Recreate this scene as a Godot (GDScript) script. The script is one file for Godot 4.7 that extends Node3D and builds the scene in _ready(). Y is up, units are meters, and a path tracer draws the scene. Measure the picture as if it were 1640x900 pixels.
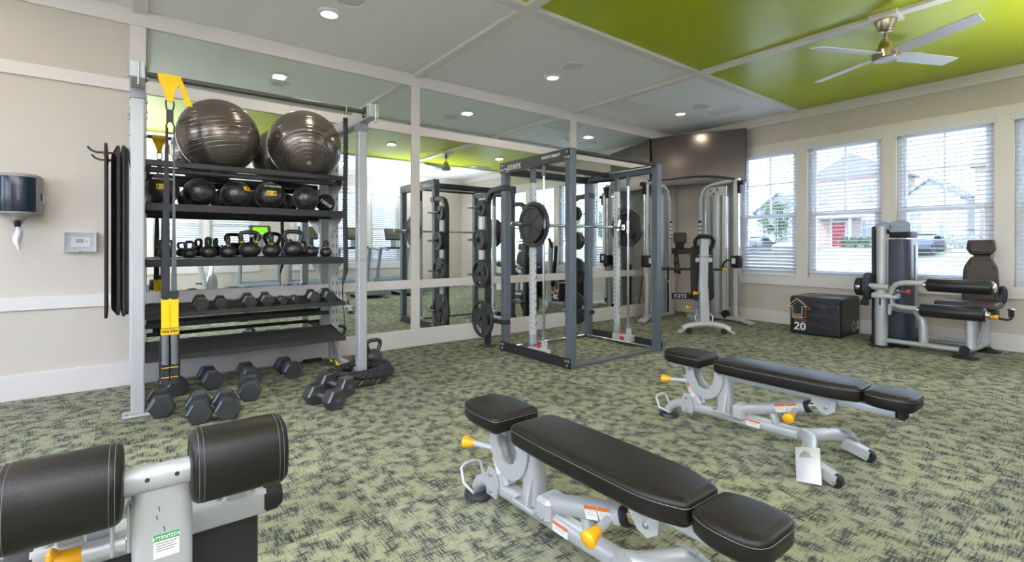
extends Node3D
# Gym with a mirrored wall: x runs along the mirrored wall to the right, z comes out of it into the room, y is up.

const LAMP_ENERGY := 0.46

func _ready():
	var cam := Camera3D.new()
	cam.name = "camera"
	cam.projection = Camera3D.PROJECTION_FRUSTUM
	cam.near = 0.05
	cam.far = 300.0
	# 778 pixels of focal length for a 900 pixel high frame, horizon 55 pixels above the middle
	cam.size = 0.05 * 900.0 / 778.0
	cam.frustum_offset = Vector2(0, -0.05 * 55.0 / 778.0)
	cam.position = Vector3(0, 1.1, 4.93)
	cam.rotation.y = -deg_to_rad(90.0 - 52.6114)
	add_child(cam)
	cam.current = true
	var we := WorldEnvironment.new()
	we.name = "environment"
	var env := Environment.new()
	env.background_mode = Environment.BG_SKY
	var sky := Sky.new()
	var sm := ProceduralSkyMaterial.new()
	sm.sky_top_color = rgb(166, 194, 232)
	sm.sky_horizon_color = rgb(222, 231, 248)
	sm.ground_bottom_color = rgb(150, 150, 140)
	sm.ground_horizon_color = rgb(222, 231, 248)
	sm.sky_energy_multiplier = 2.5
	sm.ground_energy_multiplier = 1.0
	sky.sky_material = sm
	env.sky = sky
	env.ambient_light_source = Environment.AMBIENT_SOURCE_SKY
	env.tonemap_mode = Environment.TONE_MAPPER_LINEAR
	env.tonemap_exposure = 1.38
	env.sdfgi_enabled = true
	env.ssao_enabled = true
	env.ssil_enabled = true
	we.environment = env
	add_child(we)
	var sun := DirectionalLight3D.new()
	sun.name = "sun"
	sun.light_energy = 1.6
	sun.light_color = rgb(255, 246, 232)
	sun.light_angular_distance = 2.0
	sun.shadow_enabled = true
	# the sun stands high behind the mirrored and left walls: the houses across the road are lit from the front
	sun.look_at_from_position(Vector3(-4, 9, -4), Vector3(3, 0, 1.0))
	add_child(sun)
	make_materials()
	build_room()
	build_ceiling_things()
	unseen_uplighters()
	build_all()

class MB:
	var st := SurfaceTool.new()
	var g := 0
	func _init():
		st.begin(Mesh.PRIMITIVE_TRIANGLES)
	func flat():
		st.set_smooth_group(-1)
	func smooth():
		g += 1
		st.set_smooth_group(g)
	func tri(a, b, c):   # counterclockwise seen from outside
		for p in [a, c, b]:
			st.set_uv(Vector2(p.x + p.z, p.y + p.z))
			st.add_vertex(p)
	func quad(a, b, c, d):
		tri(a, b, c)
		tri(a, c, d)
	func face(pts, centre):   # convex face, turned away from centre
		var n = (pts[1] - pts[0]).cross(pts[2] - pts[0])
		var m = Vector3.ZERO
		for p in pts:
			m += p
		m /= pts.size()
		var q = pts.duplicate()
		if n.dot(m - centre) < 0:
			q.reverse()
		for i in range(1, q.size() - 1):
			tri(q[0], q[i], q[i + 1])
	func box(c: Vector3, s: Vector3, ch := 0.0, basis := Basis.IDENTITY):
		flat()
		var h = s / 2
		var sg = [-1.0, 1.0]
		if ch <= 0.0:
			for ax in 3:
				for k in sg:
					var pts = []
					for e in [[-1, -1], [1, -1], [1, 1], [-1, 1]]:
						var v = Vector3()
						v[ax] = k * h[ax]
						v[(ax + 1) % 3] = e[0] * h[(ax + 1) % 3]
						v[(ax + 2) % 3] = e[1] * h[(ax + 2) % 3]
						pts.append(c + basis * v)
					face(pts, c)
			return
		var P = func(ax, s0):   # corner s0 on the face of axis ax
			var v = Vector3()
			for k in 3:
				v[k] = s0[k] * (h[k] if k == ax else h[k] - ch)
			return c + basis * v
		for ax in 3:
			var a1 = (ax + 1) % 3
			var a2 = (ax + 2) % 3
			for k in sg:
				var pts = []
				for e in [[-1, -1], [1, -1], [1, 1], [-1, 1]]:
					var s0 = Vector3()
					s0[ax] = k
					s0[a1] = e[0]
					s0[a2] = e[1]
					pts.append(P.call(ax, s0))
				face(pts, c)
			for k in sg:
				for l in sg:
					var s0 = Vector3()
					s0[a1] = k
					s0[a2] = l
					s0[ax] = -1
					var s1 = s0
					s1[ax] = 1
					face([P.call(a1, s0), P.call(a1, s1), P.call(a2, s1), P.call(a2, s0)], c)
		for i in sg:
			for j in sg:
				for k in sg:
					var s0 = Vector3(i, j, k)
					face([P.call(0, s0), P.call(1, s0), P.call(2, s0)], c)
	func bar(a: Vector3, b: Vector3, w: float, t: float, up := Vector3.UP, ch := 0.004):   # rectangular tube from a to b, w across, t along up
		var d = (b - a).normalized()
		var side = d.cross(up).normalized()
		if side.length() < 0.5:
			side = Vector3.RIGHT
		box((a + b) / 2, Vector3(w, t, a.distance_to(b)), ch, Basis(side, side.cross(d), -d))
	static func circle(r: float, n := 10) -> PackedVector2Array:
		var q = PackedVector2Array()
		for i in n:
			q.append(Vector2(cos(TAU * i / n), sin(TAU * i / n)) * r)
		return q
	static func rrect(w: float, h: float, r: float, k := 3) -> PackedVector2Array:   # counterclockwise rounded rectangle
		var q = PackedVector2Array()
		for c in 4:
			var o = Vector2([1, -1, -1, 1][c] * (w / 2 - r), [1, 1, -1, -1][c] * (h / 2 - r))
			for i in k + 1:
				var a = PI / 2 * (c + float(i) / k)
				q.append(o + Vector2(cos(a), sin(a)) * r)
		return q
	func sweep(pts: Array, prof: PackedVector2Array, up := Vector3.UP, closed := false, caps := true, radii = null, sm := true):
		# prof is counterclockwise in (side, up); frames are carried along the path
		var n = pts.size()
		var m = prof.size()
		var rings = []
		var prev_u = up
		var last_t = Vector3.ZERO
		for i in n:
			var t: Vector3
			if closed:
				t = (pts[(i + 1) % n] - pts[(i + n - 1) % n]).normalized()
			else:
				t = (pts[mini(i + 1, n - 1)] - pts[maxi(i - 1, 0)]).normalized()
			var u = prev_u
			if last_t != Vector3.ZERO:
				var ax = last_t.cross(t)
				if ax.length() > 1e-6:
					u = u.rotated(ax.normalized(), last_t.angle_to(t))
			u = (u - t * u.dot(t))
			if u.length() < 1e-4:
				u = t.cross(Vector3.RIGHT if absf(t.x) < 0.9 else Vector3.FORWARD)
			u = u.normalized()
			var s = u.cross(t).normalized()
			prev_u = u
			last_t = t
			var ring = []
			var k = 1.0 if radii == null else radii[i]
			for p in prof:
				ring.append(pts[i] + (s * p.x + u * p.y) * k)
			rings.append(ring)
		if sm:
			smooth()
		else:
			flat()
		for i in (n if closed else n - 1):
			var A = rings[i]
			var B2 = rings[(i + 1) % n]
			for j in m:
				var k = (j + 1) % m
				quad(A[j], A[k], B2[k], B2[j])
		if caps and not closed:
			flat()
			var tris = Geometry2D.triangulate_polygon(prof)
			for e in [0, n - 1]:
				var q = rings[e]
				for i in range(0, tris.size(), 3):
					var a = q[tris[i]]
					var b = q[tris[i + 1]]
					var c = q[tris[i + 2]]
					var out = (pts[0] - pts[1]) if e == 0 else (pts[n - 1] - pts[n - 2])
					if (b - a).cross(c - a).dot(out) < 0:
						tri(a, c, b)
					else:
						tri(a, b, c)
	func tube(pts: Array, r: float, n := 10, closed := false, caps := true, radii = null):
		sweep(pts, circle(r, n), Vector3(0.013, 1, 0.017), closed, caps, radii)
	func rod(a: Vector3, b: Vector3, r: float, n := 12):
		tube([a, b], r, n)
	func lathe(prof: Array, n := 24, xf := Transform3D.IDENTITY, sm := true):   # prof: [radius, height] from bottom to top along the outside
		var rings = []
		for p in prof:
			var ring = []
			for j in n:
				var a = TAU * j / n
				ring.append(xf * Vector3(p[0] * cos(a), p[1], p[0] * sin(a)))
			rings.append(ring)
		if sm:
			smooth()
		else:
			flat()
		for i in prof.size() - 1:
			for j in n:
				var k = (j + 1) % n
				if prof[i][0] < 1e-6:
					tri(rings[i][j], rings[i + 1][j], rings[i + 1][k])
				elif prof[i + 1][0] < 1e-6:
					tri(rings[i][j], rings[i + 1][j], rings[i][k])
				else:
					quad(rings[i][j], rings[i + 1][j], rings[i + 1][k], rings[i][k])
	func disc(prof: Array, n := 24, xf := Transform3D.IDENTITY):   # lathe with each band its own smooth group: hard edges
		for i in prof.size() - 1:
			lathe([prof[i], prof[i + 1]], n, xf)
	func ball(c: Vector3, r: float, n := 24, squash := 1.0):
		var p = []
		var k = maxi(6, n / 2)
		for i in k + 1:
			var a = PI * i / k - PI / 2
			p.append([maxf(0.0, r * cos(a)) if i > 0 and i < k else 0.0, r * sin(a) * squash])
		lathe(p, n, Transform3D(Basis.IDENTITY, c))
	static func inset(q: PackedVector2Array, d: float) -> PackedVector2Array:
		var o = PackedVector2Array()
		var n = q.size()
		for i in n:
			var a = (q[i] - q[(i + n - 1) % n]).normalized()
			var b = (q[(i + 1) % n] - q[i]).normalized()
			var na = Vector2(-a.y, a.x)
			var nb = Vector2(-b.y, b.x)
			var m = (na + nb)
			m = m / maxf(0.3, m.length_squared()) * 2.0
			o.append(q[i] + m * d)
		return o
	func slab(poly: PackedVector2Array, y0: float, y1: float, xf := Transform3D.IDENTITY, round_top := 0.0, round_bottom := 0.0, k := 4, crown := 0.0):
		# outline in (x, z as second coordinate) stood up along y; edges rounded by rings
		var q = poly
		if Geometry2D.is_polygon_clockwise(q):
			q = q.duplicate()
			q.reverse()
		var rings = []   # from bottom to top: [outline, height]
		if round_bottom > 0:
			rings.append([inset(q, round_bottom * 1.6), y0])
			for i in k + 1:
				var a = PI / 2 * i / k
				rings.append([inset(q, round_bottom * (1 - sin(a))), y0 + round_bottom * (1 - cos(a))])
		else:
			rings.append([q, y0])
		if round_top > 0:
			for i in k + 1:
				var a = PI / 2 * (1 - float(i) / k)
				rings.append([inset(q, round_top * (1 - sin(a))), y1 - round_top * (1 - cos(a))])
			rings.append([inset(q, round_top * 1.6), y1 + crown])
		else:
			rings.append([q, y1])
		var soft = round_top > 0 or round_bottom > 0
		if soft:
			smooth()
		else:
			flat()
		var R = []
		for r in rings:
			var w = []
			for p in r[0]:
				w.append(xf * Vector3(p.x, r[1], p.y))
			R.append(w)
		var n = q.size()
		for i in R.size() - 1:
			for j in n:
				var l = (j + 1) % n
				quad(R[i][j], R[i + 1][j], R[i + 1][l], R[i][l])
		for e in [0, R.size() - 1]:
			var t = Geometry2D.triangulate_polygon(rings[e][0])
			if t.is_empty():
				t = Geometry2D.triangulate_polygon(q)
			var up = xf.basis.y * (1.0 if e else -1.0)
			for i in range(0, t.size(), 3):
				var a = R[e][t[i]]
				var b = R[e][t[i + 1]]
				var c = R[e][t[i + 2]]
				if (b - a).cross(c - a).dot(up) < 0:
					tri(a, c, b)
				else:
					tri(a, b, c)
	func done() -> ArrayMesh:
		st.generate_normals()
		return st.commit()

# ---------------------------------------------------------------- naming and materials
var taken := {}
func numbered(called: String) -> String:
	if not taken.has(called):
		taken[called] = 0
		return called
	taken[called] += 1
	return "%s_%03d" % [called, taken[called]]

func thing(called: String, label: String, category: String, at := Vector3.ZERO, turn := 0.0, group := "") -> Node3D:
	var o := Node3D.new()
	o.name = numbered(called)
	add_child(o)
	o.position = at
	o.rotation.y = turn
	o.set_meta("label", label)
	o.set_meta("category", category)
	if group:
		o.set_meta("group", group)
	return o

func structure(called: String, label := "") -> Node3D:
	var o := Node3D.new()
	o.name = numbered(called)
	add_child(o)
	o.set_meta("kind", "structure")
	if label:
		o.set_meta("label", label)
	return o

func part(mb, called: String, m: Material, parent: Node3D, label := "") -> MeshInstance3D:
	var o := MeshInstance3D.new()
	o.mesh = mb.done() if mb is MB else mb
	o.material_override = m
	o.name = called
	parent.add_child(o, true)
	if label:
		o.set_meta("label", label)
	return o

func struct_mesh(mb, called: String, m: Material, label := "") -> MeshInstance3D:
	var o := MeshInstance3D.new()
	o.mesh = mb.done() if mb is MB else mb
	o.material_override = m
	o.name = numbered(called)
	add_child(o)
	o.set_meta("kind", "structure")
	if label:
		o.set_meta("label", label)
	return o

func copy(o: Node3D, label: String, at: Vector3, turn := 0.0, group := "") -> Node3D:
	var c: Node3D = o.duplicate()
	c.name = numbered(String(o.name).rstrip("0123456789").trim_suffix("_"))
	add_child(c)
	c.position = at
	c.rotation.y = turn
	c.set_meta("label", label)
	if group:
		c.set_meta("group", group)
	return c

func mat(c: Color, rough := 0.6, metal := 0.0, spec := 0.5) -> StandardMaterial3D:
	var m := StandardMaterial3D.new()
	m.albedo_color = c
	m.roughness = rough
	m.metallic = metal
	m.metallic_specular = spec
	return m

func rgb(r: int, g: int, b: int) -> Color:
	return Color(r / 255.0, g / 255.0, b / 255.0)

func noise_tex(freq: float, kind: int, octaves: int, size := 256, normal := false, strength := 4.0, seed_ := 1) -> NoiseTexture2D:
	var n := FastNoiseLite.new()
	n.noise_type = kind
	n.frequency = freq
	n.fractal_octaves = octaves
	n.seed = seed_
	var t := NoiseTexture2D.new()
	t.width = size
	t.height = size
	t.seamless = true
	t.noise = n
	t.as_normal_map = normal
	t.bump_strength = strength
	return t

func grain(m: StandardMaterial3D, tex: Texture2D, scale: float, amount: float) -> StandardMaterial3D:
	m.normal_enabled = true
	m.normal_texture = tex
	m.normal_scale = amount
	m.uv1_triplanar = true
	m.uv1_scale = Vector3.ONE * scale
	return m

func letters(txt: String, height: float, depth: float, bold := true, family := "Droid Sans") -> TextMesh:
	var f := SystemFont.new()
	f.font_names = PackedStringArray([family])
	f.font_weight = 700 if bold else 400
	var t := TextMesh.new()
	t.font = f
	t.text = txt
	t.font_size = 64
	t.pixel_size = height / 46.0
	t.depth = depth
	t.curve_step = 2.0
	return t

func put_text(parent: Node3D, called: String, txt: String, height: float, at: Vector3, basis: Basis, m: Material, stretch := 1.0, slant := 0.0, bold := true) -> MeshInstance3D:
	var o := part(letters(txt, height, 0.003, bold), called, m, parent)
	var b := basis * Basis(Vector3(stretch, 0, 0), Vector3(slant, 1, 0), Vector3(0, 0, 1))
	o.transform = Transform3D(b, at)
	return o

var M := {}
func make_materials():
	var leather := noise_tex(0.09, FastNoiseLite.TYPE_CELLULAR, 2, 256, true, 5.0, 3)
	var fine := noise_tex(0.05, FastNoiseLite.TYPE_SIMPLEX_SMOOTH, 4, 256, true, 3.0, 5)
	var speck := noise_tex(0.2, FastNoiseLite.TYPE_SIMPLEX_SMOOTH, 2, 256, true, 4.0, 6)
	M.wall = grain(mat(rgb(209, 200, 189), 0.75), fine, 2.0, 0.03)
	M.trim = mat(rgb(232, 226, 221), 0.5)
	M.ceiling = grain(mat(rgb(247, 246, 244), 0.8), fine, 2.0, 0.03)
	M.green = grain(mat(rgb(176, 188, 0), 0.3, 0.0, 0.4), fine, 1.2, 0.03)
	M.mirror = mat(rgb(243, 250, 246), 0.012, 1.0)
	M.mirror_edge = mat(rgb(90, 98, 96), 0.3, 0.5)
	M.silver = mat(rgb(196, 199, 202), 0.38, 0.35)
	M.rack_grey = grain(mat(rgb(190, 192, 194), 0.42, 0.25), speck, 6.0, 0.12)
	M.charcoal = grain(mat(rgb(98, 106, 114), 0.42, 0.25), speck, 8.0, 0.12)
	M.black_steel = grain(mat(rgb(46, 46, 48), 0.4, 0.1), speck, 8.0, 0.15)
	M.sign_steel = grain(mat(rgb(66, 66, 64), 0.4, 0.2), speck, 8.0, 0.12)
	M.chrome = mat(rgb(205, 208, 212), 0.14, 1.0)
	M.bolt = mat(rgb(190, 190, 188), 0.3, 0.9)
	M.iron = grain(mat(rgb(66, 66, 68), 0.36, 0.45), speck, 5.0, 0.3)
	M.leather = grain(mat(rgb(24, 21, 19), 0.4, 0.0, 0.42), leather, 9.0, 0.2)
	M.leather_brown = grain(mat(rgb(66, 53, 46), 0.45), leather, 9.0, 0.3)
	M.vinyl = grain(mat(rgb(32, 33, 37), 0.36), fine, 5.0, 0.25)
	M.rubber = grain(mat(rgb(44, 45, 50), 0.36, 0.0, 0.8), speck, 5.0, 0.15)
	M.rubber_dark = mat(rgb(28, 28, 30), 0.6)
	M.kettle = grain(mat(rgb(42, 42, 46), 0.38, 0.15, 0.7), speck, 10.0, 0.25)
	M.ball = mat(rgb(126, 117, 110), 0.2, 0.75)
	M.medball = grain(mat(rgb(40, 40, 40), 0.32, 0.0, 0.75), leather, 10.0, 0.2)
	M.seam = mat(rgb(98, 98, 96), 0.5)
	M.stitch = mat(rgb(172, 167, 160), 0.6)
	M.strap_black = grain(mat(rgb(46, 46, 50), 0.7), speck, 20.0, 0.3)
	M.strap_grey = grain(mat(rgb(96, 98, 104), 0.75), speck, 20.0, 0.3)
	M.yellow = mat(rgb(255, 208, 0), 0.55)
	M.knob = mat(rgb(247, 178, 20), 0.4)
	M.foam = grain(mat(rgb(112, 113, 118), 0.85), speck, 10.0, 0.4)
	M.mat_foam = grain(mat(rgb(46, 43, 42), 0.8), speck, 10.0, 0.2)
	M.red = mat(rgb(206, 48, 50), 0.5)
	M.white_plastic = mat(rgb(232, 232, 232), 0.4)
	M.grey_plastic = mat(rgb(150, 148, 144), 0.4)
	M.paper = mat(rgb(240, 240, 238), 0.9)
	M.white_print = mat(rgb(236, 236, 236), 0.6)
	M.orange_print = mat(rgb(214, 108, 36), 0.6)
	M.green_print = mat(rgb(60, 170, 90), 0.6)
	M.dark_print = mat(rgb(40, 40, 40), 0.6)
	M.nickel = mat(rgb(192, 178, 156), 0.25, 1.0)
	M.blade = mat(rgb(206, 206, 208), 0.4, 0.2)
	M.blind = mat(rgb(226, 227, 230), 0.45)
	M.vinyl_frame = mat(rgb(236, 238, 240), 0.4)
	M.shroud = mat(rgb(168, 168, 168), 0.36, 0.55)
	M.shroud_blue = mat(rgb(58, 64, 78), 0.4, 0.1)
	M.tv_screen = mat(rgb(104, 97, 92), 0.2, 0.6)
	M.tv_frame = mat(rgb(22, 22, 24), 0.4)
	M.wood = mat(rgb(176, 120, 70), 0.6)
	M.rail_perf = mat(rgb(206, 208, 208), 0.4, 0.25)
	M.smoke = mat(rgb(30, 44, 58), 0.12)
	var cl := StandardMaterial3D.new()
	cl.transparency = BaseMaterial3D.TRANSPARENCY_ALPHA
	cl.albedo_color = Color(0.93, 0.95, 0.96, 0.12)
	cl.roughness = 0.05
	M.clear = cl
	var gl := StandardMaterial3D.new()
	gl.transparency = BaseMaterial3D.TRANSPARENCY_ALPHA
	gl.albedo_color = Color(0.95, 0.97, 0.97, 0.04)
	gl.roughness = 0.0
	M.glass = gl
	var lamp := mat(rgb(255, 244, 226), 0.4)
	lamp.emission_enabled = true
	lamp.emission = rgb(255, 238, 214)
	lamp.emission_energy_multiplier = 3.0
	M.lamp = lamp
	var scr := mat(rgb(120, 190, 40), 0.3)
	scr.emission_enabled = true
	scr.emission = rgb(120, 200, 30)
	scr.emission_energy_multiplier = 0.5
	M.green_screen = scr
	M.pink = mat(rgb(214, 150, 136), 0.5)
	M.yellow_band = mat(rgb(206, 170, 40), 0.5)
	M.blue_band = mat(rgb(140, 168, 184), 0.5)
	make_carpet()

func make_carpet():
	# woven loop carpet tiles: yellow-green ground with charcoal dashes running both ways, as dyed yarn
	var N := 1536
	var px := PackedByteArray()
	px.resize(N * N * 3)
	var a := FastNoiseLite.new()
	a.seed = 11
	a.frequency = 1.0
	a.noise_type = FastNoiseLite.TYPE_SIMPLEX
	a.fractal_type = FastNoiseLite.FRACTAL_NONE
	var b := FastNoiseLite.new()
	b.seed = 23
	b.frequency = 1.0
	b.noise_type = FastNoiseLite.TYPE_SIMPLEX
	b.fractal_octaves = 2
	var rng := RandomNumberGenerator.new()
	rng.seed = 5
	var light := Vector3(162, 163, 134)
	var mid := Vector3(126, 130, 111)
	var dark := Vector3(52, 55, 58)
	var i := 0
	for y in N:
		var v := float(y) / N
		for x in N:
			var u := float(x) / N
			var patch := b.get_noise_2d(u * 15.0 + 40.0, v * 15.0)
			var l1 := a.get_noise_2d(u * 17.0, v * 190.0)
			var l2 := a.get_noise_2d(u * 190.0 + 300.0, v * 17.0)
			var br := a.get_noise_2d(u * 300.0 + 9.0, v * 300.0 + 60.0)
			var w := maxf(l1, l2) * 0.88 + patch * 0.52 + br * 0.36
			var m := smoothstep(0.46, 0.86, w) * 0.9
			var c := light.lerp(mid, clampf(0.35 + 0.3 * l1 + 0.3 * l2 + 0.9 * patch + 0.3 * br, 0.0, 1.0)).lerp(dark, m)
			var k := (0.86 + 0.2 * rng.randf()) * (0.88 if (x + y / 3) % 5 == 0 else 1.03)  # random yarn tone, plus shade between ribs put into the colour
			c *= k
			px[i] = int(c.x)
			px[i + 1] = int(c.y)
			px[i + 2] = int(c.z)
			i += 3
	var im := Image.create_from_data(N, N, false, Image.FORMAT_RGB8, px)
	var tex := ImageTexture.create_from_image(im)
	M.carpet = []
	for k in 9:
		var t: float = [1.0, 0.95, 1.03, 0.97, 1.02, 0.92, 1.0, 0.98, 1.04][k]
		var m := mat(Color(t, t, t * [1.0, 1.02, 0.98][k % 3]), 0.9, 0.0, 0.35)
		m.albedo_texture = tex
		m.uv1_triplanar = true
		m.uv1_scale = Vector3.ONE * 0.55
		m.uv1_offset = Vector3(0.17 + 0.33 * (k % 3), 0.5, 0.17 + 0.33 * (k / 3))
		M.carpet.append(m)

# ---------------------------------------------------------------- the room
const XR := 7.29     # right wall
const XL := -3.0     # left wall
const ZF := 7.0      # wall behind the camera
const H := 3.0
const SILL := 0.68
const HEAD := 2.50
const WIN_RIGHT := [[1.15, 1.95], [2.09, 2.93], [3.08, 3.93], [4.08, 4.93], [5.08, 5.93]]
const WIN_FRONT := [[0.19, 1.03], [1.14, 1.98], [2.80, 3.60], [3.72, 4.50], [4.61, 5.39]]
const UNSEEN_WIN_LEFT := [[0.9, 2.3], [2.4, 3.8], [3.9, 5.3]]  # wall out of view, windows placed to bring daylight from the left

func wall_with_windows(called: String, wins: Array, a0: float, a1: float, place: Callable):
	# place(a, y, t) gives the point at a along the wall, height y, t out of the room
	var mb := MB.new()
	var put := func(p0, p1, y0, y1):
		var c = (place.call(p0, y0, 0.0) + place.call(p1, y1, 0.16)) / 2
		var s = (place.call(p1, y1, 0.16) - place.call(p0, y0, 0.0)).abs()
		mb.box(c, s)
	put.call(a0, a1, -0.1, SILL)
	put.call(a0, a1, HEAD, H + 0.2)
	var at = a0
	for w in wins:
		put.call(at, w[0], SILL, HEAD)
		at = w[1]
	put.call(at, a1, SILL, HEAD)
	struct_mesh(mb, called, M.wall)

func trim_boards(called: String, boards: Array, place: Callable, label := ""):
	# boards: [a0, a1, y0, y1, proud]; each a board of its own
	var o := structure(called, label)
	for b in boards:
		var mb := MB.new()
		var p = place.call(b[0], b[2], 0.0)
		var q = place.call(b[1], b[3], -b[4])
		mb.box((p + q) / 2, (q - p).abs(), 0.003)
		part(mb, "board", M.trim, o)

func window_unit(n: int, w: Array, place: Callable):
	var o := structure("window_%d" % n)
	var fr := MB.new()
	var T0 := 0.05
	var T1 := 0.12
	var bx := func(mb, a0, a1, y0, y1, t0, t1):
		var p = place.call(a0, y0, t0)
		var q = place.call(a1, y1, t1)
		mb.box((p + q) / 2, (q - p).abs(), 0.003)
	var f := 0.045
	var mid := 1.53
	bx.call(fr, w[0], w[0] + f, SILL, HEAD, T0, T1)
	bx.call(fr, w[1] - f, w[1], SILL, HEAD, T0, T1)
	bx.call(fr, w[0] + f, w[1] - f, HEAD - f, HEAD, T0, T1)
	bx.call(fr, w[0] + f, w[1] - f, SILL, SILL + f, T0, T1)
	part(fr, "frame", M.vinyl_frame, o)
	var up := MB.new()
	bx.call(up, w[0] + f, w[0] + f + 0.035, mid, HEAD - f, 0.085, 0.115)
	bx.call(up, w[1] - f - 0.035, w[1] - f, mid, HEAD - f, 0.085, 0.115)
	bx.call(up, w[0] + f + 0.035, w[1] - f - 0.035, HEAD - f - 0.035, HEAD - f, 0.085, 0.115)
	bx.call(up, w[0] + f + 0.035, w[1] - f - 0.035, mid, mid + 0.04, 0.085, 0.115)
	part(up, "upper_sash", M.vinyl_frame, o)
	var lo := MB.new()
	bx.call(lo, w[0] + f, w[0] + f + 0.04, SILL + f, mid + 0.03, 0.055, 0.083)
	bx.call(lo, w[1] - f - 0.04, w[1] - f, SILL + f, mid + 0.03, 0.055, 0.083)
	bx.call(lo, w[0] + f + 0.04, w[1] - f - 0.04, SILL + f, SILL + f + 0.05, 0.055, 0.083)
	bx.call(lo, w[0] + f + 0.04, w[1] - f - 0.04, mid - 0.015, mid + 0.03, 0.055, 0.083)
	part(lo, "lower_sash", M.vinyl_frame, o)
	var c = (w[0] + w[1]) / 2
	var mu := MB.new()
	bx.call(mu, c - 0.011, c + 0.011, mid + 0.04, HEAD - f - 0.035, 0.09, 0.11)
	part(mu, "muntin", M.vinyl_frame, o)
	mu = MB.new()
	var hm := (mid + HEAD) / 2
	bx.call(mu, w[0] + f + 0.035, c - 0.011, hm - 0.011, hm + 0.011, 0.09, 0.11)
	bx.call(mu, c + 0.011, w[1] - f - 0.035, hm - 0.011, hm + 0.011, 0.09, 0.11)
	part(mu, "muntin", M.vinyl_frame, o)
	var pn := MB.new()
	bx.call(pn, w[0] + f + 0.035, w[1] - f - 0.035, mid + 0.04, HEAD - f - 0.035, 0.099, 0.101)
	part(pn, "pane", M.glass, o)
	pn = MB.new()
	bx.call(pn, w[0] + f + 0.04, w[1] - f - 0.04, SILL + f + 0.05, mid - 0.015, 0.068, 0.07)
	part(pn, "pane", M.glass, o)

func blind(w: Array, place: Callable, along: Vector3, inward: Vector3, label: String, group: String, tilts: Callable, merged: bool):
	var a0: float = w[0] + 0.012
	var a1: float = w[1] - 0.012
	var base: Vector3 = place.call((w[0] + w[1]) / 2, SILL, 0.0)
	var o := thing("window_blind", label, "window blind", base, 0.0, group)
	var L := a1 - a0
	var bx := func(mb, c, sa, sy, st, ch):
		mb.box(c, (along * sa).abs() + Vector3(0, sy, 0) + (inward * st).abs(), ch)
	var mb := MB.new()
	bx.call(mb, inward * 0.018 + Vector3(0, HEAD - SILL - 0.033, 0), L + 0.075, 0.075, 0.02, 0.003)
	part(mb, "valance", M.blind, o)
	mb = MB.new()
	bx.call(mb, inward * -0.024 + Vector3(0, HEAD - SILL - 0.03, 0), L, 0.045, 0.045, 0.002)
	part(mb, "headrail", M.blind, o)
	var top := HEAD - SILL - 0.075
	var n := 35
	var pitch := (top - 0.03) / n
	var slat_of := {}
	var all := MB.new()
	for i in n:
		var y = 0.03 + pitch * (i + 0.6)
		var t = tilts.call(y)
		var basis := Basis(along, deg_to_rad(t))
		var sz = (along * L).abs() + Vector3(0, 0.0028, 0) + (inward * 0.047).abs()
		if merged:
			all.box(inward * -0.024 + Vector3(0, y, 0), sz, 0.0, basis)
			continue
		if not slat_of.has(t):
			var s := MB.new()
			s.box(Vector3.ZERO, sz, 0.001, basis)
			slat_of[t] = s.done()
		var p := part(slat_of[t], "slat", M.blind, o)
		p.position = inward * -0.024 + Vector3(0, y, 0)
	if merged:
		part(all, "slats", M.blind, o).set_meta("kind", "stuff")
	mb = MB.new()
	bx.call(mb, inward * -0.024 + Vector3(0, 0.012, 0), L, 0.022, 0.048, 0.004)
	part(mb, "bottom_rail", M.blind, o)
	mb = MB.new()
	for k in [-0.36, 0.36]:
		for e in [-0.0255, 0.0255]:
			bx.call(mb, along * (k * L) + inward * (-0.024 + e) + Vector3(0, top / 2 + 0.01, 0), 0.002, top - 0.02, 0.001, 0.0)
	part(mb, "ladder_cord", M.blind, o)
	mb = MB.new()
	mb.rod(along * (-0.42 * L) + inward * 0.012 + Vector3(0, top, 0), along * (-0.42 * L) + inward * 0.012 + Vector3(0, top - 0.8, 0), 0.004, 6)
	part(mb, "wand", M.blind, o)

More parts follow.
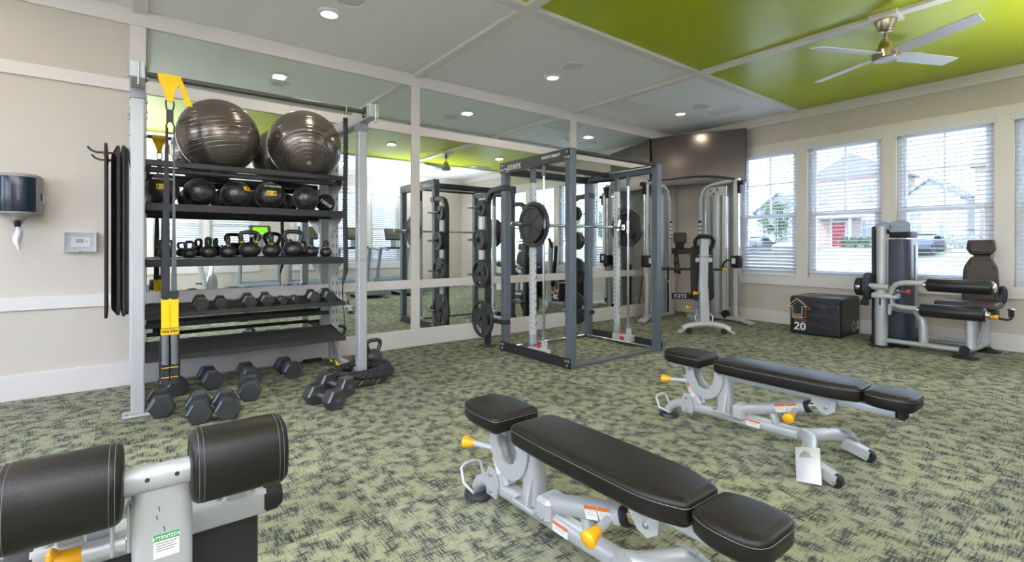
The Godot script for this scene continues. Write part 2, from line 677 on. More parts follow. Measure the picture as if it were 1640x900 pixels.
func build_room():
	var PB := func(a, y, t): return Vector3(XR + t, y, a)          # right wall
	var PF := func(a, y, t): return Vector3(a, y, ZF + t)          # wall behind the camera
	var PL := func(a, y, t): return Vector3(XL - t, y, a)          # left wall
	var PA := func(a, y, t): return Vector3(a, y, -t)              # mirrored wall
	var mb := MB.new()
	mb.box(Vector3((XL + XR) / 2, -0.057, ZF / 2), Vector3(XR - XL, 0.1, ZF))
	var fl := struct_mesh(mb, "floor", M.rubber_dark, "grey-green carpet tiles with dark dashes both ways, laid quarter-turned")
	var tile := MB.new()
	tile.box(Vector3(0, -0.004, 0), Vector3(0.4985, 0.008, 0.4985), 0.0008)
	var tm := tile.done()
	var rng := RandomNumberGenerator.new()
	rng.seed = 77
	for i in 20:
		for j in 14:
			var p := part(tm, "carpet_tile", M.carpet[rng.randi() % 9], fl)
			p.position = Vector3(XR - 0.25 - 0.5 * i, 0, 0.25 + 0.5 * j)
			p.rotation.y = PI / 2 * ((i + j) % 2 + 2 * (rng.randi() % 2))
	mb = MB.new()
	mb.box(Vector3((XL + XR) / 2, 1.5, -0.08), Vector3(XR - XL + 0.32, 3.4, 0.16))
	struct_mesh(mb, "wall_back", M.wall, "beige wall that carries the mirrors")
	wall_with_windows("wall_right", WIN_RIGHT, 0.0, ZF + 0.16, PB)
	wall_with_windows("wall_front", WIN_FRONT, XL, XR, PF)
	wall_with_windows("wall_left", UNSEEN_WIN_LEFT, 0.0, ZF + 0.16, PL)
	# ceiling bays between the beams
	var ce := structure("ceiling", "white ceiling with lime green panels between white beams")
	var xs := [XL, -2.42, 0.0, 2.425, 4.835, XR]
	var zs := [0.0, 1.955, 5.0, ZF]
	for i in xs.size() - 1:
		for j in 3:
			mb = MB.new()
			mb.box(Vector3((xs[i] + xs[i + 1]) / 2, H + 0.1, (zs[j] + zs[j + 1]) / 2), Vector3(xs[i + 1] - xs[i], 0.2, zs[j + 1] - zs[j]))
			part(mb, "green_panel" if j == 1 and xs[i] >= 0.0 else "white_panel", M.green if j == 1 and xs[i] >= 0.0 else M.ceiling, ce)  # bays out of view on the left kept white for neutral bounce light
	mb = MB.new()
	mb.box(Vector3((XL + XR) / 2, H + 0.25, ZF / 2), Vector3(XR - XL + 0.5, 0.1, ZF + 0.5))
	part(mb, "roof_deck", M.ceiling, ce)
	# flat beams under the ceiling
	var n := 0
	for x in [-2.42, 0.0, 2.425, 4.835]:
		n += 1
		mb = MB.new()
		mb.box(Vector3(x, H - 0.0175, ZF / 2), Vector3(0.095, 0.035, ZF), 0.003)
		struct_mesh(mb, "trim_%d" % n, M.trim, "white flat beam under the ceiling running away from the mirrors")
	for z in [1.955, 5.0]:
		for i in xs.size() - 1:
			n += 1
			mb = MB.new()
			mb.box(Vector3((xs[i] + xs[i + 1]) / 2, H - 0.0175, z), Vector3(xs[i + 1] - xs[i] - 0.095, 0.035, 0.095), 0.003)
			struct_mesh(mb, "trim_%d" % n, M.trim, "white flat beam under the ceiling along the mirrored wall")
	# boards on the mirrored wall
	var st := [[-0.07, 0.035], [2.365, 2.463], [4.783, 4.9], [7.13, 7.27]]
	trim_boards("trim_%d" % (n + 1), [[XL, XR, 2.867, H, 0.026]], PA, "white frieze board above the mirrors")
	var stiles := []
	for s in st:
		stiles.append([s[0], s[1], 0.185, 2.867, 0.024])
	trim_boards("trim_%d" % (n + 2), stiles, PA, "white upright boards between the mirrors")
	var rails := []
	var spans := [[XL, -0.07], [0.035, 2.365], [2.463, 4.783], [4.9, 7.13]]
	for s in spans:
		rails.append([s[0], s[1], 2.334, 2.43, 0.022])
		rails.append([s[0], s[1], 0.64, 0.733, 0.022])
	trim_boards("trim_%d" % (n + 3), rails, PA, "white horizontal rails on the mirrored wall")
	trim_boards("baseboard_back", [[XL, XR, 0.0, 0.185, 0.026]], PA, "tall white baseboard under the mirrors")
	# boards on the window walls
	var k := n + 4
	for q in [["right", WIN_RIGHT, PB, 0.03, ZF, 1.02], ["front", WIN_FRONT, PF, XL, XR, 0.06], ["left", UNSEEN_WIN_LEFT, PL, 0.03, ZF, 1.2]]:
		trim_boards("trim_%d" % k, [[q[3], q[4], 2.872, H, 0.026]], q[2], "white frieze board above the windows")
		trim_boards("baseboard_%s" % q[0], [[q[3], q[4], 0.0, 0.175, 0.022]], q[2], "tall white baseboard under the windows")
		var W: Array = q[1]
		var b := []
		var i := 0
		while i < W.size():
			var j := i
			while j + 1 < W.size() and W[j + 1][0] - W[j][1] < 0.3:
				j += 1
			b.append([W[i][0] - 0.10, W[j][1] + 0.10, HEAD, HEAD + 0.095, 0.02])
			b.append([W[i][0] - 0.10, W[j][1] + 0.10, SILL - 0.13, SILL, 0.02])
			b.append([W[i][0] - 0.10, W[i][0], SILL, HEAD, 0.02])
			b.append([W[j][1], W[j][1] + 0.10, SILL, HEAD, 0.02])
			for l in range(i, j):
				b.append([W[l][1], W[l + 1][0], SILL, HEAD, 0.02])
			i = j + 1
		trim_boards("trim_%d" % (k + 1), b, q[2], "white casing boards round the windows")
		k += 2
	var wn := 1
	for q in [[WIN_RIGHT, PB], [WIN_FRONT, PF], [UNSEEN_WIN_LEFT, PL]]:
		for w in q[0]:
			window_unit(wn, w, q[1])
			wn += 1
	# mirrors
	var rows := [[0.19, 0.64, "low mirror"], [0.733, 2.334, "tall mirror"], [2.43, 2.867, "narrow top mirror"]]
	var cols := ["behind the storage rack", "behind the plate rack of the power rack", "nearest the room corner, behind the power rack"]
	for i in 3:
		for r in rows:
			mb = MB.new()
			var s = spans[i + 1]
			mb.box(Vector3((s[0] + s[1]) / 2, (r[0] + r[1]) / 2, 0.004), Vector3(s[1] - s[0] - 0.006, r[1] - r[0] - 0.006, 0.006))
			var o := part(mb, "wall_mirror", M.mirror, self)
			o.set_meta("label", "%s in the white wall frame %s" % [r[2], cols[i]])
			o.set_meta("category", "mirror")
			o.set_meta("group", "mirrors on the long wall")
	# blinds
	var where := ["first window from the room corner, its bottom slats closed", "second window from the room corner, red door showing through", "third window, behind the dark tower of the leg machine", "fourth window, at the right edge of the photo"]
	for i in 4:
		var closed_below := 0.42 if i == 0 else -1.0
		var tl := func(y): return -62.0 if y < closed_below else (-9.0 if i < 3 else 16.0)
		blind(WIN_RIGHT[i], PB, Vector3(0, 0, 1), Vector3(-1, 0, 0), "white slatted blind over the " + where[i], "window blinds", tl, false)
	blind(WIN_RIGHT[4], PB, Vector3(0, 0, 1), Vector3(-1, 0, 0), "white slatted blind farthest along the right window wall", "window blinds", func(_y): return 14.0, true)
	var nth := ["first", "second", "third", "fourth", "fifth"]
	for i in 5:
		blind(WIN_FRONT[i], PF, Vector3(1, 0, 0), Vector3(0, 0, -1), "white slatted blind seen in the mirrors, %s from the left in the far window row" % nth[i], "window blinds seen in the mirrors", func(_y): return 66.0, true)

func recessed_light(x: float, z: float, label: String):
	var o := thing("recessed_light", label, "ceiling light", Vector3(x, H, z), 0.0, "round ceiling lights")
	var mb := MB.new()
	mb.disc([[0.062, -0.006], [0.066, -0.022], [0.084, -0.018], [0.092, -0.004], [0.092, 0.0]], 32)
	part(mb, "trim_ring", M.white_plastic, o)
	mb = MB.new()
	mb.lathe([[0.0, -0.031], [0.03, -0.0295], [0.05, -0.025], [0.062, -0.017], [0.064, -0.01]], 32)
	part(mb, "lens", M.lamp, o)
	var l := AreaLight3D.new()
	l.name = "lamp"
	l.light_color = rgb(255, 238, 218)
	l.light_energy = LAMP_ENERGY
	l.area_size = Vector2(0.115, 0.115)
	l.area_range = 20.0
	l.area_attenuation = 2.0
	l.shadow_enabled = true
	l.position = Vector3(0, -0.034, 0)
	l.rotation.x = -PI / 2
	o.add_child(l)

func speaker_grille(x: float, z: float, label: String):
	var o := thing("ceiling_speaker", label, "speaker", Vector3(x, H, z), 0.0, "flush ceiling speakers")
	var mb := MB.new()
	mb.disc([[0.0, -0.006], [0.098, -0.006]], 32)
	part(mb, "grille", M.ceil_grille, o)
	mb = MB.new()
	mb.disc([[0.098, -0.004], [0.1, -0.01], [0.112, -0.007], [0.114, 0.0]], 32)
	part(mb, "rim", M.white_plastic, o)

func ceiling_vent(x: float, z: float, sx: float, sz: float, label: String, nslat: int, blades_x: bool):
	var o := thing("ceiling_vent", label, "vent", Vector3(x, H, z), 0.0, "white ceiling vents")
	var mb := MB.new()
	mb.box(Vector3(0, -0.002, 0), Vector3(sx - 0.04, 0.004, sz - 0.04))
	part(mb, "backing", M.vent_back, o)
	mb = MB.new()
	for k in [-1, 1]:
		mb.box(Vector3(k * (sx - 0.03) / 2, -0.007, 0), Vector3(0.03, 0.014, sz), 0.003)
		mb.box(Vector3(0, -0.007, k * (sz - 0.03) / 2), Vector3(sx - 0.06, 0.014, 0.03), 0.003)
	part(mb, "frame", M.white_plastic, o)
	for i in nslat:
		var t := (i + 0.5) / nslat - 0.5
		mb = MB.new()
		if blades_x:
			mb.box(Vector3.ZERO, Vector3(sx - 0.06, 0.003, (sz - 0.06) / nslat * 1.05), 0.0, Basis(Vector3.RIGHT, -0.5))
		else:
			mb.box(Vector3.ZERO, Vector3((sx - 0.06) / nslat * 1.05, 0.003, sz - 0.06), 0.0, Basis(Vector3.BACK, -0.5))
		var p := part(mb, "slat", M.white_plastic, o)
		p.position = Vector3(0, -0.011, t * (sz - 0.06)) if blades_x else Vector3(t * (sx - 0.06), -0.011, 0)

func ceiling_fan():
	var o := thing("ceiling_fan", "brushed nickel ceiling fan with four silver blades on the green ceiling", "ceiling fan", Vector3(4.862, H, 3.625))
	var mb := MB.new()
	mb.box(Vector3(0, -0.022, 0), Vector3(0.20, 0.044, 0.20), 0.004)
	part(mb, "mounting_block", M.trim, o)
	mb = MB.new()
	mb.lathe([[0.0, -0.135], [0.044, -0.135], [0.05, -0.127], [0.078, -0.06], [0.078, -0.044]], 28)
	part(mb, "canopy", M.nickel, o)
	mb = MB.new()
	mb.rod(Vector3(0, -0.14, 0), Vector3(0, -0.23, 0), 0.014)
	part(mb, "downrod", M.nickel, o)
	mb = MB.new()
	mb.disc([[0.0, -0.365], [0.088, -0.365], [0.094, -0.358], [0.094, -0.30], [0.088, -0.292], [0.06, -0.288], [0.05, -0.235], [0.034, -0.205], [0.014, -0.202]], 32)
	part(mb, "motor_housing", M.nickel, o)
	mb = MB.new()
	mb.disc([[0.0, -0.368], [0.06, -0.368], [0.078, -0.374], [0.088, -0.364]], 32)
	part(mb, "bottom_ring", M.blade, o)
	mb = MB.new()
	var out := PackedVector2Array([Vector2(0.08, -0.05), Vector2(0.2, -0.062), Vector2(0.66, -0.055), Vector2(0.69, 0.045), Vector2(0.68, 0.058), Vector2(0.2, 0.062), Vector2(0.08, 0.045)])
	mb.slab(out, -0.004, 0.004)
	var mesh := mb.done()
	for k in 4:
		var p := part(mesh, "blade", M.blade, o)
		p.transform = Transform3D(Basis(Vector3.UP, -deg_to_rad(25.0 + 90.0 * k)) * Basis(Vector3.RIGHT, deg_to_rad(-13.0)), Vector3(0, -0.325, 0))

func build_ceiling_things():
	M.ceil_grille = mat(rgb(220, 220, 218), 0.8)
	M.vent_back = mat(rgb(140, 140, 140), 0.8)
	var row := ["nearest the mirrors", "among the green panels", "in the row nearest the far windows"]
	var colm := ["left of the storage rack", "above the storage rack", "above the power rack", "by the right window wall"]
	var zs := [0.9, 3.5, 6.05]
	var xs := [-1.21, 1.215, 3.65, 6.09]
	for j in 3:
		for i in 4:
			recessed_light(xs[i], zs[j], "round white ceiling light %s, %s" % [row[j], colm[i]])
	speaker_grille(1.285, 1.21, "round white ceiling speaker beside the light above the storage rack")
	speaker_grille(3.6, 1.27, "round white ceiling speaker in the middle white bay")
	speaker_grille(6.02, 1.26, "round white ceiling speaker by the television corner")
	ceiling_vent(5.26, 0.66, 0.50, 0.42, "square white ceiling vent with wide blades beside the beam", 5, false)
	ceiling_vent(6.5, 1.385, 0.2, 0.46, "narrow white ceiling vent by the television, partly dark", 3, false)
	ceiling_vent(6.47, 4.77, 0.46, 0.24, "white ceiling vent on the green panel by the windows", 4, true)
	ceiling_fan()

# ---------------------------------------------------------------- storage rack and what hangs or stands on it
func ap(mb, called: String, m: Material, o: Node3D, label := "") -> MeshInstance3D:   # a part given in room coordinates
	var p := part(mb, called, m, o, label)
	p.position = -o.position
	return p

func bolt_mesh(r := 0.009, h := 0.008) -> ArrayMesh:   # along +y
	var mb := MB.new()
	mb.disc([[0.0, 0.0], [r * 1.25, 0.0], [r * 1.25, h * 0.25], [r, h * 0.25], [r, h * 0.8], [r * 0.75, h], [0.0, h]], 6)
	return mb.done()

func bolts(o: Node3D, where: Array, dir: Vector3, m: Material, r := 0.009, h := 0.008):
	var mesh := bolt_mesh(r, h)
	var u := Vector3.UP
	var q := Quaternion(u, dir.normalized()) if dir.normalized() != -u else Quaternion(Vector3.RIGHT, PI)
	for w in where:
		var p := part(mesh, "bolt", m, o)
		p.transform = Transform3D(Basis(q), w - o.position)

func xz_poly(pts: Array) -> PackedVector2Array:
	var q := PackedVector2Array()
	for p in pts:
		q.append(Vector2(p[0], p[1]))
	return q


func plate_xy(mb: MB, pts: Array, z0: float, z1: float):   # outline in x, y; thickness along z
	var q := PackedVector2Array()
	for p in pts:
		q.append(Vector2(p[0], -p[1]))
	mb.slab(q, z0, z1, Transform3D(Basis(Vector3(1, 0, 0), Vector3(0, 0, 1), Vector3(0, -1, 0)), Vector3.ZERO))

func plate_zy(mb: MB, pts: Array, x0: float, x1: float):   # outline in z, y; thickness along x
	var q := PackedVector2Array()
	for p in pts:
		q.append(Vector2(p[1], p[0]))
	mb.slab(q, x0, x1, Transform3D(Basis(Vector3(0, 1, 0), Vector3(1, 0, 0), Vector3(0, 0, 1)), Vector3.ZERO))

func storage_rack():
	var o := thing("storage_rack", "grey steel storage rack with black shelves and a pull-up bar in front of the mirrors", "rack", Vector3(0.73, 0, 0.55))
	var XA := -0.016
	var XB := 1.478
	for x in [XA, XB]:
		var mb := MB.new()
		mb.box(Vector3(x, 1.07, 0.90), Vector3(0.074, 2.12, 0.084), 0.007)
		ap(mb, "front_post", M.rack_grey, o)
		mb = MB.new()
		mb.box(Vector3(x, 1.09, 0.16), Vector3(0.076, 2.16, 0.07), 0.006)
		ap(mb, "rear_post", M.rack_grey, o)
		mb = MB.new()
		mb.box(Vector3(x, 2.183, 0.67), Vector3(0.078, 0.105, 1.05), 0.006)
		ap(mb, "top_arm", M.rack_grey, o)
		mb = MB.new()
		mb.box(Vector3(x, 2.10, 0.905), Vector3(0.082, 0.07, 0.094), 0.003)
		ap(mb, "clamp_plate", M.charcoal_light, o)
		mb = MB.new()
		mb.rod(Vector3(x + 0.005, 2.225, 1.205), Vector3(x + 0.005, 2.10, 1.205), 0.005, 8)
		mb.ball(Vector3(x + 0.005, 2.092, 1.205), 0.009, 10)
		ap(mb, "hanging_pin", M.chrome, o)
		mb = MB.new()
		mb.box(Vector3(x, 0.04, 0.55), Vector3(0.05, 0.05, 0.62), 0.005)
		ap(mb, "base_tube", M.rack_grey, o)
		mb = MB.new()
		mb.box(Vector3(x, 0.006, 0.915), Vector3(0.16, 0.012, 0.13), 0.004)
		ap(mb, "foot_plate", M.rack_grey, o)
		mb = MB.new()
		plate_zy(mb, [[0.195, 0.25], [0.195, 0.06], [0.44, 0.06]], x - 0.02, x - 0.012)
		ap(mb, "base_gusset", M.rack_grey, o)
		bolts(o, [Vector3(x - 0.062, 0.012, 0.945), Vector3(x + 0.062, 0.012, 0.945)], Vector3.UP, M.bolt, 0.012, 0.014)
		# holes down the sides of the front post, as flat dark discs standing in for recesses, one joined part
		mb = MB.new()
		for k in 38:
			for s in [-1, 1]:
				mb.lathe([[0.0, 0.0], [0.0055, 0.0]], 8, Transform3D(Basis(Vector3(0, 0, 1), -PI / 2 * s), Vector3(x + s * 0.0374, 0.16 + k * 0.05, 0.925)))
		ap(mb, "hole_row", M.rubber_dark, o)
		mb = MB.new()
		for k in 20:
			for e in [-0.017, 0.017]:
				mb.box(Vector3(x + e, 0.3 + k * 0.09, 0.1952), Vector3(0.007, 0.034, 0.001))
		ap(mb, "slot_row", M.rubber_dark, o)
	bolts(o, [Vector3(-0.055, 2.20, 1.10), Vector3(-0.055, 2.165, 1.10), Vector3(-0.053, 2.07, 0.925), Vector3(-0.053, 2.0, 0.925), Vector3(-0.053, 1.96, 0.925), Vector3(-0.053, 1.93, 0.925), Vector3(-0.053, 1.83, 0.925), Vector3(-0.053, 1.74, 0.925)], Vector3.LEFT, M.bolt, 0.009, 0.016)
	bolts(o, [Vector3(0.021, 2.05, 0.925), Vector3(0.021, 1.985, 0.925), Vector3(0.021, 1.95, 0.925), Vector3(0.021, 1.83, 0.925)], Vector3.RIGHT, M.bolt, 0.009, 0.016)
	bolts(o, [Vector3(1.441, 2.10, 0.925), Vector3(1.441, 2.03, 0.925)], Vector3.LEFT, M.bolt, 0.011, 0.014)
	bolts(o, [Vector3(1.515, 2.10, 0.925), Vector3(1.515, 2.02, 0.925)], Vector3.RIGHT, M.bolt, 0.011, 0.014)
	# pull-up bar
	var mb := MB.new()
	mb.rod(Vector3(0.03, 2.19, 1.08), Vector3(1.435, 2.19, 1.08), 0.0185, 16)
	ap(mb, "pull_up_bar", M.bar_grey, o)
	for x in [0.0235, 1.4385]:
		mb = MB.new()
		mb.box(Vector3(x, 2.19, 1.08), Vector3(0.012, 0.085, 0.085), 0.004)
		ap(mb, "bar_flange", M.black_steel, o)
	bolts(o, [Vector3(0.029, 2.222, 1.112), Vector3(0.029, 2.158, 1.112), Vector3(0.029, 2.222, 1.048), Vector3(0.029, 2.158, 1.048)], Vector3.RIGHT, M.bolt, 0.007, 0.01)
	bolts(o, [Vector3(1.433, 2.222, 1.112), Vector3(1.433, 2.158, 1.112)], Vector3.LEFT, M.bolt, 0.007, 0.01)
	var x0 := 0.026
	var x1 := 1.436
	var xm := (x0 + x1) / 2
	var L := x1 - x0
	# top shelf: rails the big balls lie between
	mb = MB.new()
	mb.box(Vector3(xm, 1.705, 0.575), Vector3(L, 0.045, 0.03), 0.006)
	mb.box(Vector3(xm, 1.70, 0.235), Vector3(L, 0.045, 0.03), 0.006)
	ap(mb, "ball_rail", M.black_steel, o)
	mb = MB.new()
	mb.box(Vector3(xm, 1.664, 0.50), Vector3(L, 0.03, 0.05), 0.005)
	for x in [x0 + 0.02, x1 - 0.02]:
		mb.box(Vector3(x, 1.68, 0.405), Vector3(0.03, 0.03, 0.31), 0.004)
	ap(mb, "rail_frame", M.black_steel, o)
	# medicine ball shelf and kettlebell shelf
	for y in [1.415, 1.008]:
		mb = MB.new()
		mb.box(Vector3(xm, y - 0.012, 0.40), Vector3(L, 0.024, 0.38), 0.003)
		mb.box(Vector3(xm, y - 0.028, 0.585), Vector3(L, 0.056, 0.012), 0.003)
		mb.box(Vector3(xm, y - 0.028, 0.215), Vector3(L, 0.056, 0.012), 0.003)
		ap(mb, "shelf", M.black_steel, o)
	# two tilted shelves
	for q in [[0.635, 0.205, 0.596, 0.605], [0.345, 0.205, 0.288, 0.62]]:
		var a := Vector3(xm, q[0], q[1])
		var b := Vector3(xm, q[2], q[3])
		mb = MB.new()
		mb.bar(a, b, L, 0.008, Vector3.UP, 0.002)
		mb.box(b + Vector3(0, 0.004, 0.004), Vector3(L + 0.012, 0.036, 0.008), 0.002)
		mb.box(a + Vector3(0, 0.003, -0.004), Vector3(L, 0.022, 0.008), 0.002)
		ap(mb, "tilted_shelf", M.shelf_mat, o)
	# brackets at both ends
	for x in [x0 - 0.004, x1 + 0.004]:
		for y in [1.68, 1.39, 0.985]:
			mb = MB.new()
			plate_zy(mb, [[0.19, y], [0.56, y], [0.56, y - 0.02], [0.25, y - 0.16], [0.19, y - 0.16]], x - 0.003, x + 0.003)
			ap(mb, "shelf_bracket", M.rack_grey, o)
		for q in [[0.635, 0.596], [0.345, 0.288]]:
			mb = MB.new()
			plate_zy(mb, [[0.19, q[0] + 0.02], [0.60, q[1] + 0.012], [0.60, q[1] - 0.02], [0.19, q[0] - 0.08]], x - 0.003, x + 0.003)
			ap(mb, "shelf_bracket", M.black_steel, o)
	# dark bar low across the back
	mb = MB.new()
	mb.box(Vector3(xm, 0.47, 0.15), Vector3(L, 0.035, 0.03), 0.004)
	ap(mb, "dark_rear_bar", M.black_steel, o)
	# hooks on the left for the mats
	mb = MB.new()
	mb.box(Vector3(-0.058, 1.70, 0.55), Vector3(0.012, 0.05, 0.66), 0.003)
	ap(mb, "hook_plate", M.rack_grey, o)
	for q in [[0.86, 1.705], [0.52, 1.705]]:
		mb = MB.new()
		mb.tube([Vector3(-0.06, q[1], q[0]), Vector3(-0.15, q[1], q[0]), Vector3(-0.225, q[1] - 0.002, q[0]), Vector3(-0.25, q[1] + 0.008, q[0]), Vector3(-0.268, q[1] + 0.03, q[0])], 0.0065, 8)
		ap(mb, "mat_hook", M.black_steel, o)

func hanging_mat(x: float, lean: float, label: String, w := 0.5, top := 1.765, bottom := 0.64):
	var zc := 0.69
	var o := thing("exercise_mat", label, "mat", Vector3(x, bottom, zc), lean, "mats on the rack hooks")
	var mb := MB.new()
	var h := top - bottom
	var q := MB.rrect(w, h, 0.06, 5)
	var z := PackedVector2Array()
	for p in q:
		z.append(Vector2(p.y + h / 2, p.x))
	mb.slab(z, -0.008, 0.008, Transform3D(Basis(Vector3(0, 1, 0), Vector3(1, 0, 0), Vector3(0, 0, 1)), Vector3.ZERO), 0.004, 0.004, 3)
	part(mb, "foam_sheet", M.mat_foam, o)
	mb = MB.new()
	for e in [0.17, -0.17]:
		var ring := []
		for i in 16:
			var a := TAU * i / 16
			ring.append(Vector3(0, 1.705 - bottom + 0.014 * sin(a) - 0.004, e + 0.014 * cos(a)))
		for s in [-0.0085, 0.0085]:
			var r2 := []
			for p in ring:
				r2.append(p + Vector3(s, 0, 0))
			mb.tube(r2, 0.005, 6, true)
	part(mb, "grommet", M.red, o, "red grommet")

func stability_ball(at: Vector3, r: float, axis: Vector3, label: String):
	var o := thing("stability_ball", label, "exercise ball", at - Vector3(0, r, 0), 0.0, "stability balls on the top shelf")
	var prof := []
	var n := 300
	for i in n + 1:
		var a := PI * i / n - PI / 2
		var k := 1.0
		var f := fmod(a * 180.0 / PI + 90.0, 7.0)
		if absf(a) < 1.45 and f < 0.7:
			k = 0.992
		prof.append([0.0 if i == 0 or i == n else r * k * cos(a), r * k * sin(a)])
	var mb := MB.new()
	var q := Basis(Quaternion(Vector3.UP, axis.normalized()))
	mb.lathe(prof, 56, Transform3D(q, Vector3(0, r, 0)))
	part(mb, "ball_skin", M.ball, o)
	mb = MB.new()
	mb.disc([[0.02, r - 0.001], [0.018, r + 0.002], [0.011, r + 0.003], [0.009, r + 0.001], [0.0, r + 0.001]], 16, Transform3D(q, Vector3(0, r, 0)))
	part(mb, "valve_plug", M.grey_plastic, o)

func ico_seams() -> Array:   # edges of a football pattern on a unit sphere
	var t := (1.0 + sqrt(5.0)) / 2.0
	var v := []
	for s in [-1.0, 1.0]:
		for k in [-t, t]:
			v.append(Vector3(0, s, k))
			v.append(Vector3(s, k, 0))
			v.append(Vector3(k, 0, s))
	var e := []
	for i in 12:
		var nb := []
		for j in 12:
			if i != j and absf(v[i].distance_to(v[j]) - 2.0) < 0.01:
				nb.append(j)
		for j in nb:
			if j > i:
				e.append([v[i] * 2 / 3 + v[j] / 3, v[i] / 3 + v[j] * 2 / 3])
		for j in nb:
			for k in nb:
				if k > j and absf(v[k].distance_to(v[j]) - 2.0) < 0.01:
					e.append([v[i] * 2 / 3 + v[j] / 3, v[i] * 2 / 3 + v[k] / 3])
	return e

func medicine_ball(at: Vector3, r: float, turn: Vector3, label: String, tag_txt := "", tag_dir := Vector3.ZERO, arc_txt := ""):
	var o := thing("medicine_ball", label, "medicine ball", at, 0.0, "medicine balls on the second shelf")
	var mb := MB.new()
	mb.ball(Vector3(0, r, 0), r, 36)
	part(mb, "ball_skin", M.medball, o)
	mb = MB.new()
	var q := Basis.from_euler(turn)
	for e in seams:
		var pts := []
		for i in 5:
			pts.append(Vector3(0, r, 0) + q * (e[0].lerp(e[1], i / 4.0).normalized() * (r + 0.0003)))
		mb.tube(pts, 0.0016, 5, false, false)
	part(mb, "panel_seam", M.seam, o)
	if tag_dir != Vector3.ZERO:
		var d := tag_dir.normalized()
		var rx := Vector3.UP.cross(d).normalized()
		var up := d.cross(rx)
		mb = MB.new()
		for i in 6:   # a label that bends with the ball
			for j in 3:
				var c := []
				for w in [[0, 0], [1, 0], [1, 1], [0, 1]]:
					var s: float = (i + w[0]) / 6.0 - 0.5
					var t: float = (j + w[1]) / 3.0 - 0.5
					c.append(Vector3(0, r, 0) + (d + rx * s * 0.62 + up * t * 0.34).normalized() * (r + 0.0035))
				mb.face(c, Vector3(0, r, 0))
		part(mb, "weight_label", M.yellow, o, "yellow weight label")
		put_text(o, "weight_print", tag_txt, 0.02, Vector3(0, r, 0) + d * (r + 0.003), Basis(rx, up, d), M.dark_print, 0.9)
	if arc_txt:
		var d2 := Vector3(0.05, 0.62, 0.78).normalized()
		var rx2 := Vector3.UP.cross(d2).normalized()
		put_text(o, "maker_print", arc_txt, 0.016, Vector3(0, r, 0) + d2 * (r + 0.001), Basis(rx2, d2.cross(rx2), d2), M.white_print, 1.2)

func kettlebell(at: Vector3, r: float, turn: float, band: Material, label: String, called_group := "kettlebells on the third shelf"):
	var o := thing("kettlebell", label, "kettlebell", at, turn, called_group)
	var mb := MB.new()
	var rb := 0.93 * r
	var cy := 0.80 * rb
	var prof := [[0.0, 0.005], [0.5 * r, 0.005]]
	for i in 14:
		var a := deg_to_rad(-56.0 + 140.0 * i / 13.0)
		prof.append([rb * cos(a), cy + rb * 0.9 * sin(a)])
	prof.append([0.0, cy + rb * 0.9])
	mb.lathe(prof, 30)
	part(mb, "bell_body", M.kettle, o)
	mb = MB.new()
	var path := []
	var ctrl := [Vector2(-0.50, 1.25), Vector2(-0.64, 1.6), Vector2(-0.80, 2.0), Vector2(-0.72, 2.34), Vector2(-0.42, 2.47), Vector2(0, 2.49), Vector2(0.42, 2.47), Vector2(0.72, 2.34), Vector2(0.80, 2.0), Vector2(0.64, 1.6), Vector2(0.50, 1.25)]
	var cv := Curve3D.new()
	for i in ctrl.size():
		var p: Vector2 = ctrl[i]
		var a: Vector2 = ctrl[maxi(i - 1, 0)]
		var b: Vector2 = ctrl[mini(i + 1, ctrl.size() - 1)]
		var t := (b - a) / 6.0
		cv.add_point(Vector3(p.x, p.y, 0) * r, Vector3(-t.x, -t.y, 0) * r, Vector3(t.x, t.y, 0) * r)
	for i in 31:
		path.append(cv.sample_baked(cv.get_baked_length() * i / 30.0, true))
	mb.tube(path, 0.205 * r, 12)
	part(mb, "handle", M.kettle, o)
	if band:
		for s in [-1, 1]:
			mb = MB.new()
			mb.tube([Vector3(s * 0.60 * r, 1.50 * r, 0), Vector3(s * 0.655 * r, 1.64 * r, 0)], 0.235 * r, 12)
			part(mb, "colour_band", band, o)

func dumbbell_mesh(a: float, hl: float, gap: float) -> Array:   # apothem, head length, handle gap
	var R := a / cos(PI / 6)
	var c := a * 0.16
	var head := MB.new()
	head.lathe([[0.0, -hl / 2], [R - c, -hl / 2], [R, -hl / 2 + c], [R, hl / 2 - c], [R - c, hl / 2], [0.0, hl / 2]], 6, Transform3D(Basis(Vector3.RIGHT, PI / 2), Vector3.ZERO), false)
	var face := MB.new()
	face.disc([[0.0, 0.001], [a * 0.5, 0.001], [a * 0.56, 0.003], [a * 0.6, 0.0]], 24, Transform3D(Basis(Vector3.RIGHT, PI / 2), Vector3.ZERO))
	var grip := MB.new()
	var pr := []
	for i in 9:
		var t := i / 8.0
		pr.append([0.0135 + 0.003 * sin(PI * t), (t - 0.5) * (gap + 0.02)])
	grip.lathe(pr, 16, Transform3D(Basis(Vector3.RIGHT, PI / 2), Vector3.ZERO))
	return [head.done(), grip.done(), face.done(), a, hl, gap]

func dumbbell(d: Array, at: Vector3, basis: Basis, label: String, group: String, number := "", on_y := false):
	var o := thing("dumbbell", label, "dumbbell", at, 0.0, group)
	o.basis = basis
	var z: float = (d[4] + d[5]) / 2
	for s in [-1, 1]:
		var p := part(d[0], "head", M.rubber, o)
		p.position = Vector3(0, d[3], s * z)
		if number:
			var q := Basis(Vector3(s, 0, 0), Vector3(0, 1, 0), Vector3(0, 0, s))
			put_text(o, "weight_number", number, d[3] * 0.42, Vector3(0, d[3], s * (z + d[4] / 2 + 0.0002)), q, M.number_print, 1.0)
	var g := part(d[1], "handle", M.bolt, o)
	g.position = Vector3(0, d[3], 0)

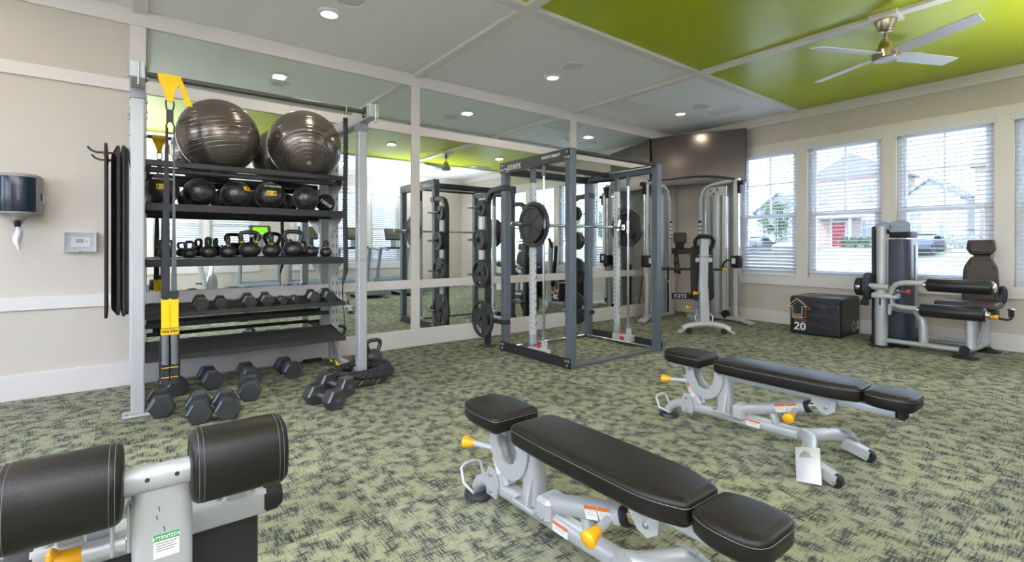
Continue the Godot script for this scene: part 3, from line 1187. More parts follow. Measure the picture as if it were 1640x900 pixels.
func ribbon(mb: MB, pts: Array, ws: Array, t: float, across := Vector3.RIGHT):
	# a strap along pts, ws wide along «across», t thick
	mb.flat()
	var n := pts.size()
	var R := []
	for i in n:
		var d: Vector3 = (pts[mini(i + 1, n - 1)] - pts[maxi(i - 1, 0)]).normalized()
		var nrm := across.cross(d).normalized() * t / 2
		var a: Vector3 = across * ws[i] / 2
		R.append([pts[i] - a - nrm, pts[i] + a - nrm, pts[i] + a + nrm, pts[i] - a + nrm])
	for i in n - 1:
		var c: Vector3 = (pts[i] + pts[i + 1]) / 2
		for j in 4:
			var k := (j + 1) % 4
			mb.face([R[i][j], R[i][k], R[i + 1][k], R[i + 1][j]], c)
	mb.face(R[0], pts[1])
	mb.face(R[n - 1], pts[n - 2])

func suspension_trainer():
	var o := thing("suspension_trainer", "yellow and black suspension trainer strap looped over the pull-up bar", "straps", Vector3(0.144, 0.21, 1.1))
	var zf := 1.105
	var mb := MB.new()
	# anchor strap wrapped round the bar
	var loop := []
	for i in 20:
		var a := TAU * i / 20
		loop.append(Vector3(0.1485, 2.19 + 0.0225 * sin(a), 1.08 + 0.0225 * cos(a)))
	loop.append(loop[0])
	var ws := []
	for p in loop:
		ws.append(0.125)
	ribbon(mb, loop, ws, 0.005)
	ribbon(mb, [Vector3(0.1485, 2.197, 1.103), Vector3(0.1456, 2.1538, zf), Vector3(0.1456, 2.1059, zf + 0.004), Vector3(0.1485, 2.0676, zf), Vector3(0.1494, 2.0341, zf)], [0.125, 0.105, 0.062, 0.046, 0.036], 0.012)
	ribbon(mb, [Vector3(0.198, 2.185, 1.104), Vector3(0.2184, 2.1251, zf + 0.012), Vector3(0.2357, 2.0676, zf + 0.008), Vector3(0.2529, 2.0216, zf)], [0.03, 0.032, 0.036, 0.04], 0.008)
	ap(mb, "anchor_strap", M.yellow, o, "yellow anchor strap")
	mb = MB.new()
	mb.tube([Vector3(0.1322, 1.9814, zf), Vector3(0.1274, 2.0197, zf), Vector3(0.1312, 2.0436, zf), Vector3(0.1494, 2.0523, zf), Vector3(0.1676, 2.0436, zf), Vector3(0.1715, 2.0197, zf), Vector3(0.1657, 1.9814, zf)], 0.005, 8)
	mb.box(Vector3(0.149, 1.9411, zf), Vector3(0.038, 0.082, 0.018), 0.005)
	mb.tube([Vector3(0.136, 1.9047, zf), Vector3(0.1303, 1.876, zf), Vector3(0.1303, 1.8377, zf), Vector3(0.1514, 1.8281, zf), Vector3(0.1724, 1.8377, zf), Vector3(0.1724, 1.876, zf), Vector3(0.1629, 1.9047, zf)], 0.005, 8)
	ap(mb, "carabiner", M.black_steel, o)
	mb = MB.new()
	ribbon(mb, [Vector3(0.1332, 1.8664, zf), Vector3(0.1312, 1.579, zf + 0.002), Vector3(0.1284, 1.1958, zf + 0.004), Vector3(0.1255, 0.7695, zf + 0.006)], [0.014, 0.026, 0.04, 0.046], 0.004)
	ap(mb, "main_strap", M.strap_black, o)
	mb = MB.new()
	ribbon(mb, [Vector3(0.1705, 1.8664, zf), Vector3(0.1705, 1.579, zf - 0.002), Vector3(0.1705, 1.1958, zf), Vector3(0.1715, 0.7695, zf + 0.004)], [0.008, 0.011, 0.018, 0.034], 0.004)
	ap(mb, "main_strap", M.strap_grey, o)
	for k in 2:
		var x: float = [0.1255, 0.1725][k]
		mb = MB.new()
		mb.box(Vector3(x, 0.7934, zf + 0.004), Vector3(0.048, 0.045, 0.016), 0.004)
		mb.box(Vector3(x, 0.7666, zf + 0.012), Vector3(0.034, 0.012, 0.012), 0.003)
		ap(mb, "buckle", M.black_steel, o)
		mb = MB.new()
		ribbon(mb, [Vector3(x, 0.7647, zf + 0.008), Vector3(x, 0.6593, zf + 0.01), Vector3(x + 0.001, 0.5348, zf + 0.01)], [0.046, 0.044, 0.046], 0.005)
		ap(mb, "yellow_strap", M.yellow, o, "yellow strap section")
		mb = MB.new()
		ribbon(mb, [Vector3(x, 0.5741, zf + 0.0132), Vector3(x, 0.5377, zf + 0.0134)], [0.05, 0.05], 0.003)
		ap(mb, "tag", M.yellow, o)
		put_text(o, "tag_print", "TRX", 0.016, Vector3(x, 0.5559, zf + 0.0155) - o.position, Basis.IDENTITY, M.dark_print, 1.1)
		mb = MB.new()
		mb.box(Vector3(x, 0.576, zf + 0.012), Vector3(0.05, 0.004, 0.008))
		ap(mb, "tag_stitching", M.strap_black, o)
		mb = MB.new()
		mb.tube([Vector3(x - 0.002, 0.5348, zf + 0.01), Vector3(x, 0.4486, zf + 0.016), Vector3(x + 0.001, 0.348, zf + 0.012)], 0.0195, 14)
		ap(mb, "foam_grip", M.foam, o)
		mb = MB.new()
		ribbon(mb, [Vector3(x - 0.024, 0.5252, zf - 0.012), Vector3(x - 0.028, 0.3719, zf - 0.012), Vector3(x - 0.022, 0.2378, zf)], [0.01, 0.012, 0.02], 0.004)
		ribbon(mb, [Vector3(x + 0.024, 0.5252, zf - 0.012), Vector3(x + 0.028, 0.3719, zf - 0.012), Vector3(x + 0.022, 0.2378, zf)], [0.01, 0.012, 0.02], 0.004)
		mb.box(Vector3(x, 0.279, zf + 0.006), Vector3(0.044, 0.135, 0.014), 0.004)
		ap(mb, "foot_cradle", M.strap_black, o)
		mb = MB.new()
		mb.box(Vector3(x, 0.324, zf + 0.0135), Vector3(0.042, 0.004, 0.002))
		mb.box(Vector3(x, 0.2618, zf + 0.0135), Vector3(0.042, 0.004, 0.002))
		ribbon(mb, [Vector3(x - 0.014, 0.3671, zf + 0.014), Vector3(x + 0.004, 0.3432, zf + 0.02)], [0.01, 0.012], 0.003)
		ap(mb, "yellow_stitching", M.yellow, o)

func sleeve_cord():
	var o := thing("resistance_cord", "black scrunched sleeve cord hanging from the right end of the pull-up bar", "cord", Vector3(1.2847, 0.4773, 1.08))
	var rng := RandomNumberGenerator.new()
	rng.seed = 9
	var pts := []
	var rad := []
	var n := 260
	for i in n:
		var t := i / float(n - 1)
		var y := 2.115 - t * (2.115 - 0.795)
		pts.append(Vector3(1.2845 + 0.003 * sin(t * 9.0) - (0.022 * smoothstep(0.9, 1.0, t)), y, 1.08))
		var k := 0.0165 + 0.004 * sin(i * 1.9 + 2.0 * sin(i * 0.37)) + 0.003 * rng.randf()
		if t > 0.62:
			k = lerpf(k, 0.019, 0.75)
		if t > 0.9:
			k = lerpf(0.02, 0.006, (t - 0.9) / 0.1)
		rad.append(k)
	var mb := MB.new()
	mb.tube(pts, 1.0, 10, false, true, rad)
	ap(mb, "sleeve", M.strap_black, o)
	mb = MB.new()
	mb.tube([Vector3(1.2847, 2.1346, 1.08), Vector3(1.2847, 2.1059, 1.08)], 0.012, 8)
	for i in 1:
		var ring := []
		for k in 18:
			var a := TAU * k / 18
			ring.append(Vector3(1.2845, 2.184 + 0.032 * sin(a) - 0.006, 1.08 + 0.028 * cos(a)))
		mb.tube(ring, 0.005, 8, true)
	ap(mb, "top_ring", M.bolt, o)
	mb = MB.new()
	mb.tube([Vector3(1.2636, 0.803, 1.08), Vector3(1.2626, 0.7168, 1.08), Vector3(1.2703, 0.621, 1.082), Vector3(1.277, 0.5252, 1.08), Vector3(1.278, 0.483, 1.08)], 0.0038, 8)
	ap(mb, "tail", M.strap_black, o)

func battle_rope():
	var c := Vector3(1.45, 0, 0.955)
	var o := thing("battle_rope", "coiled black battle rope with yellow flecks around the rack's right post", "rope", c)
	var path := []
	var turns := 5.2
	var n := 620
	for i in n:
		var t := i / float(n - 1)
		var a := t * turns * TAU + 0.6
		var layer := t * turns
		var r := 0.222 + 0.028 * sin(layer * 2.6) - 0.02 * t
		var y := 0.026 + 0.014 * layer + 0.012 * sin(a * 1.0 + layer * 1.7) * minf(1.0, layer)
		path.append(Vector3(r * cos(a) * 1.03 + 0.012 * sin(layer * 3.0), y, r * sin(a) * 1.05))
	var mbs := [MB.new(), MB.new(), MB.new()]
	var fl := MB.new()
	for s in 3:
		var pts := []
		for i in n:
			var tg: Vector3 = (path[mini(i + 1, n - 1)] - path[maxi(i - 1, 0)]).normalized()
			var side := tg.cross(Vector3.UP).normalized()
			var up := side.cross(tg)
			var ph := i * 0.62 + s * TAU / 3
			pts.append(path[i] + (side * cos(ph) + up * sin(ph)) * 0.0125)
		mbs[s].tube(pts, 0.0132, 7, false)
		part(mbs[s], "strand", M.strap_black, o)
		if s == 0:
			for i in range(4, n - 6, 10):
				var q := []
				for k in 4:
					var tg: Vector3 = (path[i + k + 1] - path[i + k - 1]).normalized()
					var side := tg.cross(Vector3.UP).normalized()
					var up := side.cross(tg)
					var ph := (i + k) * 0.62
					q.append(path[i + k] + (side * cos(ph) + up * sin(ph)) * 0.0245)
				fl.tube(q, 0.0022, 5)
	part(fl, "yellow_tracer", M.yellow, o, "yellow tracer yarn").set_meta("kind", "stuff")
	var e := MB.new()
	var ep: Vector3 = path[n - 1]
	e.tube([ep, ep + (path[n - 1] - path[n - 6]).normalized() * 0.09], 0.024, 12)
	part(e, "end_cap", M.rubber_dark, o)

func wall_items():
	# paper towel dispenser
	var o := thing("towel_dispenser", "smoky centre-pull paper towel dispenser on the beige wall with a towel hanging out", "dispenser", Vector3(-0.685, 1.325, 0.0))
	var mb := MB.new()
	var q := PackedVector2Array()
	for p in [[-0.115, 0.0], [0.115, 0.0], [0.115, 0.12], [0.10, 0.17], [0.06, 0.20], [0.0, 0.21], [-0.06, 0.20], [-0.10, 0.17], [-0.115, 0.12]]:
		q.append(Vector2(p[0], p[1]))
	mb.slab(q, 0.0, 0.285, Transform3D.IDENTITY, 0.015, 0.012)
	part(mb, "housing", M.grey_plastic, o)
	mb = MB.new()
	var q2 := PackedVector2Array()
	for p in [[-0.10, 0.05], [0.088, 0.05], [0.104, 0.15], [0.096, 0.178], [0.062, 0.205], [0.0, 0.2145], [-0.062, 0.205], [-0.10, 0.175]]:
		q2.append(Vector2(p[0], p[1]))
	mb.slab(q2, 0.018, 0.262, Transform3D.IDENTITY, 0.006, 0.006)
	part(mb, "smoked_cover", M.smoke, o)
	mb = MB.new()
	mb.lathe([[0.0, -0.062], [0.026, -0.062], [0.03, -0.045], [0.05, -0.02], [0.09, 0.0], [0.0, 0.002]], 24, Transform3D(Basis.IDENTITY, Vector3(0, 0, 0.11)))
	part(mb, "funnel", M.grey_plastic, o)
	mb = MB.new()
	mb.lathe([[0.0, -0.085], [0.016, -0.085], [0.022, -0.03], [0.0, -0.02]], 16, Transform3D(Basis.IDENTITY, Vector3(0, 0, 0.125)))
	part(mb, "nozzle", M.rubber_dark, o)
	mb = MB.new()
	var pts := []
	var rad := []
	for i in 24:
		var t := i / 23.0
		pts.append(Vector3(0.006 * sin(t * 8.0), -0.085 - 0.16 * t, 0.125 + 0.006 * cos(t * 7.0)))
		rad.append(0.008 + 0.016 * sin(PI * minf(1.0, t * 1.1)) + 0.002 * sin(i * 2.3))
	mb.sweep(pts, PackedVector2Array([Vector2(1, 0), Vector2(0.45, 0.35), Vector2(0.1, 0.75), Vector2(-0.4, 0.4), Vector2(-1, 0.1), Vector2(-0.5, -0.4), Vector2(0, -0.7), Vector2(0.4, -0.3)]), Vector3.BACK, false, true, rad)
	part(mb, "paper_towel", M.paper, o)
	mb = MB.new()
	mb.box(Vector3(0.117, 0.13, 0.10), Vector3(0.006, 0.05, 0.022), 0.002)
	part(mb, "lock_slot", M.rubber_dark, o)
	mb = MB.new()
	mb.box(Vector3(0.121, 0.12, 0.03), Vector3(0.012, 0.07, 0.014), 0.003)
	part(mb, "lock_latch", M.white_plastic, o)
	# thermostat in its clear guard
	o = thing("thermostat_guard", "clear locked guard box over a white thermostat on the beige wall", "thermostat", Vector3(-0.362, 1.06, 0.0))
	mb = MB.new()
	mb.box(Vector3(0, 0.075, 0.012), Vector3(0.118, 0.082, 0.022), 0.004)
	part(mb, "thermostat", M.white_plastic, o)
	mb = MB.new()
	mb.box(Vector3(-0.004, 0.083, 0.0235), Vector3(0.045, 0.03, 0.001))
	part(mb, "display", M.grey_plastic, o)
	mb = MB.new()
	mb.box(Vector3(0.034, 0.083, 0.024), Vector3(0.007, 0.018, 0.003))
	part(mb, "button", M.grey_plastic, o)
	mb = MB.new()
	mb.box(Vector3(0, 0.075, 0.066), Vector3(0.186, 0.148, 0.003), 0.001)
	part(mb, "cover", M.clear, o)
	mb = MB.new()
	for s in [-1, 1]:
		mb.box(Vector3(s * 0.091, 0.075, 0.034), Vector3(0.004, 0.148, 0.064))
		mb.box(Vector3(0, 0.075 + s * 0.072, 0.034), Vector3(0.178, 0.004, 0.064))
	part(mb, "cover_side", M.clear_edge, o)
	mb = MB.new()
	mb.box(Vector3(0, 0.075, 0.002), Vector3(0.196, 0.158, 0.004), 0.001)
	part(mb, "backplate", M.clear_edge, o)
	mb = MB.new()
	mb.lathe([[0.0, 0.0], [0.007, 0.0], [0.007, 0.012], [0.004, 0.016], [0.0, 0.016]], 12, Transform3D(Basis(Vector3.RIGHT, PI / 2), Vector3(-0.002, 0.008, 0.066)))
	part(mb, "lock", M.chrome, o)

var seams := []
func build_rack_area():
	M.charcoal_light = mat(rgb(150, 154, 158), 0.4, 0.3)
	M.bar_grey = mat(rgb(92, 90, 86), 0.38, 0.4)
	M.shelf_mat = grain(mat(rgb(50, 48, 46), 0.65), noise_tex(0.02, FastNoiseLite.TYPE_SIMPLEX_SMOOTH, 4, 256, true, 4.0, 8), 2.0, 0.5)
	M.number_print = mat(rgb(104, 104, 108), 0.5)
	M.clear_edge = mat(rgb(214, 216, 218), 0.25)
	seams = ico_seams()
	storage_rack()
	hanging_mat(-0.183, 0.03, "black hanging exercise mat farthest out on the rack hooks")
	hanging_mat(-0.136, 0.10, "black hanging exercise mat in the middle of the rack hooks, its face in view", 0.5, 1.755, 0.655)
	hanging_mat(-0.098, 0.05, "black hanging exercise mat on the hooks, second nearest the grey post", 0.5, 1.76, 0.645)
	hanging_mat(-0.079, 0.04, "black hanging exercise mat on the hooks right against the grey post", 0.48, 1.75, 0.655)
	stability_ball(Vector3(0.499, 1.979, 0.41), 0.292, Vector3(-0.18, 0.95, -0.1), "large grey stability ball on the left of the top shelf, behind the yellow strap")
	stability_ball(Vector3(1.154, 1.988, 0.41), 0.305, Vector3(-0.10, -0.62, 0.80), "large grey stability ball on the right of the top shelf, its plug showing")
	var y2 := 1.4155
	medicine_ball(Vector3(0.124, y2, 0.38), 0.116, Vector3(0.2, 0.3, 0.1), "black medicine ball with a yellow label, first on the left of the second shelf", "4 / 18", Vector3(0.02, 0.12, 1.0), "DYNAMAX")
	medicine_ball(Vector3(0.370, y2, 0.38), 0.112, Vector3(0.9, 0.1, 0.5), "black medicine ball without a label, second from the left on the second shelf")
	medicine_ball(Vector3(0.623, y2, 0.38), 0.113, Vector3(0.4, 1.1, 0.2), "black medicine ball with its yellow label turned to the right, third on the second shelf", "6", Vector3(0.55, 0.35, 0.62))
	medicine_ball(Vector3(0.876, y2, 0.38), 0.117, Vector3(0.1, 0.7, 0.9), "black medicine ball with a yellow label, fourth on the second shelf", "9 / 20", Vector3(-0.06, 0.12, 1.0), "DYNAMAX")
	medicine_ball(Vector3(1.165, y2, 0.39), 0.110, Vector3(1.3, 0.2, 0.4), "plain black medicine ball second from the right on the second shelf")
	# rubber ball with bands
	var o := thing("slam_ball", "small ribbed black rubber ball at the right end of the second shelf", "medicine ball", Vector3(1.352, y2, 0.33))
	var pr := []
	for i in 61:
		var a := PI * i / 60.0 - PI / 2
		var k := 0.084 * (0.975 if absf(fmod(absf(a) * 180 / PI + 3.0, 22.0) - 3.0) < 3.0 else 1.0)
		pr.append([0.0 if i == 0 or i == 60 else k * cos(a), k * sin(a)])
	var mb := MB.new()
	var tilt := Basis(Vector3(0.2, 0, 1).normalized(), 0.75)
	mb.lathe(pr, 40, Transform3D(tilt, Vector3(0, 0.084, 0)))
	part(mb, "ball_skin", M.rubber_dark, o)
	var d := Vector3(-0.25, -0.1, 1).normalized()
	var rx := Vector3(1, -0.72, 0.2).normalized()
	rx = (rx - d * rx.dot(d)).normalized()
	put_text(o, "maker_print", "TONVE", 0.026, Vector3(0, 0.084, 0) + d * 0.083, Basis(rx, d.cross(rx), d), M.white_print)
	# kettlebells
	var y3 := 1.0085
	kettlebell(Vector3(0.150, y3, 0.42), 0.055, 0.35, null, "small black kettlebell behind the black straps, first on the third shelf")
	kettlebell(Vector3(0.299, y3, 0.42), 0.051, 0.75, null, "smallest black kettlebell, second from the left on the third shelf")
	kettlebell(Vector3(0.425, y3, 0.42), 0.063, 1.2, null, "black kettlebell third from the left on the third shelf, handle turned nearly edge-on")
	kettlebell(Vector3(0.560, y3, 0.42), 0.067, 1.5, M.pink, "black kettlebell with a pink band and its handle edge-on, third shelf")
	kettlebell(Vector3(0.712, y3, 0.43), 0.084, 0.0, M.yellow_band, "large black kettlebell with yellow bands and its handle facing the room, third shelf")
	kettlebell(Vector3(0.878, y3, 0.42), 0.077, 1.45, M.yellow_band, "black kettlebell with yellow bands and its handle edge-on, third shelf")
	kettlebell(Vector3(1.050, y3, 0.43), 0.089, 0.0, null, "largest black kettlebell with a wide plain handle, third shelf")
	kettlebell(Vector3(1.205, y3, 0.42), 0.064, 1.4, M.blue_band, "black kettlebell with a pale blue band, second from the right on the third shelf")
	kettlebell(Vector3(1.330, y3, 0.42), 0.056, 0.95, M.pink, "small black kettlebell with a pink band at the right end of the third shelf")
	kettlebell(Vector3(1.735, 0.0, 0.52), 0.09, 0.2, null, "black kettlebell standing on the carpet behind the coiled rope", "kettlebell on the floor")
	# dumbbells on the tilted shelf
	var slope := Basis(Vector3.RIGHT, atan2(0.039, 0.40))
	var sh := [[0.372, 0.060, "first from the left"], [0.508, 0.052, "second from the left"], [0.700, 0.058, "third from the left"], [0.832, 0.057, "fourth from the left"], [0.955, 0.036, "small one, fifth from the left"], [1.060, 0.037, "small one, sixth from the left"], [1.200, 0.060, "second from the right"], [1.332, 0.061, "last on the right"]]
	for s in sh:
		var a: float = s[1]
		a *= 0.80
		var dm := dumbbell_mesh(a, a * 1.4, 0.085 if a > 0.04 else 0.07)
		var zc := 0.445
		var y := 0.635 - (zc - 0.205) * 0.039 / 0.40 + 0.0045
		dumbbell(dm, Vector3(s[0], y, zc), slope, "black hex dumbbell on the tilted shelf, %s" % s[2], "hex dumbbells on the tilted shelf")
	# dumbbells on the carpet
	var big := dumbbell_mesh(0.066, 0.092, 0.125)
	var fl := [[0.107, 0.945, 0.0, "beside the grey post, in front of the straps"], [0.195, 0.46, 0.15, "partly hidden behind the hanging straps"], [0.298, 1.225, -0.05, "second in the front row, nearest the camera"], [0.448, 1.245, -0.05, "third in the front row, right of its twin"], [0.435, 0.42, 0.05, "by the baseboard below the lowest shelf, at the left"], [0.697, 0.46, 0.0, "by the baseboard in the middle"], [0.635, 0.905, -0.12, "in the middle, just in front of another"], [1.0, 0.46, 0.08, "by the baseboard, farthest right in the back row"]]
	for s in fl:
		dumbbell(big, Vector3(s[0], 0, s[1]), Basis(Vector3.UP, s[2]), "black hex floor dumbbell %s" % s[3], "hex dumbbells on the carpet")
	var mid := dumbbell_mesh(0.067, 0.088, 0.13)
	dumbbell(mid, Vector3(1.004, 0, 1.487), Basis(Vector3.UP, atan2(0.075, 0.216)), "black hex dumbbell with a chrome handle in front of the coiled rope", "hex dumbbells on the carpet", "50")
	dumbbell(mid, Vector3(1.165, 0, 1.225), Basis(Vector3.UP, atan2(0.13, 0.323)), "black hex dumbbell lying against the coiled rope, behind the chrome-handled one", "hex dumbbells on the carpet", "50")
	suspension_trainer()
	sleeve_cord()
	battle_rope()
	wall_items()
	# small straps on the floor by the rear foot
	o = thing("floor_strap", "short yellow strap with a black cuff on the carpet behind the right post", "strap", Vector3(1.42, 0, 0.37))
	mb = MB.new()
	mb.tube([Vector3(-0.03, 0.05, -0.03), Vector3(0.0, 0.048, -0.01), Vector3(0.015, 0.03, 0.01), Vector3(0.02, 0.014, 0.04), Vector3(0.045, 0.012, 0.05)], 0.012, 10)
	part(mb, "yellow_webbing", M.yellow, o)
	mb = MB.new()
	mb.tube([Vector3(-0.05, 0.02, -0.035), Vector3(-0.04, 0.045, -0.035), Vector3(-0.02, 0.055, -0.025), Vector3(0.0, 0.05, -0.005), Vector3(0.008, 0.03, 0.008), Vector3(-0.02, 0.01, 0.0)], 0.01, 8, true)
	part(mb, "cuff", M.strap_black, o)
	o = thing("ankle_strap", "black oval strap loop lying on the carpet by the baseboard", "strap", Vector3(1.30, 0, 0.10))
	mb = MB.new()
	var ring := []
	for i in 24:
		var a := TAU * i / 24
		ring.append(Vector3(0.085 * cos(a), 0.02 + 0.008 * sin(a), 0.035 * sin(a)))
	mb.sweep(ring, MB.rrect(0.008, 0.03, 0.003, 2), Vector3.UP, true)
	part(mb, "webbing", M.strap_black, o)

# ---------------------------------------------------------------- power rack, its bar and plates
func weight_plate_parts(R: float, t: float, style: int) -> Array:   # axis along +x; [casting, raised marks]
	var xf := Transform3D(Basis(Vector3.BACK, -PI / 2), Vector3.ZERO)
	var mb := MB.new()
	var h := t / 2
	mb.disc([[R * 0.84, -h * 0.45], [R * 0.865, -h], [R * 0.97, -h], [R, -h * 0.7], [R, h * 0.7], [R * 0.97, h], [R * 0.865, h], [R * 0.84, h * 0.45]], 48, xf)
	var hub := minf(0.055, R * 0.36)
	mb.disc([[0.026, -h], [hub * 0.9, -h], [hub, -h * 0.45], [hub, h * 0.45], [hub * 0.9, h], [0.026, h], [0.026, -h]], 32, xf)
	var web := h * 0.42
	if style == 0:
		mb.disc([[hub, -web], [R * 0.86, -web]], 40, xf)
		mb.disc([[R * 0.86, web], [hub, web]], 40, xf)
	else:   # grip openings between three web sectors
		for s in 3:
			var q := PackedVector2Array()
			var a0 := TAU * s / 3 + 0.42
			var a1 := TAU * (s + 1) / 3 - 0.42
			for i in 9:
				var a := lerpf(a0, a1, i / 8.0)
				q.append(Vector2(cos(a), sin(a)) * R * 0.86)
			for i in 9:
				var a := lerpf(a1, a0, i / 8.0)
				q.append(Vector2(cos(a), sin(a)) * hub * 0.98)
			mb.slab(q, -web, web, xf)
			q = PackedVector2Array()
			var b0 := TAU * s / 3 - 0.44
			var b1 := TAU * s / 3 + 0.44
			for i in 9:
				var a := lerpf(b0, b1, i / 8.0)
				q.append(Vector2(cos(a), sin(a)) * R * 0.56)
			for i in 9:
				var a := lerpf(b1, b0, i / 8.0)
				q.append(Vector2(cos(a), sin(a)) * hub * 0.98)
			mb.slab(q, -web, web, xf)
	for s in (3 if style else 5):
		var a := TAU * s / (3 if style else 5) + (PI / 3 if style else 0.3)
		var d := Vector3(0, sin(a), cos(a))
		mb.bar(d * hub * 0.9, d * R * 0.87, R * 0.085, t * 0.86, Vector3.RIGHT, 0.002)
	var mk := MB.new()
	for s in 2:   # raised cast lettering as short bars
		for i in 7:
			var a := PI * s + (i - 3) * 0.16 + (1.2 if style else 0.62)
			var d := Vector3(0, sin(a), cos(a))
			var w: float = [0.5, 1.0, 0.8, 0.4, 1.0, 0.7, 0.9][i]
			for f in [-1, 1]:
				mk.box(d * R * 0.7 + Vector3(f * (web + 0.001), 0, 0), Vector3(0.003, R * 0.10 * w, R * 0.045), 0.0, Basis(Vector3.RIGHT, -a + PI / 2))
	return [mb.done(), mk.done()]

func weight_plate(P: Array, at: Vector3, turn: float, label: String, group: String):
	var o := thing("weight_plate", label, "weight plate", at, 0.0, group)
	o.rotation.x = turn
	part(P[0], "casting", M.iron, o)
	part(P[1], "raised_lettering", M.iron_edge, o)

func power_rack():
	var o := thing("power_rack", "charcoal power rack cage with guided bar uprights and white lettering on its black header", "power rack", Vector3(3.72, 0, 1.27))
	var XA := 3.087
	var XB := 4.35
	var ZA := 0.78
	var ZB := 1.765
	var n := 0
	for x in [XA, XB]:
		for z in [ZA, ZB]:
			var mb := MB.new()
			mb.box(Vector3(x, 0.99, z), Vector3(0.076, 1.98, 0.076), 0.005)
			ap(mb, "upright", M.charcoal, o)
			mb = MB.new()
			mb.box(Vector3(x, 1.983, z), Vector3(0.07, 0.006, 0.07), 0.002)
			ap(mb, "end_cap", M.rubber_dark, o)
	for k in 2:
		var x: float = [XA, XB][k]
		var s: float = [-1.0, 1.0][k]
		var xo := x + s * 0.042
		# header plate outside
		var mb := MB.new()
		plate_zy(mb, [[ZA - 0.04, 1.985], [ZB + 0.02, 1.985], [ZB + 0.02, 1.885], [1.36, 1.885], [1.14, 1.862], [ZA - 0.04, 1.872]], xo - 0.004, xo + 0.004)
		ap(mb, "header_plate", M.sign_steel, o)
		var dots := []
		for z in [ZA, ZB]:
			dots += [Vector3(xo + s * 0.004, 1.955, z), Vector3(xo + s * 0.004, 1.905, z - 0.017), Vector3(xo + s * 0.004, 1.905, z + 0.017)]
			dots += [Vector3(xo + s * 0.004, 0.07, z - 0.017), Vector3(xo + s * 0.004, 0.07, z + 0.017), Vector3(xo + s * 0.004, 0.03, z)]
		bolts(o, dots, Vector3(s, 0, 0), M.bolt, 0.011, 0.01)
		mb = MB.new()
		mb.box(Vector3(xo, 0.05, (ZA + ZB) / 2), Vector3(0.008, 0.096, ZB - ZA + 0.09), 0.002)
		ap(mb, "base_plate", M.black_steel, o)
		# inner top tube and low rail the guides slide on
		mb = MB.new()
		mb.box(Vector3(x, 1.915, (ZA + ZB) / 2), Vector3(0.05, 0.06, ZB - ZA - 0.08), 0.004)
		ap(mb, "side_tube", M.charcoal, o)
		mb = MB.new()
		mb.rod(Vector3(x - s * 0.045, 1.945, ZA + 0.03), Vector3(x - s * 0.045, 1.945, ZB - 0.03), 0.011)
		ap(mb, "slide_rail", M.chrome, o)
		mb = MB.new()
		mb.rod(Vector3(x - s * 0.045, 0.035, ZA + 0.03), Vector3(x - s * 0.045, 0.035, ZB - 0.03), 0.011)
		ap(mb, "slide_rail", M.chrome, o)
		# guide column with catches, and the chrome rod
		var xg := x - s * 0.004
		var zg := 1.228
		var zr := 1.39
		mb = MB.new()
		mb.box(Vector3(xg, 1.81, zg), Vector3(0.044, 0.20, 0.05), 0.004)
		ap(mb, "guide_head", M.charcoal, o)
		mb = MB.new()
		mb.box(Vector3(xg, 0.93, zg), Vector3(0.05, 1.60, 0.055), 0.004)
		ap(mb, "guide_column", M.rail_perf, o)
		mb = MB.new()
		for i in 30:
			for f in [-1, 1]:
				mb.box(Vector3(xg + f * 0.0252, 0.30 + i * 0.047, zg), Vector3(0.0006, 0.022, 0.014))
		ap(mb, "slot_row", M.grey_plastic, o)
		for i in 18:
			mb = MB.new()
			var y := 0.34 + i * 0.075
			mb.tube([Vector3(xg, y, zg + 0.026), Vector3(xg, y - 0.008, zg + 0.04), Vector3(xg, y + 0.004, zg + 0.052), Vector3(xg, y + 0.022, zg + 0.055)], 0.0042, 6)
			ap(mb, "catch_peg", M.chrome, o)
		mb = MB.new()
		var hel := []
		for i in 97:
			var a := TAU * i / 16.0
			hel.append(Vector3(xg + 0.040 * cos(a), 0.115 + 0.13 * i / 96.0, zg + 0.042 * sin(a)))
		mb.tube(hel, 0.0042, 6)
		ap(mb, "spring", M.chrome, o)
		mb = MB.new()
		mb.rod(Vector3(xg, 0.1, zr), Vector3(xg, 1.93, zr), 0.0125, 16)
		ap(mb, "guide_rod", M.chrome, o)
		mb = MB.new()
		mb.rod(Vector3(xg, 1.78, zr), Vector3(xg, 1.90, zr), 0.019, 14)
		ap(mb, "rod_collar", M.charcoal, o)
		mb = MB.new()
		hel = []
		for i in 81:
			var a := TAU * i / 10.0
			hel.append(Vector3(xg + 0.018 * cos(a), 0.17 + 0.13 * i / 80.0, zr + 0.018 * sin(a)))
		mb.tube(hel, 0.003, 5)
		ap(mb, "spring", M.chrome, o)
		mb = MB.new()
		mb.box(Vector3(xg, 0.075, (zg + zr) / 2 + 0.01), Vector3(0.07, 0.07, 0.27), 0.006)
		mb.box(Vector3(xg, 0.12, zr + 0.01), Vector3(0.05, 0.13, 0.045), 0.006)
		ap(mb, "base_carriage", M.rail_perf, o)
		mb = MB.new()
		mb.lathe([[0.0, 0.0], [0.014, 0.0], [0.017, 0.012], [0.017, 0.03], [0.01, 0.036], [0.0, 0.036]], 14, Transform3D(Basis.IDENTITY, Vector3(xg - s * 0.01, 0.11, zg + 0.075)))
		mb.box(Vector3(xg - s * 0.034, 0.07, zg + 0.1), Vector3(0.004, 0.04, 0.06))
		ap(mb, "red_lock_knob", M.red, o, "red lock knob")
		mb = MB.new()
		mb.box(Vector3(xg, 1.32, zg + 0.075), Vector3(0.035, 0.06, 0.10), 0.004)
		mb.box(Vector3(xg - s * 0.03, 1.34, zg + 0.06), Vector3(0.012, 0.13, 0.035), 0.004, Basis(Vector3.RIGHT, 0.25))
		mb.rod(Vector3(xg, 1.25, zr), Vector3(xg, 1.39, zr), 0.022, 14)
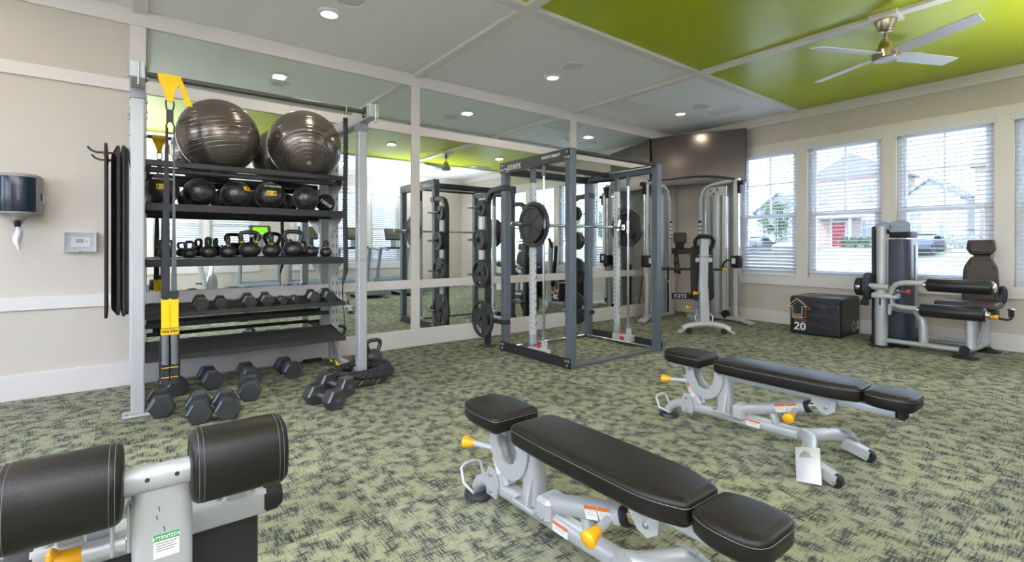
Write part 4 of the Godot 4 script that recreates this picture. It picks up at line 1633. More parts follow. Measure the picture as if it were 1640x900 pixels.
		ap(mb, "bar_carriage", M.chrome, o)
	# cross members
	var mb := MB.new()
	mb.box(Vector3((XA + XB) / 2, 1.965, ZB), Vector3(XB - XA - 0.076, 0.03, 0.05), 0.003)
	ap(mb, "top_crossbar", M.black_steel, o)
	mb = MB.new()
	mb.box(Vector3((XA + XB) / 2, 1.90, ZA), Vector3(XB - XA - 0.076, 0.075, 0.05), 0.003)
	ap(mb, "top_crossbar", M.black_steel, o)
	mb = MB.new()
	mb.box(Vector3((XA + XB) / 2, 1.93, 1.10), Vector3(XB - XA - 0.05, 0.05, 0.05), 0.003)
	ap(mb, "top_crossbar", M.black_steel, o)
	mb = MB.new()
	mb.box(Vector3((XA + XB) / 2, 0.014, ZB), Vector3(XB - XA - 0.076, 0.024, 0.05), 0.003)
	ap(mb, "floor_crossbar", M.charcoal, o)
	mb = MB.new()
	mb.box(Vector3((XA + XB) / 2, 0.02, ZA), Vector3(XB - XA - 0.076, 0.03, 0.04), 0.003)
	ap(mb, "floor_crossbar", M.chrome, o)
	# lettering on the header that faces the room
	var face := Basis(Vector3(0, 0, 1), Vector3(0, 1, 0), Vector3(-1, 0, 0))
	put_text(o, "header_lettering", "JONES", 0.052, Vector3(XA - 0.0475, 1.918, 0.985) - o.position, face, M.white_print, 1.05, 0.25)
	put_text(o, "header_lettering", "the", 0.022, Vector3(XA - 0.0475, 1.912, 0.845) - o.position, face, M.white_print, 1.0, 0.25)
	put_text(o, "header_lettering", "BODYCRAFT", 0.026, Vector3(XA - 0.0475, 1.942, 1.545) - o.position, face, M.white_print, 1.25, 0.25)
	mb = MB.new()
	plate_zy(mb, [[0.93, 1.894], [1.12, 1.894], [1.10, 1.901]], XA - 0.049, XA - 0.047)
	ap(mb, "header_lettering", M.grey_plastic, o)
	# plate storage posts behind the rear uprights
	var ZT := 0.47
	for k in 2:
		var x: float = [3.07, 4.36][k]
		var s: float = [-1.0, 1.0][k]
		mb = MB.new()
		mb.sweep([Vector3(x, 0.012, ZT), Vector3(x, 1.2, ZT), Vector3(x, 1.56, ZT), Vector3(x, 1.63, ZT + 0.014), Vector3(x, 1.685, ZT + 0.05), Vector3(x, 1.715, ZT + 0.11), Vector3(x, 1.72, ZA - 0.03)], MB.rrect(0.06, 0.06, 0.008, 2), Vector3(0, 0, -1), false, true, null, false)
		ap(mb, "storage_post", M.black_steel, o)
		mb = MB.new()
		mb.box(Vector3(x, 0.007, ZT), Vector3(0.14, 0.014, 0.14), 0.003)
		ap(mb, "storage_foot", M.black_steel, o)
		mb = MB.new()
		mb.box(Vector3(x, 0.30, (ZT + ZA) / 2 + 0.02), Vector3(0.085, 0.05, ZA - ZT - 0.0), 0.003)
		mb.box(Vector3(x + 0.005, 0.30, ZA), Vector3(0.09, 0.05, 0.09), 0.003)
		ap(mb, "storage_clamp", M.black_steel, o)
		mb = MB.new()
		mb.box(Vector3(x + 0.005, 1.72, ZA), Vector3(0.09, 0.06, 0.09), 0.003)
		ap(mb, "storage_clamp", M.black_steel, o)
		for y in [1.524, 1.175, 0.80, 0.306]:
			mb = MB.new()
			mb.disc([[0.0, 0.0], [0.02, 0.0], [0.02, 0.014], [0.0125, 0.018], [0.0125, 0.23], [0.009, 0.235], [0.0, 0.235]], 16, Transform3D(Basis(Vector3.BACK, -s * PI / 2), Vector3(x + s * 0.028, y, ZT)))
			if k == 1 and y != 1.524:
				mb.disc([[0.0, 0.0], [0.0125, 0.0], [0.0125, 0.12], [0.009, 0.125], [0.0, 0.125]], 16, Transform3D(Basis(Vector3.BACK, s * PI / 2), Vector3(x - s * 0.028, y, ZT)))
			ap(mb, "plate_peg", M.chrome, o)
	# the bar
	o = thing("smith_bar", "chrome barbell held in the guides of the power rack", "barbell", Vector3(3.72, 1.315, 1.315))
	mb = MB.new()
	mb.rod(Vector3(-0.66, 0, 0), Vector3(0.66, 0, 0), 0.0135, 16)
	part(mb, "shaft", M.chrome, o)
	for s in [-1, 1]:
		mb = MB.new()
		mb.disc([[0.0, 0.0], [0.033, 0.0], [0.033, 0.014], [0.024, 0.016], [0.024, 0.32], [0.02, 0.324], [0.016, 0.324], [0.015, 0.316], [0.0, 0.316]], 24, Transform3D(Basis(Vector3.BACK, -s * PI / 2), Vector3(s * 0.655, 0, 0)))
		part(mb, "sleeve", M.chrome, o)
	var P45 := weight_plate_parts(0.222, 0.032, 1)
	var P35 := weight_plate_parts(0.178, 0.028, 0)
	var P25 := weight_plate_parts(0.158, 0.026, 1)
	var P10 := weight_plate_parts(0.115, 0.024, 0)
	var P5 := weight_plate_parts(0.092, 0.022, 0)
	var P44 := weight_plate_parts(0.205, 0.032, 1)
	var y := 1.315
	var z := 1.315
	weight_plate(P45, Vector3(3.026, y, z), 0.4, "larger black plate on the left end of the rack bar, inside the smaller one", "plates on the rack bar")
	weight_plate(P35, Vector3(2.992, y, z), 0.9, "smaller black plate on the left end of the rack bar, outermost", "plates on the rack bar")
	weight_plate(P45, Vector3(4.412, y, z), 1.1, "larger black plate on the right end of the rack bar", "plates on the rack bar")
	weight_plate(P35, Vector3(4.446, y, z), 0.2, "smaller black plate on the right end of the rack bar, outermost", "plates on the rack bar")
	for k in 2:
		var x: float = [3.07, 4.36][k]
		var s: float = [-1.0, 1.0][k]
		var side: String = ["left storage post", "storage post behind the near upright"][k]
		weight_plate(P5, Vector3(x + s * 0.066, 1.524, ZT), 0.3, "smallest black plate on the %s, top peg, inner" % side, "plates on the storage posts")
		weight_plate(P5, Vector3(x + s * 0.092, 1.524, ZT), 0.8, "smallest black plate on the %s, top peg, outer" % side, "plates on the storage posts")
		weight_plate(P10, Vector3(x + s * 0.066, 1.175, ZT), 0.5, "small black plate on the %s, second peg, inner" % side, "plates on the storage posts")
		weight_plate(P10, Vector3(x + s * 0.093, 1.175, ZT), 1.0, "small black plate on the %s, second peg, middle" % side, "plates on the storage posts")
		weight_plate(P10, Vector3(x + s * 0.120, 1.175, ZT), 0.1, "small black plate on the %s, second peg, outer" % side, "plates on the storage posts")
		weight_plate(P25, Vector3(x + s * 0.070, 0.80, ZT), 0.75, "medium black plate on the %s, third peg, inner" % side, "plates on the storage posts")
		weight_plate(P25, Vector3(x + s * 0.099, 0.80, ZT), 0.2, "medium black plate on the %s, third peg, outer" % side, "plates on the storage posts")
		weight_plate(P44, Vector3(x + s * 0.074, 0.306, ZT), 0.5, "large black plate on the %s, lowest peg" % side, "plates on the storage posts")
	for k in 2:
		var oc := thing("spring_collar", ["chrome spring collar on the bar's left plate side of the storage post", "chrome spring collar on a low peg behind the near upright"][k], "collar", [Vector3(3.07 - 0.25, 0.306, ZT), Vector3(4.36 - 0.1, 0.80, ZT)][k], 0.0, "spring collars")
		mb = MB.new()
		var hel := []
		for i in 49:
			var a := TAU * i / 12.0
			hel.append(Vector3(0.03 * (i / 48.0) - 0.015, 0.0165 * cos(a), 0.0165 * sin(a)))
		mb.tube(hel, 0.003, 6)
		part(mb, "coil", M.chrome, oc)
		mb = MB.new()
		mb.rod(Vector3(-0.015, 0.016, 0), Vector3(-0.02, 0.06, 0.02), 0.004, 6)
		mb.rod(Vector3(0.015, 0.016, 0), Vector3(0.02, 0.06, -0.02), 0.004, 6)
		part(mb, "handle", M.rubber_dark, oc)

# ---------------------------------------------------------------- corner: cable trainer, television, upright bench, box
func trainer():
	var o := thing("cable_trainer", "silver corner cable trainer with two tall towers standing under the television", "cable machine", Vector3(6.7, 0, 0.6))
	for k in 2:
		var t := 0.37
		var P := func(s, y, u): return Vector3(XR - s, y, t + u) if k == 0 else Vector3(XR - t - u, y, s)
		# s runs along the wall out of the corner, u towards the room
		var bx := func(mb, s0, s1, y0, y1, u0, u1, ch):
			var a = P.call(s0, y0, u0)
			var b = P.call(s1, y1, u1)
			mb.box((a + b) / 2, (b - a).abs(), ch)
		var mb := MB.new()
		var foot := [P.call(0.62, 0.055, 0.0), P.call(1.0, 0.055, 0.02), P.call(1.30, 0.055, 0.06), P.call(1.50, 0.05, 0.12)]
		mb.sweep(foot, MB.rrect(0.075, 0.06, 0.02, 3), Vector3.UP)
		ap(mb, "foot_tube", M.silver, o)
		mb = MB.new()
		mb.bar(P.call(1.43, 0.045, 0.10), P.call(1.58, 0.02, 0.145), 0.12, 0.04, Vector3.UP, 0.01)
		ap(mb, "foot_cap", M.silver, o)
		mb = MB.new()
		bx.call(mb, 0.70, 0.76, 0.08, 1.84, -0.05, 0.05, 0.008)
		ap(mb, "frame_post", M.silver, o)
		mb = MB.new()
		bx.call(mb, 0.765, 0.825, 0.09, 0.80, -0.045, 0.045, 0.003)
		ap(mb, "weight_stack", M.rubber_dark, o)
		mb = MB.new()
		for i in 16:
			bx.call(mb, 0.766, 0.824, 0.12 + i * 0.042, 0.123 + i * 0.042, -0.046, 0.046, 0.0)
		ap(mb, "stack_gaps", M.grey_plastic, o)
		mb = MB.new()
		mb.rod(P.call(0.79, 0.8, 0.0), P.call(0.79, 1.83, 0.0), 0.007, 8)
		mb.rod(P.call(0.81, 0.8, 0.02), P.call(0.81, 1.83, 0.02), 0.007, 8)
		ap(mb, "stack_rods", M.chrome, o)
		mb = MB.new()
		bx.call(mb, 0.79, 0.81, 0.55, 0.575, 0.045, 0.06, 0.003)
		ap(mb, "selector_pin", M.yellow, o)
		mb = MB.new()
		bx.call(mb, 0.70, 0.755, 1.22, 1.50, 0.049, 0.052, 0.001)
		ap(mb, "label_strip", M.rubber_dark, o)
		for i in 4:
			mb = MB.new()
			bx.call(mb, 0.705, 0.75, 1.235 + i * 0.062, 1.28 + i * 0.062, 0.052, 0.054, 0.0005)
			ap(mb, "exercise_label", M.paper, o)
		# rounded shroud
		mb = MB.new()
		bx.call(mb, 0.83, 0.90, 0.08, 1.86, -0.06, 0.055, 0.006)
		ap(mb, "shroud_panel", M.shroud, o)
		mb = MB.new()
		var prof := PackedVector2Array()
		for i in 9:
			var a := PI * i / 8.0
			prof.append(Vector2(0.08 * cos(a), 0.05 + 0.05 * sin(a)))
		prof.append(Vector2(-0.08, -0.06))
		prof.append(Vector2(0.08, -0.06))
		mb.sweep([P.call(0.985, 0.075, 0.0), P.call(0.985, 1.87, 0.0)], prof, P.call(0, 0, 1.0) - P.call(0, 0, 0.0))
		ap(mb, "rounded_shroud", M.shroud, o)
		mb = MB.new()
		bx.call(mb, 1.07, 1.13, 0.08, 1.86, -0.05, 0.03, 0.006)
		ap(mb, "shroud_panel", M.rail_perf, o)
		mb = MB.new()
		bx.call(mb, 0.86, 0.89, 0.62, 0.76, 0.055, 0.058, 0.001)
		ap(mb, "instruction_label", M.paper, o)
		# curved top tube and the plate below it
		mb = MB.new()
		mb.sweep([P.call(0.73, 1.80, 0.0), P.call(0.735, 1.88, 0.0), P.call(0.755, 1.95, 0.0), P.call(0.80, 2.0, 0.0), P.call(0.88, 2.035, 0.0), P.call(1.0, 2.05, 0.0), P.call(1.33, 2.075, 0.0)], MB.rrect(0.07, 0.05, 0.02, 3), Vector3.UP)
		ap(mb, "top_tube", M.silver, o)
		mb = MB.new()
		bx.call(mb, 0.79, 1.13, 1.865, 2.005, -0.012, 0.012, 0.003)
		ap(mb, "top_gusset", M.shroud, o)
		mb = MB.new()
		for q in [[0.88, 1.95], [0.99, 1.96], [0.93, 1.90]]:
			bx.call(mb, q[0] - 0.012, q[0] + 0.012, q[1] - 0.02, q[1] + 0.02, 0.012, 0.015, 0.002)
		ap(mb, "gusset_marks", M.rubber_dark, o)
		# guide rail
		mb = MB.new()
		bx.call(mb, 1.245, 1.305, 0.07, 2.05, -0.025, 0.025, 0.006)
		ap(mb, "guide_rail", M.rail_perf, o)
		mb = MB.new()
		for i in 34:
			var c = P.call(1.275, 0.2 + i * 0.053, 0.0252)
			mb.box(c, (P.call(0.009, 0.009, 0.0006) - P.call(0, 0, 0)).abs())
		ap(mb, "hole_row", M.rubber_dark, o)
		mb = MB.new()
		bx.call(mb, 1.31, 1.325, 0.1, 2.0, -0.01, 0.01, 0.002)
		ap(mb, "chrome_strip", M.chrome, o)
		mb = MB.new()
		bx.call(mb, 1.30, 1.39, 2.0, 2.06, -0.035, 0.035, 0.01)
		bx.call(mb, 1.305, 1.345, 1.88, 2.0, -0.025, 0.03, 0.006)
		ap(mb, "top_pulley_housing", M.rubber_dark, o)
		mb = MB.new()
		bx.call(mb, 1.215, 1.36, 0.79, 0.97, -0.045, 0.06, 0.02)
		ap(mb, "pulley_carriage", M.rubber_dark, o)
		mb = MB.new()
		bx.call(mb, 1.24, 1.295, 0.85, 0.93, 0.06, 0.063, 0.001)
		ap(mb, "carriage_label", M.paper, o)
		mb = MB.new()
		mb.tube([P.call(1.22, 0.90, 0.05), P.call(1.17, 0.90, 0.07), P.call(1.13, 0.86, 0.08), P.call(1.115, 0.80, 0.08), P.call(1.112, 0.76, 0.08)], 0.014, 10)
		ap(mb, "cable_stop", M.rubber_dark, o)
		mb = MB.new()
		var ax: Vector3 = P.call(0, 0, 1.0) - P.call(0, 0, 0.0)
		mb.disc([[0.0, -0.02], [0.05, -0.02], [0.062, -0.016], [0.062, 0.016], [0.05, 0.02], [0.0, 0.02]], 24, Transform3D(Basis(Quaternion(Vector3.UP, ax)), P.call(1.15, 0.105, 0.06)))
		ap(mb, "floor_pulley", M.rubber_dark, o)
		mb = MB.new()
		mb.rod(P.call(1.15, 0.11, 0.055), P.call(1.16, 2.02, 0.04), 0.003, 6)
		mb.rod(P.call(1.20, 0.2, 0.03), P.call(1.20, 2.02, 0.03), 0.003, 6)
		ap(mb, "cable", M.rubber_dark, o)
	# members across the corner
	var a := Vector3(6.57, 0, 0.37)
	var b := Vector3(6.92, 0, 0.72)
	for y in [1.03, 0.33]:
		var mb := MB.new()
		mb.bar(a + Vector3(0, y, 0), b + Vector3(0, y, 0), 0.04, 0.095, Vector3.UP, 0.004)
		ap(mb, "corner_crossbar", M.black_steel, o)
	var d := (b - a).normalized()
	var nrm := Vector3(-d.z, 0, d.x)
	put_text(o, "crossbar_lettering", "F2TI", 0.055, (a + b) / 2 + Vector3(0.0, 0.33, 0) + nrm * 0.022 - d * 0.075 - o.position, Basis(d, Vector3.UP, nrm), M.white_print, 1.2)
	var mb := MB.new()
	var top := []
	for i in 13:
		var t := i / 12.0
		top.append(Vector3(6.02, 2.085, 0.40).lerp(Vector3(6.90, 2.085, 1.27), t) + Vector3(0, 0.045 * sin(PI * t) - 0.012 * sin(TAU * t), 0))
	mb.tube(top, 0.017, 10)
	ap(mb, "pull_up_bar", M.black_steel, o)
	mb = MB.new()
	mb.slab(MB.rrect(0.19, 0.17, 0.03, 4), -0.03, 0.03, Transform3D(Basis(d, nrm, Vector3.UP), (a + b) / 2 + Vector3(0, 1.235, 0) + nrm * 0.04 - d * 0.08), 0.015, 0.01)
	ap(mb, "chest_pad", M.leather_brown, o, "brown pad")
	mb = MB.new()
	mb.box((a + b) / 2 + Vector3(0, 1.11, 0) + nrm * 0.02 - d * 0.08, Vector3(0.12, 0.09, 0.07), 0.01, Basis(d, Vector3.UP, nrm))
	ap(mb, "pad_mount", M.rubber_dark, o)
	# straight bar between the carriages
	mb = MB.new()
	var p0 := Vector3(6.08, 0.775, 0.50)
	var p1 := Vector3(6.80, 0.765, 1.19)
	mb.rod(p0, p1, 0.019, 14)
	ap(mb, "straight_bar", M.bar_brown, o)
	mb = MB.new()
	mb.rod(p1 - (p1 - p0).normalized() * 0.06, p1, 0.0205, 14)
	ap(mb, "bar_tip", M.yellow, o, "yellow bar tip")
	# rope attachment hanging from the upper crossbar
	var r := thing("rope_attachment", "black rope attachment hanging from the corner crossbar of the cable trainer", "rope", (a + b) / 2 - d * 0.14 + nrm * 0.04 + Vector3(0, 0.68, 0))
	mb = MB.new()
	mb.tube([Vector3(-0.055, 0.06, 0.03), Vector3(-0.05, 0.2, 0.01), Vector3(-0.02, 0.32, 0.0), Vector3(0.0, 0.35, 0.0), Vector3(0.02, 0.32, 0.0), Vector3(0.035, 0.2, 0.01), Vector3(0.055, 0.03, 0.02)], 0.014, 10)
	part(mb, "rope", M.strap_black, r)
	for q in [Vector3(-0.055, 0.04, 0.03), Vector3(0.055, 0.02, 0.02), Vector3(-0.06, 0.17, 0.03)]:
		mb = MB.new()
		mb.ball(q, 0.028, 14, 1.1)
		part(mb, "rubber_stopper", M.rubber_dark, r)
	# wooden stick in the corner
	o = thing("wooden_stick", "tan wooden stick leaning in the room corner behind the cable trainer", "stick", Vector3(6.62, 0, 0.2))
	mb = MB.new()
	mb.rod(Vector3(-0.02, 0.0, 0.06), Vector3(0.085, 1.55, -0.12), 0.016, 12)
	part(mb, "shaft", M.wood, o)
	mb = MB.new()
	mb.rod(Vector3(0.051, 1.05, -0.062), Vector3(0.065, 1.26, -0.0855), 0.0185, 12)
	part(mb, "grip_wrap", M.strap_black, o)

func television():
	var d := Vector3(0.37, 0, 0.929).normalized()
	var nrm := Vector3(-d.z, 0, d.x)
	var c := Vector3(6.875, 2.068, 0.675)
	var o := thing("television", "large dark flat television mounted at an angle across the upper room corner", "television", c)
	o.basis = Basis(d, Vector3.UP, nrm)
	var mb := MB.new()
	mb.box(Vector3(0, 0.396, -0.02), Vector3(1.385, 0.80, 0.034), 0.004)
	part(mb, "bezel", M.tv_frame, o)
	mb = MB.new()
	mb.box(Vector3(0, 0.398, -0.0035), Vector3(1.365, 0.778, 0.003), 0.0008)
	part(mb, "screen", M.tv_screen, o)
	mb = MB.new()
	mb.box(Vector3(0, 0.34, -0.06), Vector3(0.7, 0.4, 0.05), 0.01)
	part(mb, "rear_housing", M.tv_frame, o)
	mb = MB.new()
	mb.box(Vector3(0.0, -0.006, -0.012), Vector3(0.04, 0.01, 0.012), 0.002)
	part(mb, "sensor", M.grey_plastic, o)
	mb = MB.new()
	mb.bar(Vector3(0, 0.35, -0.08), Vector3(0, 0.35, -0.28), 0.06, 0.1)
	part(mb, "wall_arm", M.tv_frame, o)

func upright_bench():
	var o := thing("upright_bench", "silver adjustable bench with its black backrest folded upright before the cable trainer", "bench", Vector3(5.70, 0, 1.52), -PI / 4)
	var mb := MB.new()
	# local: z towards the room, x to the right seen from the room
	mb.tube([Vector3(-0.29, 0.05, 0.015), Vector3(-0.22, 0.085, 0.0), Vector3(-0.1, 0.112, 0.0), Vector3(0.0, 0.12, 0.0), Vector3(0.1, 0.112, 0.0), Vector3(0.22, 0.085, 0.0), Vector3(0.29, 0.05, 0.015)], 0.04, 14)
	part(mb, "front_stabiliser", M.silver, o)
	for s in [-1, 1]:
		mb = MB.new()
		mb.bar(Vector3(s * 0.25, 0.075, 0.0), Vector3(s * 0.335, 0.008, 0.05), 0.09, 0.012, Vector3.UP, 0.003)
		part(mb, "foot_plate", M.silver, o)
		mb = MB.new()
		mb.disc([[0.0, -0.014], [0.03, -0.014], [0.034, -0.01], [0.034, 0.01], [0.03, 0.014], [0.0, 0.014]], 20, Transform3D(Basis(Vector3.RIGHT, PI / 2) * Basis(Vector3.BACK, 0.0), Vector3(s * 0.21, 0.034, 0.045)))
		part(mb, "wheel", M.rubber_dark, o)
	mb = MB.new()
	mb.bar(Vector3(0, 0.10, -0.04), Vector3(0.0, 0.10, -0.9), 0.07, 0.06, Vector3.UP, 0.012)
	part(mb, "base_beam", M.silver, o)
	mb = MB.new()
	mb.sweep([Vector3(-0.01, 0.13, -0.02), Vector3(-0.012, 0.34, -0.03), Vector3(-0.02, 0.58, -0.04)], MB.rrect(0.115, 0.10, 0.02, 3), Vector3.BACK)
	part(mb, "adjuster_sleeve", M.silver, o)
	mb = MB.new()
	mb.sweep([Vector3(-0.02, 0.56, -0.045), Vector3(-0.01, 0.9, -0.06), Vector3(0.0, 1.19, -0.07)], MB.rrect(0.105, 0.085, 0.015, 3), Vector3.BACK)
	part(mb, "back_tube", M.rack_grey, o)
	mb = MB.new()
	mb.box(Vector3(-0.01, 0.985, -0.02), Vector3(0.15, 0.012, 0.09), 0.003)
	for s in [-1, 1]:
		mb.box(Vector3(s * 0.075 - 0.012, 0.93, -0.05), Vector3(0.05, 0.06, 0.05), 0.006)
	part(mb, "pad_bracket", M.silver, o)
	mb = MB.new()
	mb.tube([Vector3(-0.10, 1.08, -0.09), Vector3(-0.115, 1.17, -0.06), Vector3(-0.08, 1.225, -0.04), Vector3(0, 1.235, -0.03), Vector3(0.08, 1.225, -0.04), Vector3(0.115, 1.17, -0.06), Vector3(0.10, 1.08, -0.09)], 0.025, 12)
	part(mb, "top_grip", M.rubber_dark, o)
	mb = MB.new()
	var q := PackedVector2Array()
	for p in MB.rrect(0.28, 0.72, 0.07, 5):
		q.append(p)
	mb.slab(q, -0.03, 0.03, Transform3D(Basis(Vector3(1, 0, 0), Vector3(0, 0.09, 1).normalized(), Vector3(0, -1, 0.09).normalized()), Vector3(-0.01, 0.76, -0.135)), 0.02, 0.015)
	part(mb, "back_pad", M.leather, o)
	mb = MB.new()
	mb.slab(MB.rrect(0.26, 0.30, 0.05, 4), -0.03, 0.03, Transform3D(Basis.IDENTITY, Vector3(-0.01, 0.44, -0.36)), 0.02, 0.015)
	part(mb, "seat_pad", M.leather, o)
	mb = MB.new()
	mb.sweep([Vector3(-0.01, 0.12, -0.40), Vector3(-0.01, 0.41, -0.34)], MB.rrect(0.08, 0.06, 0.012, 3), Vector3.BACK)
	part(mb, "seat_post", M.silver, o)
	for q2 in [[-0.095, 0.505, 0.0], [-0.16, 0.31, -0.1]]:
		mb = MB.new()
		mb.rod(Vector3(-0.03, q2[1], q2[2]), Vector3(q2[0], q2[1], q2[2]), 0.012, 10)
		part(mb, "pin_barrel", M.chrome, o)
		mb = MB.new()
		mb.lathe([[0.0, 0.0], [0.018, 0.0], [0.021, 0.03], [0.026, 0.05], [0.02, 0.056], [0.0, 0.056]], 16, Transform3D(Basis(Vector3.BACK, PI / 2), Vector3(q2[0], q2[1], q2[2])))
		part(mb, "pull_knob", M.knob, o, "yellow pull knob")
	for s in [-1, 1]:
		mb = MB.new()
		mb.tube([Vector3(s * 0.09, 0.11, -0.05), Vector3(s * 0.11, 0.2, -0.08), Vector3(s * 0.07, 0.26, -0.10), Vector3(s * 0.04, 0.2, -0.09)], 0.008, 8)
		part(mb, "linkage", M.chrome, o)

func arrow_outline(o: Node3D, called: String, m: Material, xf: Transform3D, k: float, inner := false):
	var pts := [Vector2(0, 0.5), Vector2(0.5, 0.05), Vector2(0.26, 0.05), Vector2(0.26, -0.4), Vector2(-0.26, -0.4), Vector2(-0.26, 0.05), Vector2(-0.5, 0.05)]
	var mb := MB.new()
	for i in pts.size():
		var a: Vector2 = pts[i] * k
		var b: Vector2 = pts[(i + 1) % pts.size()] * k
		mb.bar(xf * Vector3(a.x, a.y, 0), xf * Vector3(b.x, b.y, 0), 0.006, 0.0016, xf.basis.z, 0.0)
	if inner:
		for y in [-0.5, -0.6]:
			mb.bar(xf * Vector3(-0.26 * k, y * k, 0), xf * Vector3(0.26 * k, y * k, 0), 0.006, 0.0016, xf.basis.z, 0.0)
		for x in [-0.26, 0.26]:
			mb.bar(xf * Vector3(x * k, -0.5 * k, 0), xf * Vector3(x * k, -0.6 * k, 0), 0.006, 0.0016, xf.basis.z, 0.0)
	part(mb, called, m, o)

func plyo_box():
	var turn := 0.02
	var o := thing("plyo_box", "black soft plyometric jump box with a white 20 and arrow, by the window wall", "jump box", Vector3(6.93, 0, 2.43), turn)
	var W := 0.66
	var D := 0.56
	var Hh := 0.475
	# a padded block whose skin is a little uneven
	var mb := MB.new()
	var n := FastNoiseLite.new()
	n.seed = 4
	n.frequency = 4.0
	var N := 26
	mb.smooth()
	for ax in 3:
		for s in [-1.0, 1.0]:
			for i in N:
				for j in N:
					var c := []
					for w in [[0, 0], [1, 0], [1, 1], [0, 1]]:
						var v := Vector3()
						v[ax] = s
						v[(ax + 1) % 3] = (i + w[0]) * 2.0 / N - 1.0
						v[(ax + 2) % 3] = (j + w[1]) * 2.0 / N - 1.0
						# rounded edges
						var p := Vector3(v.x * W / 2, v.y * Hh / 2, v.z * D / 2)
						var core := Vector3(clampf(p.x, -W / 2 + 0.022, W / 2 - 0.022), clampf(p.y, -Hh / 2 + 0.022, Hh / 2 - 0.022), clampf(p.z, -D / 2 + 0.022, D / 2 - 0.022))
						var e := (p - core).normalized()
						var bulge := (1.0 - v[(ax + 1) % 3] ** 2) * (1.0 - v[(ax + 2) % 3] ** 2)
						var wr := 0.0055 * n.get_noise_3d(p.x * 0.8 + p.y * 0.5, p.y * 2.6, p.z * 1.1) + 0.004 * bulge
						if ax == 1 and s < 0:
							wr = 0.0
						c.append(core + e * (0.022 + wr) + Vector3(0, Hh / 2, 0))
					mb.face(c, Vector3(0, Hh / 2, 0))
	part(mb, "padded_cover", M.box_vinyl, o)
	mb = MB.new()
	for sx in [-1, 1]:
		for sz in [-1, 1]:
			mb = MB.new()
			mb.rod(Vector3(sx * (W / 2 - 0.006), 0.02, sz * (D / 2 - 0.006)), Vector3(sx * (W / 2 - 0.006), Hh - 0.02, sz * (D / 2 - 0.006)), 0.006, 8)
			part(mb, "corner_piping", M.rubber_dark, o)
	# prints: the face towards -x carries 20, the face towards +z carries 30 on its side
	var fx := Basis(Vector3(0, 0, 1), Vector3(0, 1, 0), Vector3(-1, 0, 0))
	var xo := -W / 2 - 0.0045
	put_text(o, "size_number", "20", 0.092, Vector3(xo - 0.002, 0.098, -0.165), fx, M.white_print, 1.05)
	arrow_outline(o, "arrow_print", M.orange_print, Transform3D(fx, Vector3(xo - 0.0012, 0.31, -0.165)), 0.25, true)
	arrow_outline(o, "arrow_print", M.white_print, Transform3D(fx, Vector3(xo - 0.0022, 0.335, -0.197)), 0.22, true)
	var fz := Basis(Vector3(0, 1, 0), Vector3(-1, 0, 0), Vector3(0, 0, 1))
	put_text(o, "size_number", "30", 0.075, Vector3(0.25, 0.115, D / 2 + 0.0055), fz, M.white_print, 1.0)
	arrow_outline(o, "arrow_print", M.white_print, Transform3D(fz, Vector3(0.12, 0.105, D / 2 + 0.0035)), 0.15, false)
	mb = MB.new()
	mb.box(Vector3(0.02, Hh + 0.0035, -0.14), Vector3(0.34, 0.001, 0.03))
	mb.box(Vector3(-0.08, Hh + 0.0035, -0.19), Vector3(0.14, 0.001, 0.02))
	part(mb, "top_print", M.orange_print, o)

func build_corner():
	M.bar_brown = mat(rgb(60, 52, 48), 0.45, 0.2)
	M.box_vinyl = grain(mat(rgb(40, 41, 46), 0.36), noise_tex(0.02, FastNoiseLite.TYPE_SIMPLEX_SMOOTH, 4, 256, true, 4.0, 12), 3.0, 0.3)
	M.iron_edge = mat(rgb(86, 86, 86), 0.45, 0.3)
	power_rack()
	trainer()
	television()
	upright_bench()
	plyo_box()

# ---------------------------------------------------------------- benches, roller machine, leg machine
func smooth_outline(pts: Array, r := 0.03, k := 5) -> PackedVector2Array:   # rounds every corner; r per point may be given as third value
	var q := PackedVector2Array()
	var n := pts.size()
	for i in n:
		var p := Vector2(pts[i][0], pts[i][1])
		var a := Vector2(pts[(i + n - 1) % n][0], pts[(i + n - 1) % n][1])
		var b := Vector2(pts[(i + 1) % n][0], pts[(i + 1) % n][1])
		var rr: float = pts[i][2] if pts[i].size() > 2 else r
		var da := minf(rr, p.distance_to(a) * 0.48)
		var db := minf(rr, p.distance_to(b) * 0.48)
		var s := p + (a - p).normalized() * da
		var e := p + (b - p).normalized() * db
		for j in k + 1:
			var t := j / float(k)
			q.append(s.lerp(p, t).lerp(p.lerp(e, t), t))
	return q

func cushion(o: Node3D, called: String, outline: PackedVector2Array, y0: float, y1: float, m: Material):
	var q := outline
	if Geometry2D.is_polygon_clockwise(q):
		q.reverse()
	var mb := MB.new()
	mb.slab(q, y0, y1, Transform3D.IDENTITY, 0.014, 0.022, 6, 0.004)
	var c := part(mb, called, m, o)
	for d in [[0.0065, y1 - 0.0035], [0.0005, y1 - 0.0155]]:
		var mt := MB.new()
		var ring := []
		for p in MB.inset(q, d[0]):
			ring.append(Vector3(p.x, d[1], p.y))
		mt.tube(ring, 0.0009, 5, true)
		part(mt, "stitching", M.stitch, c)

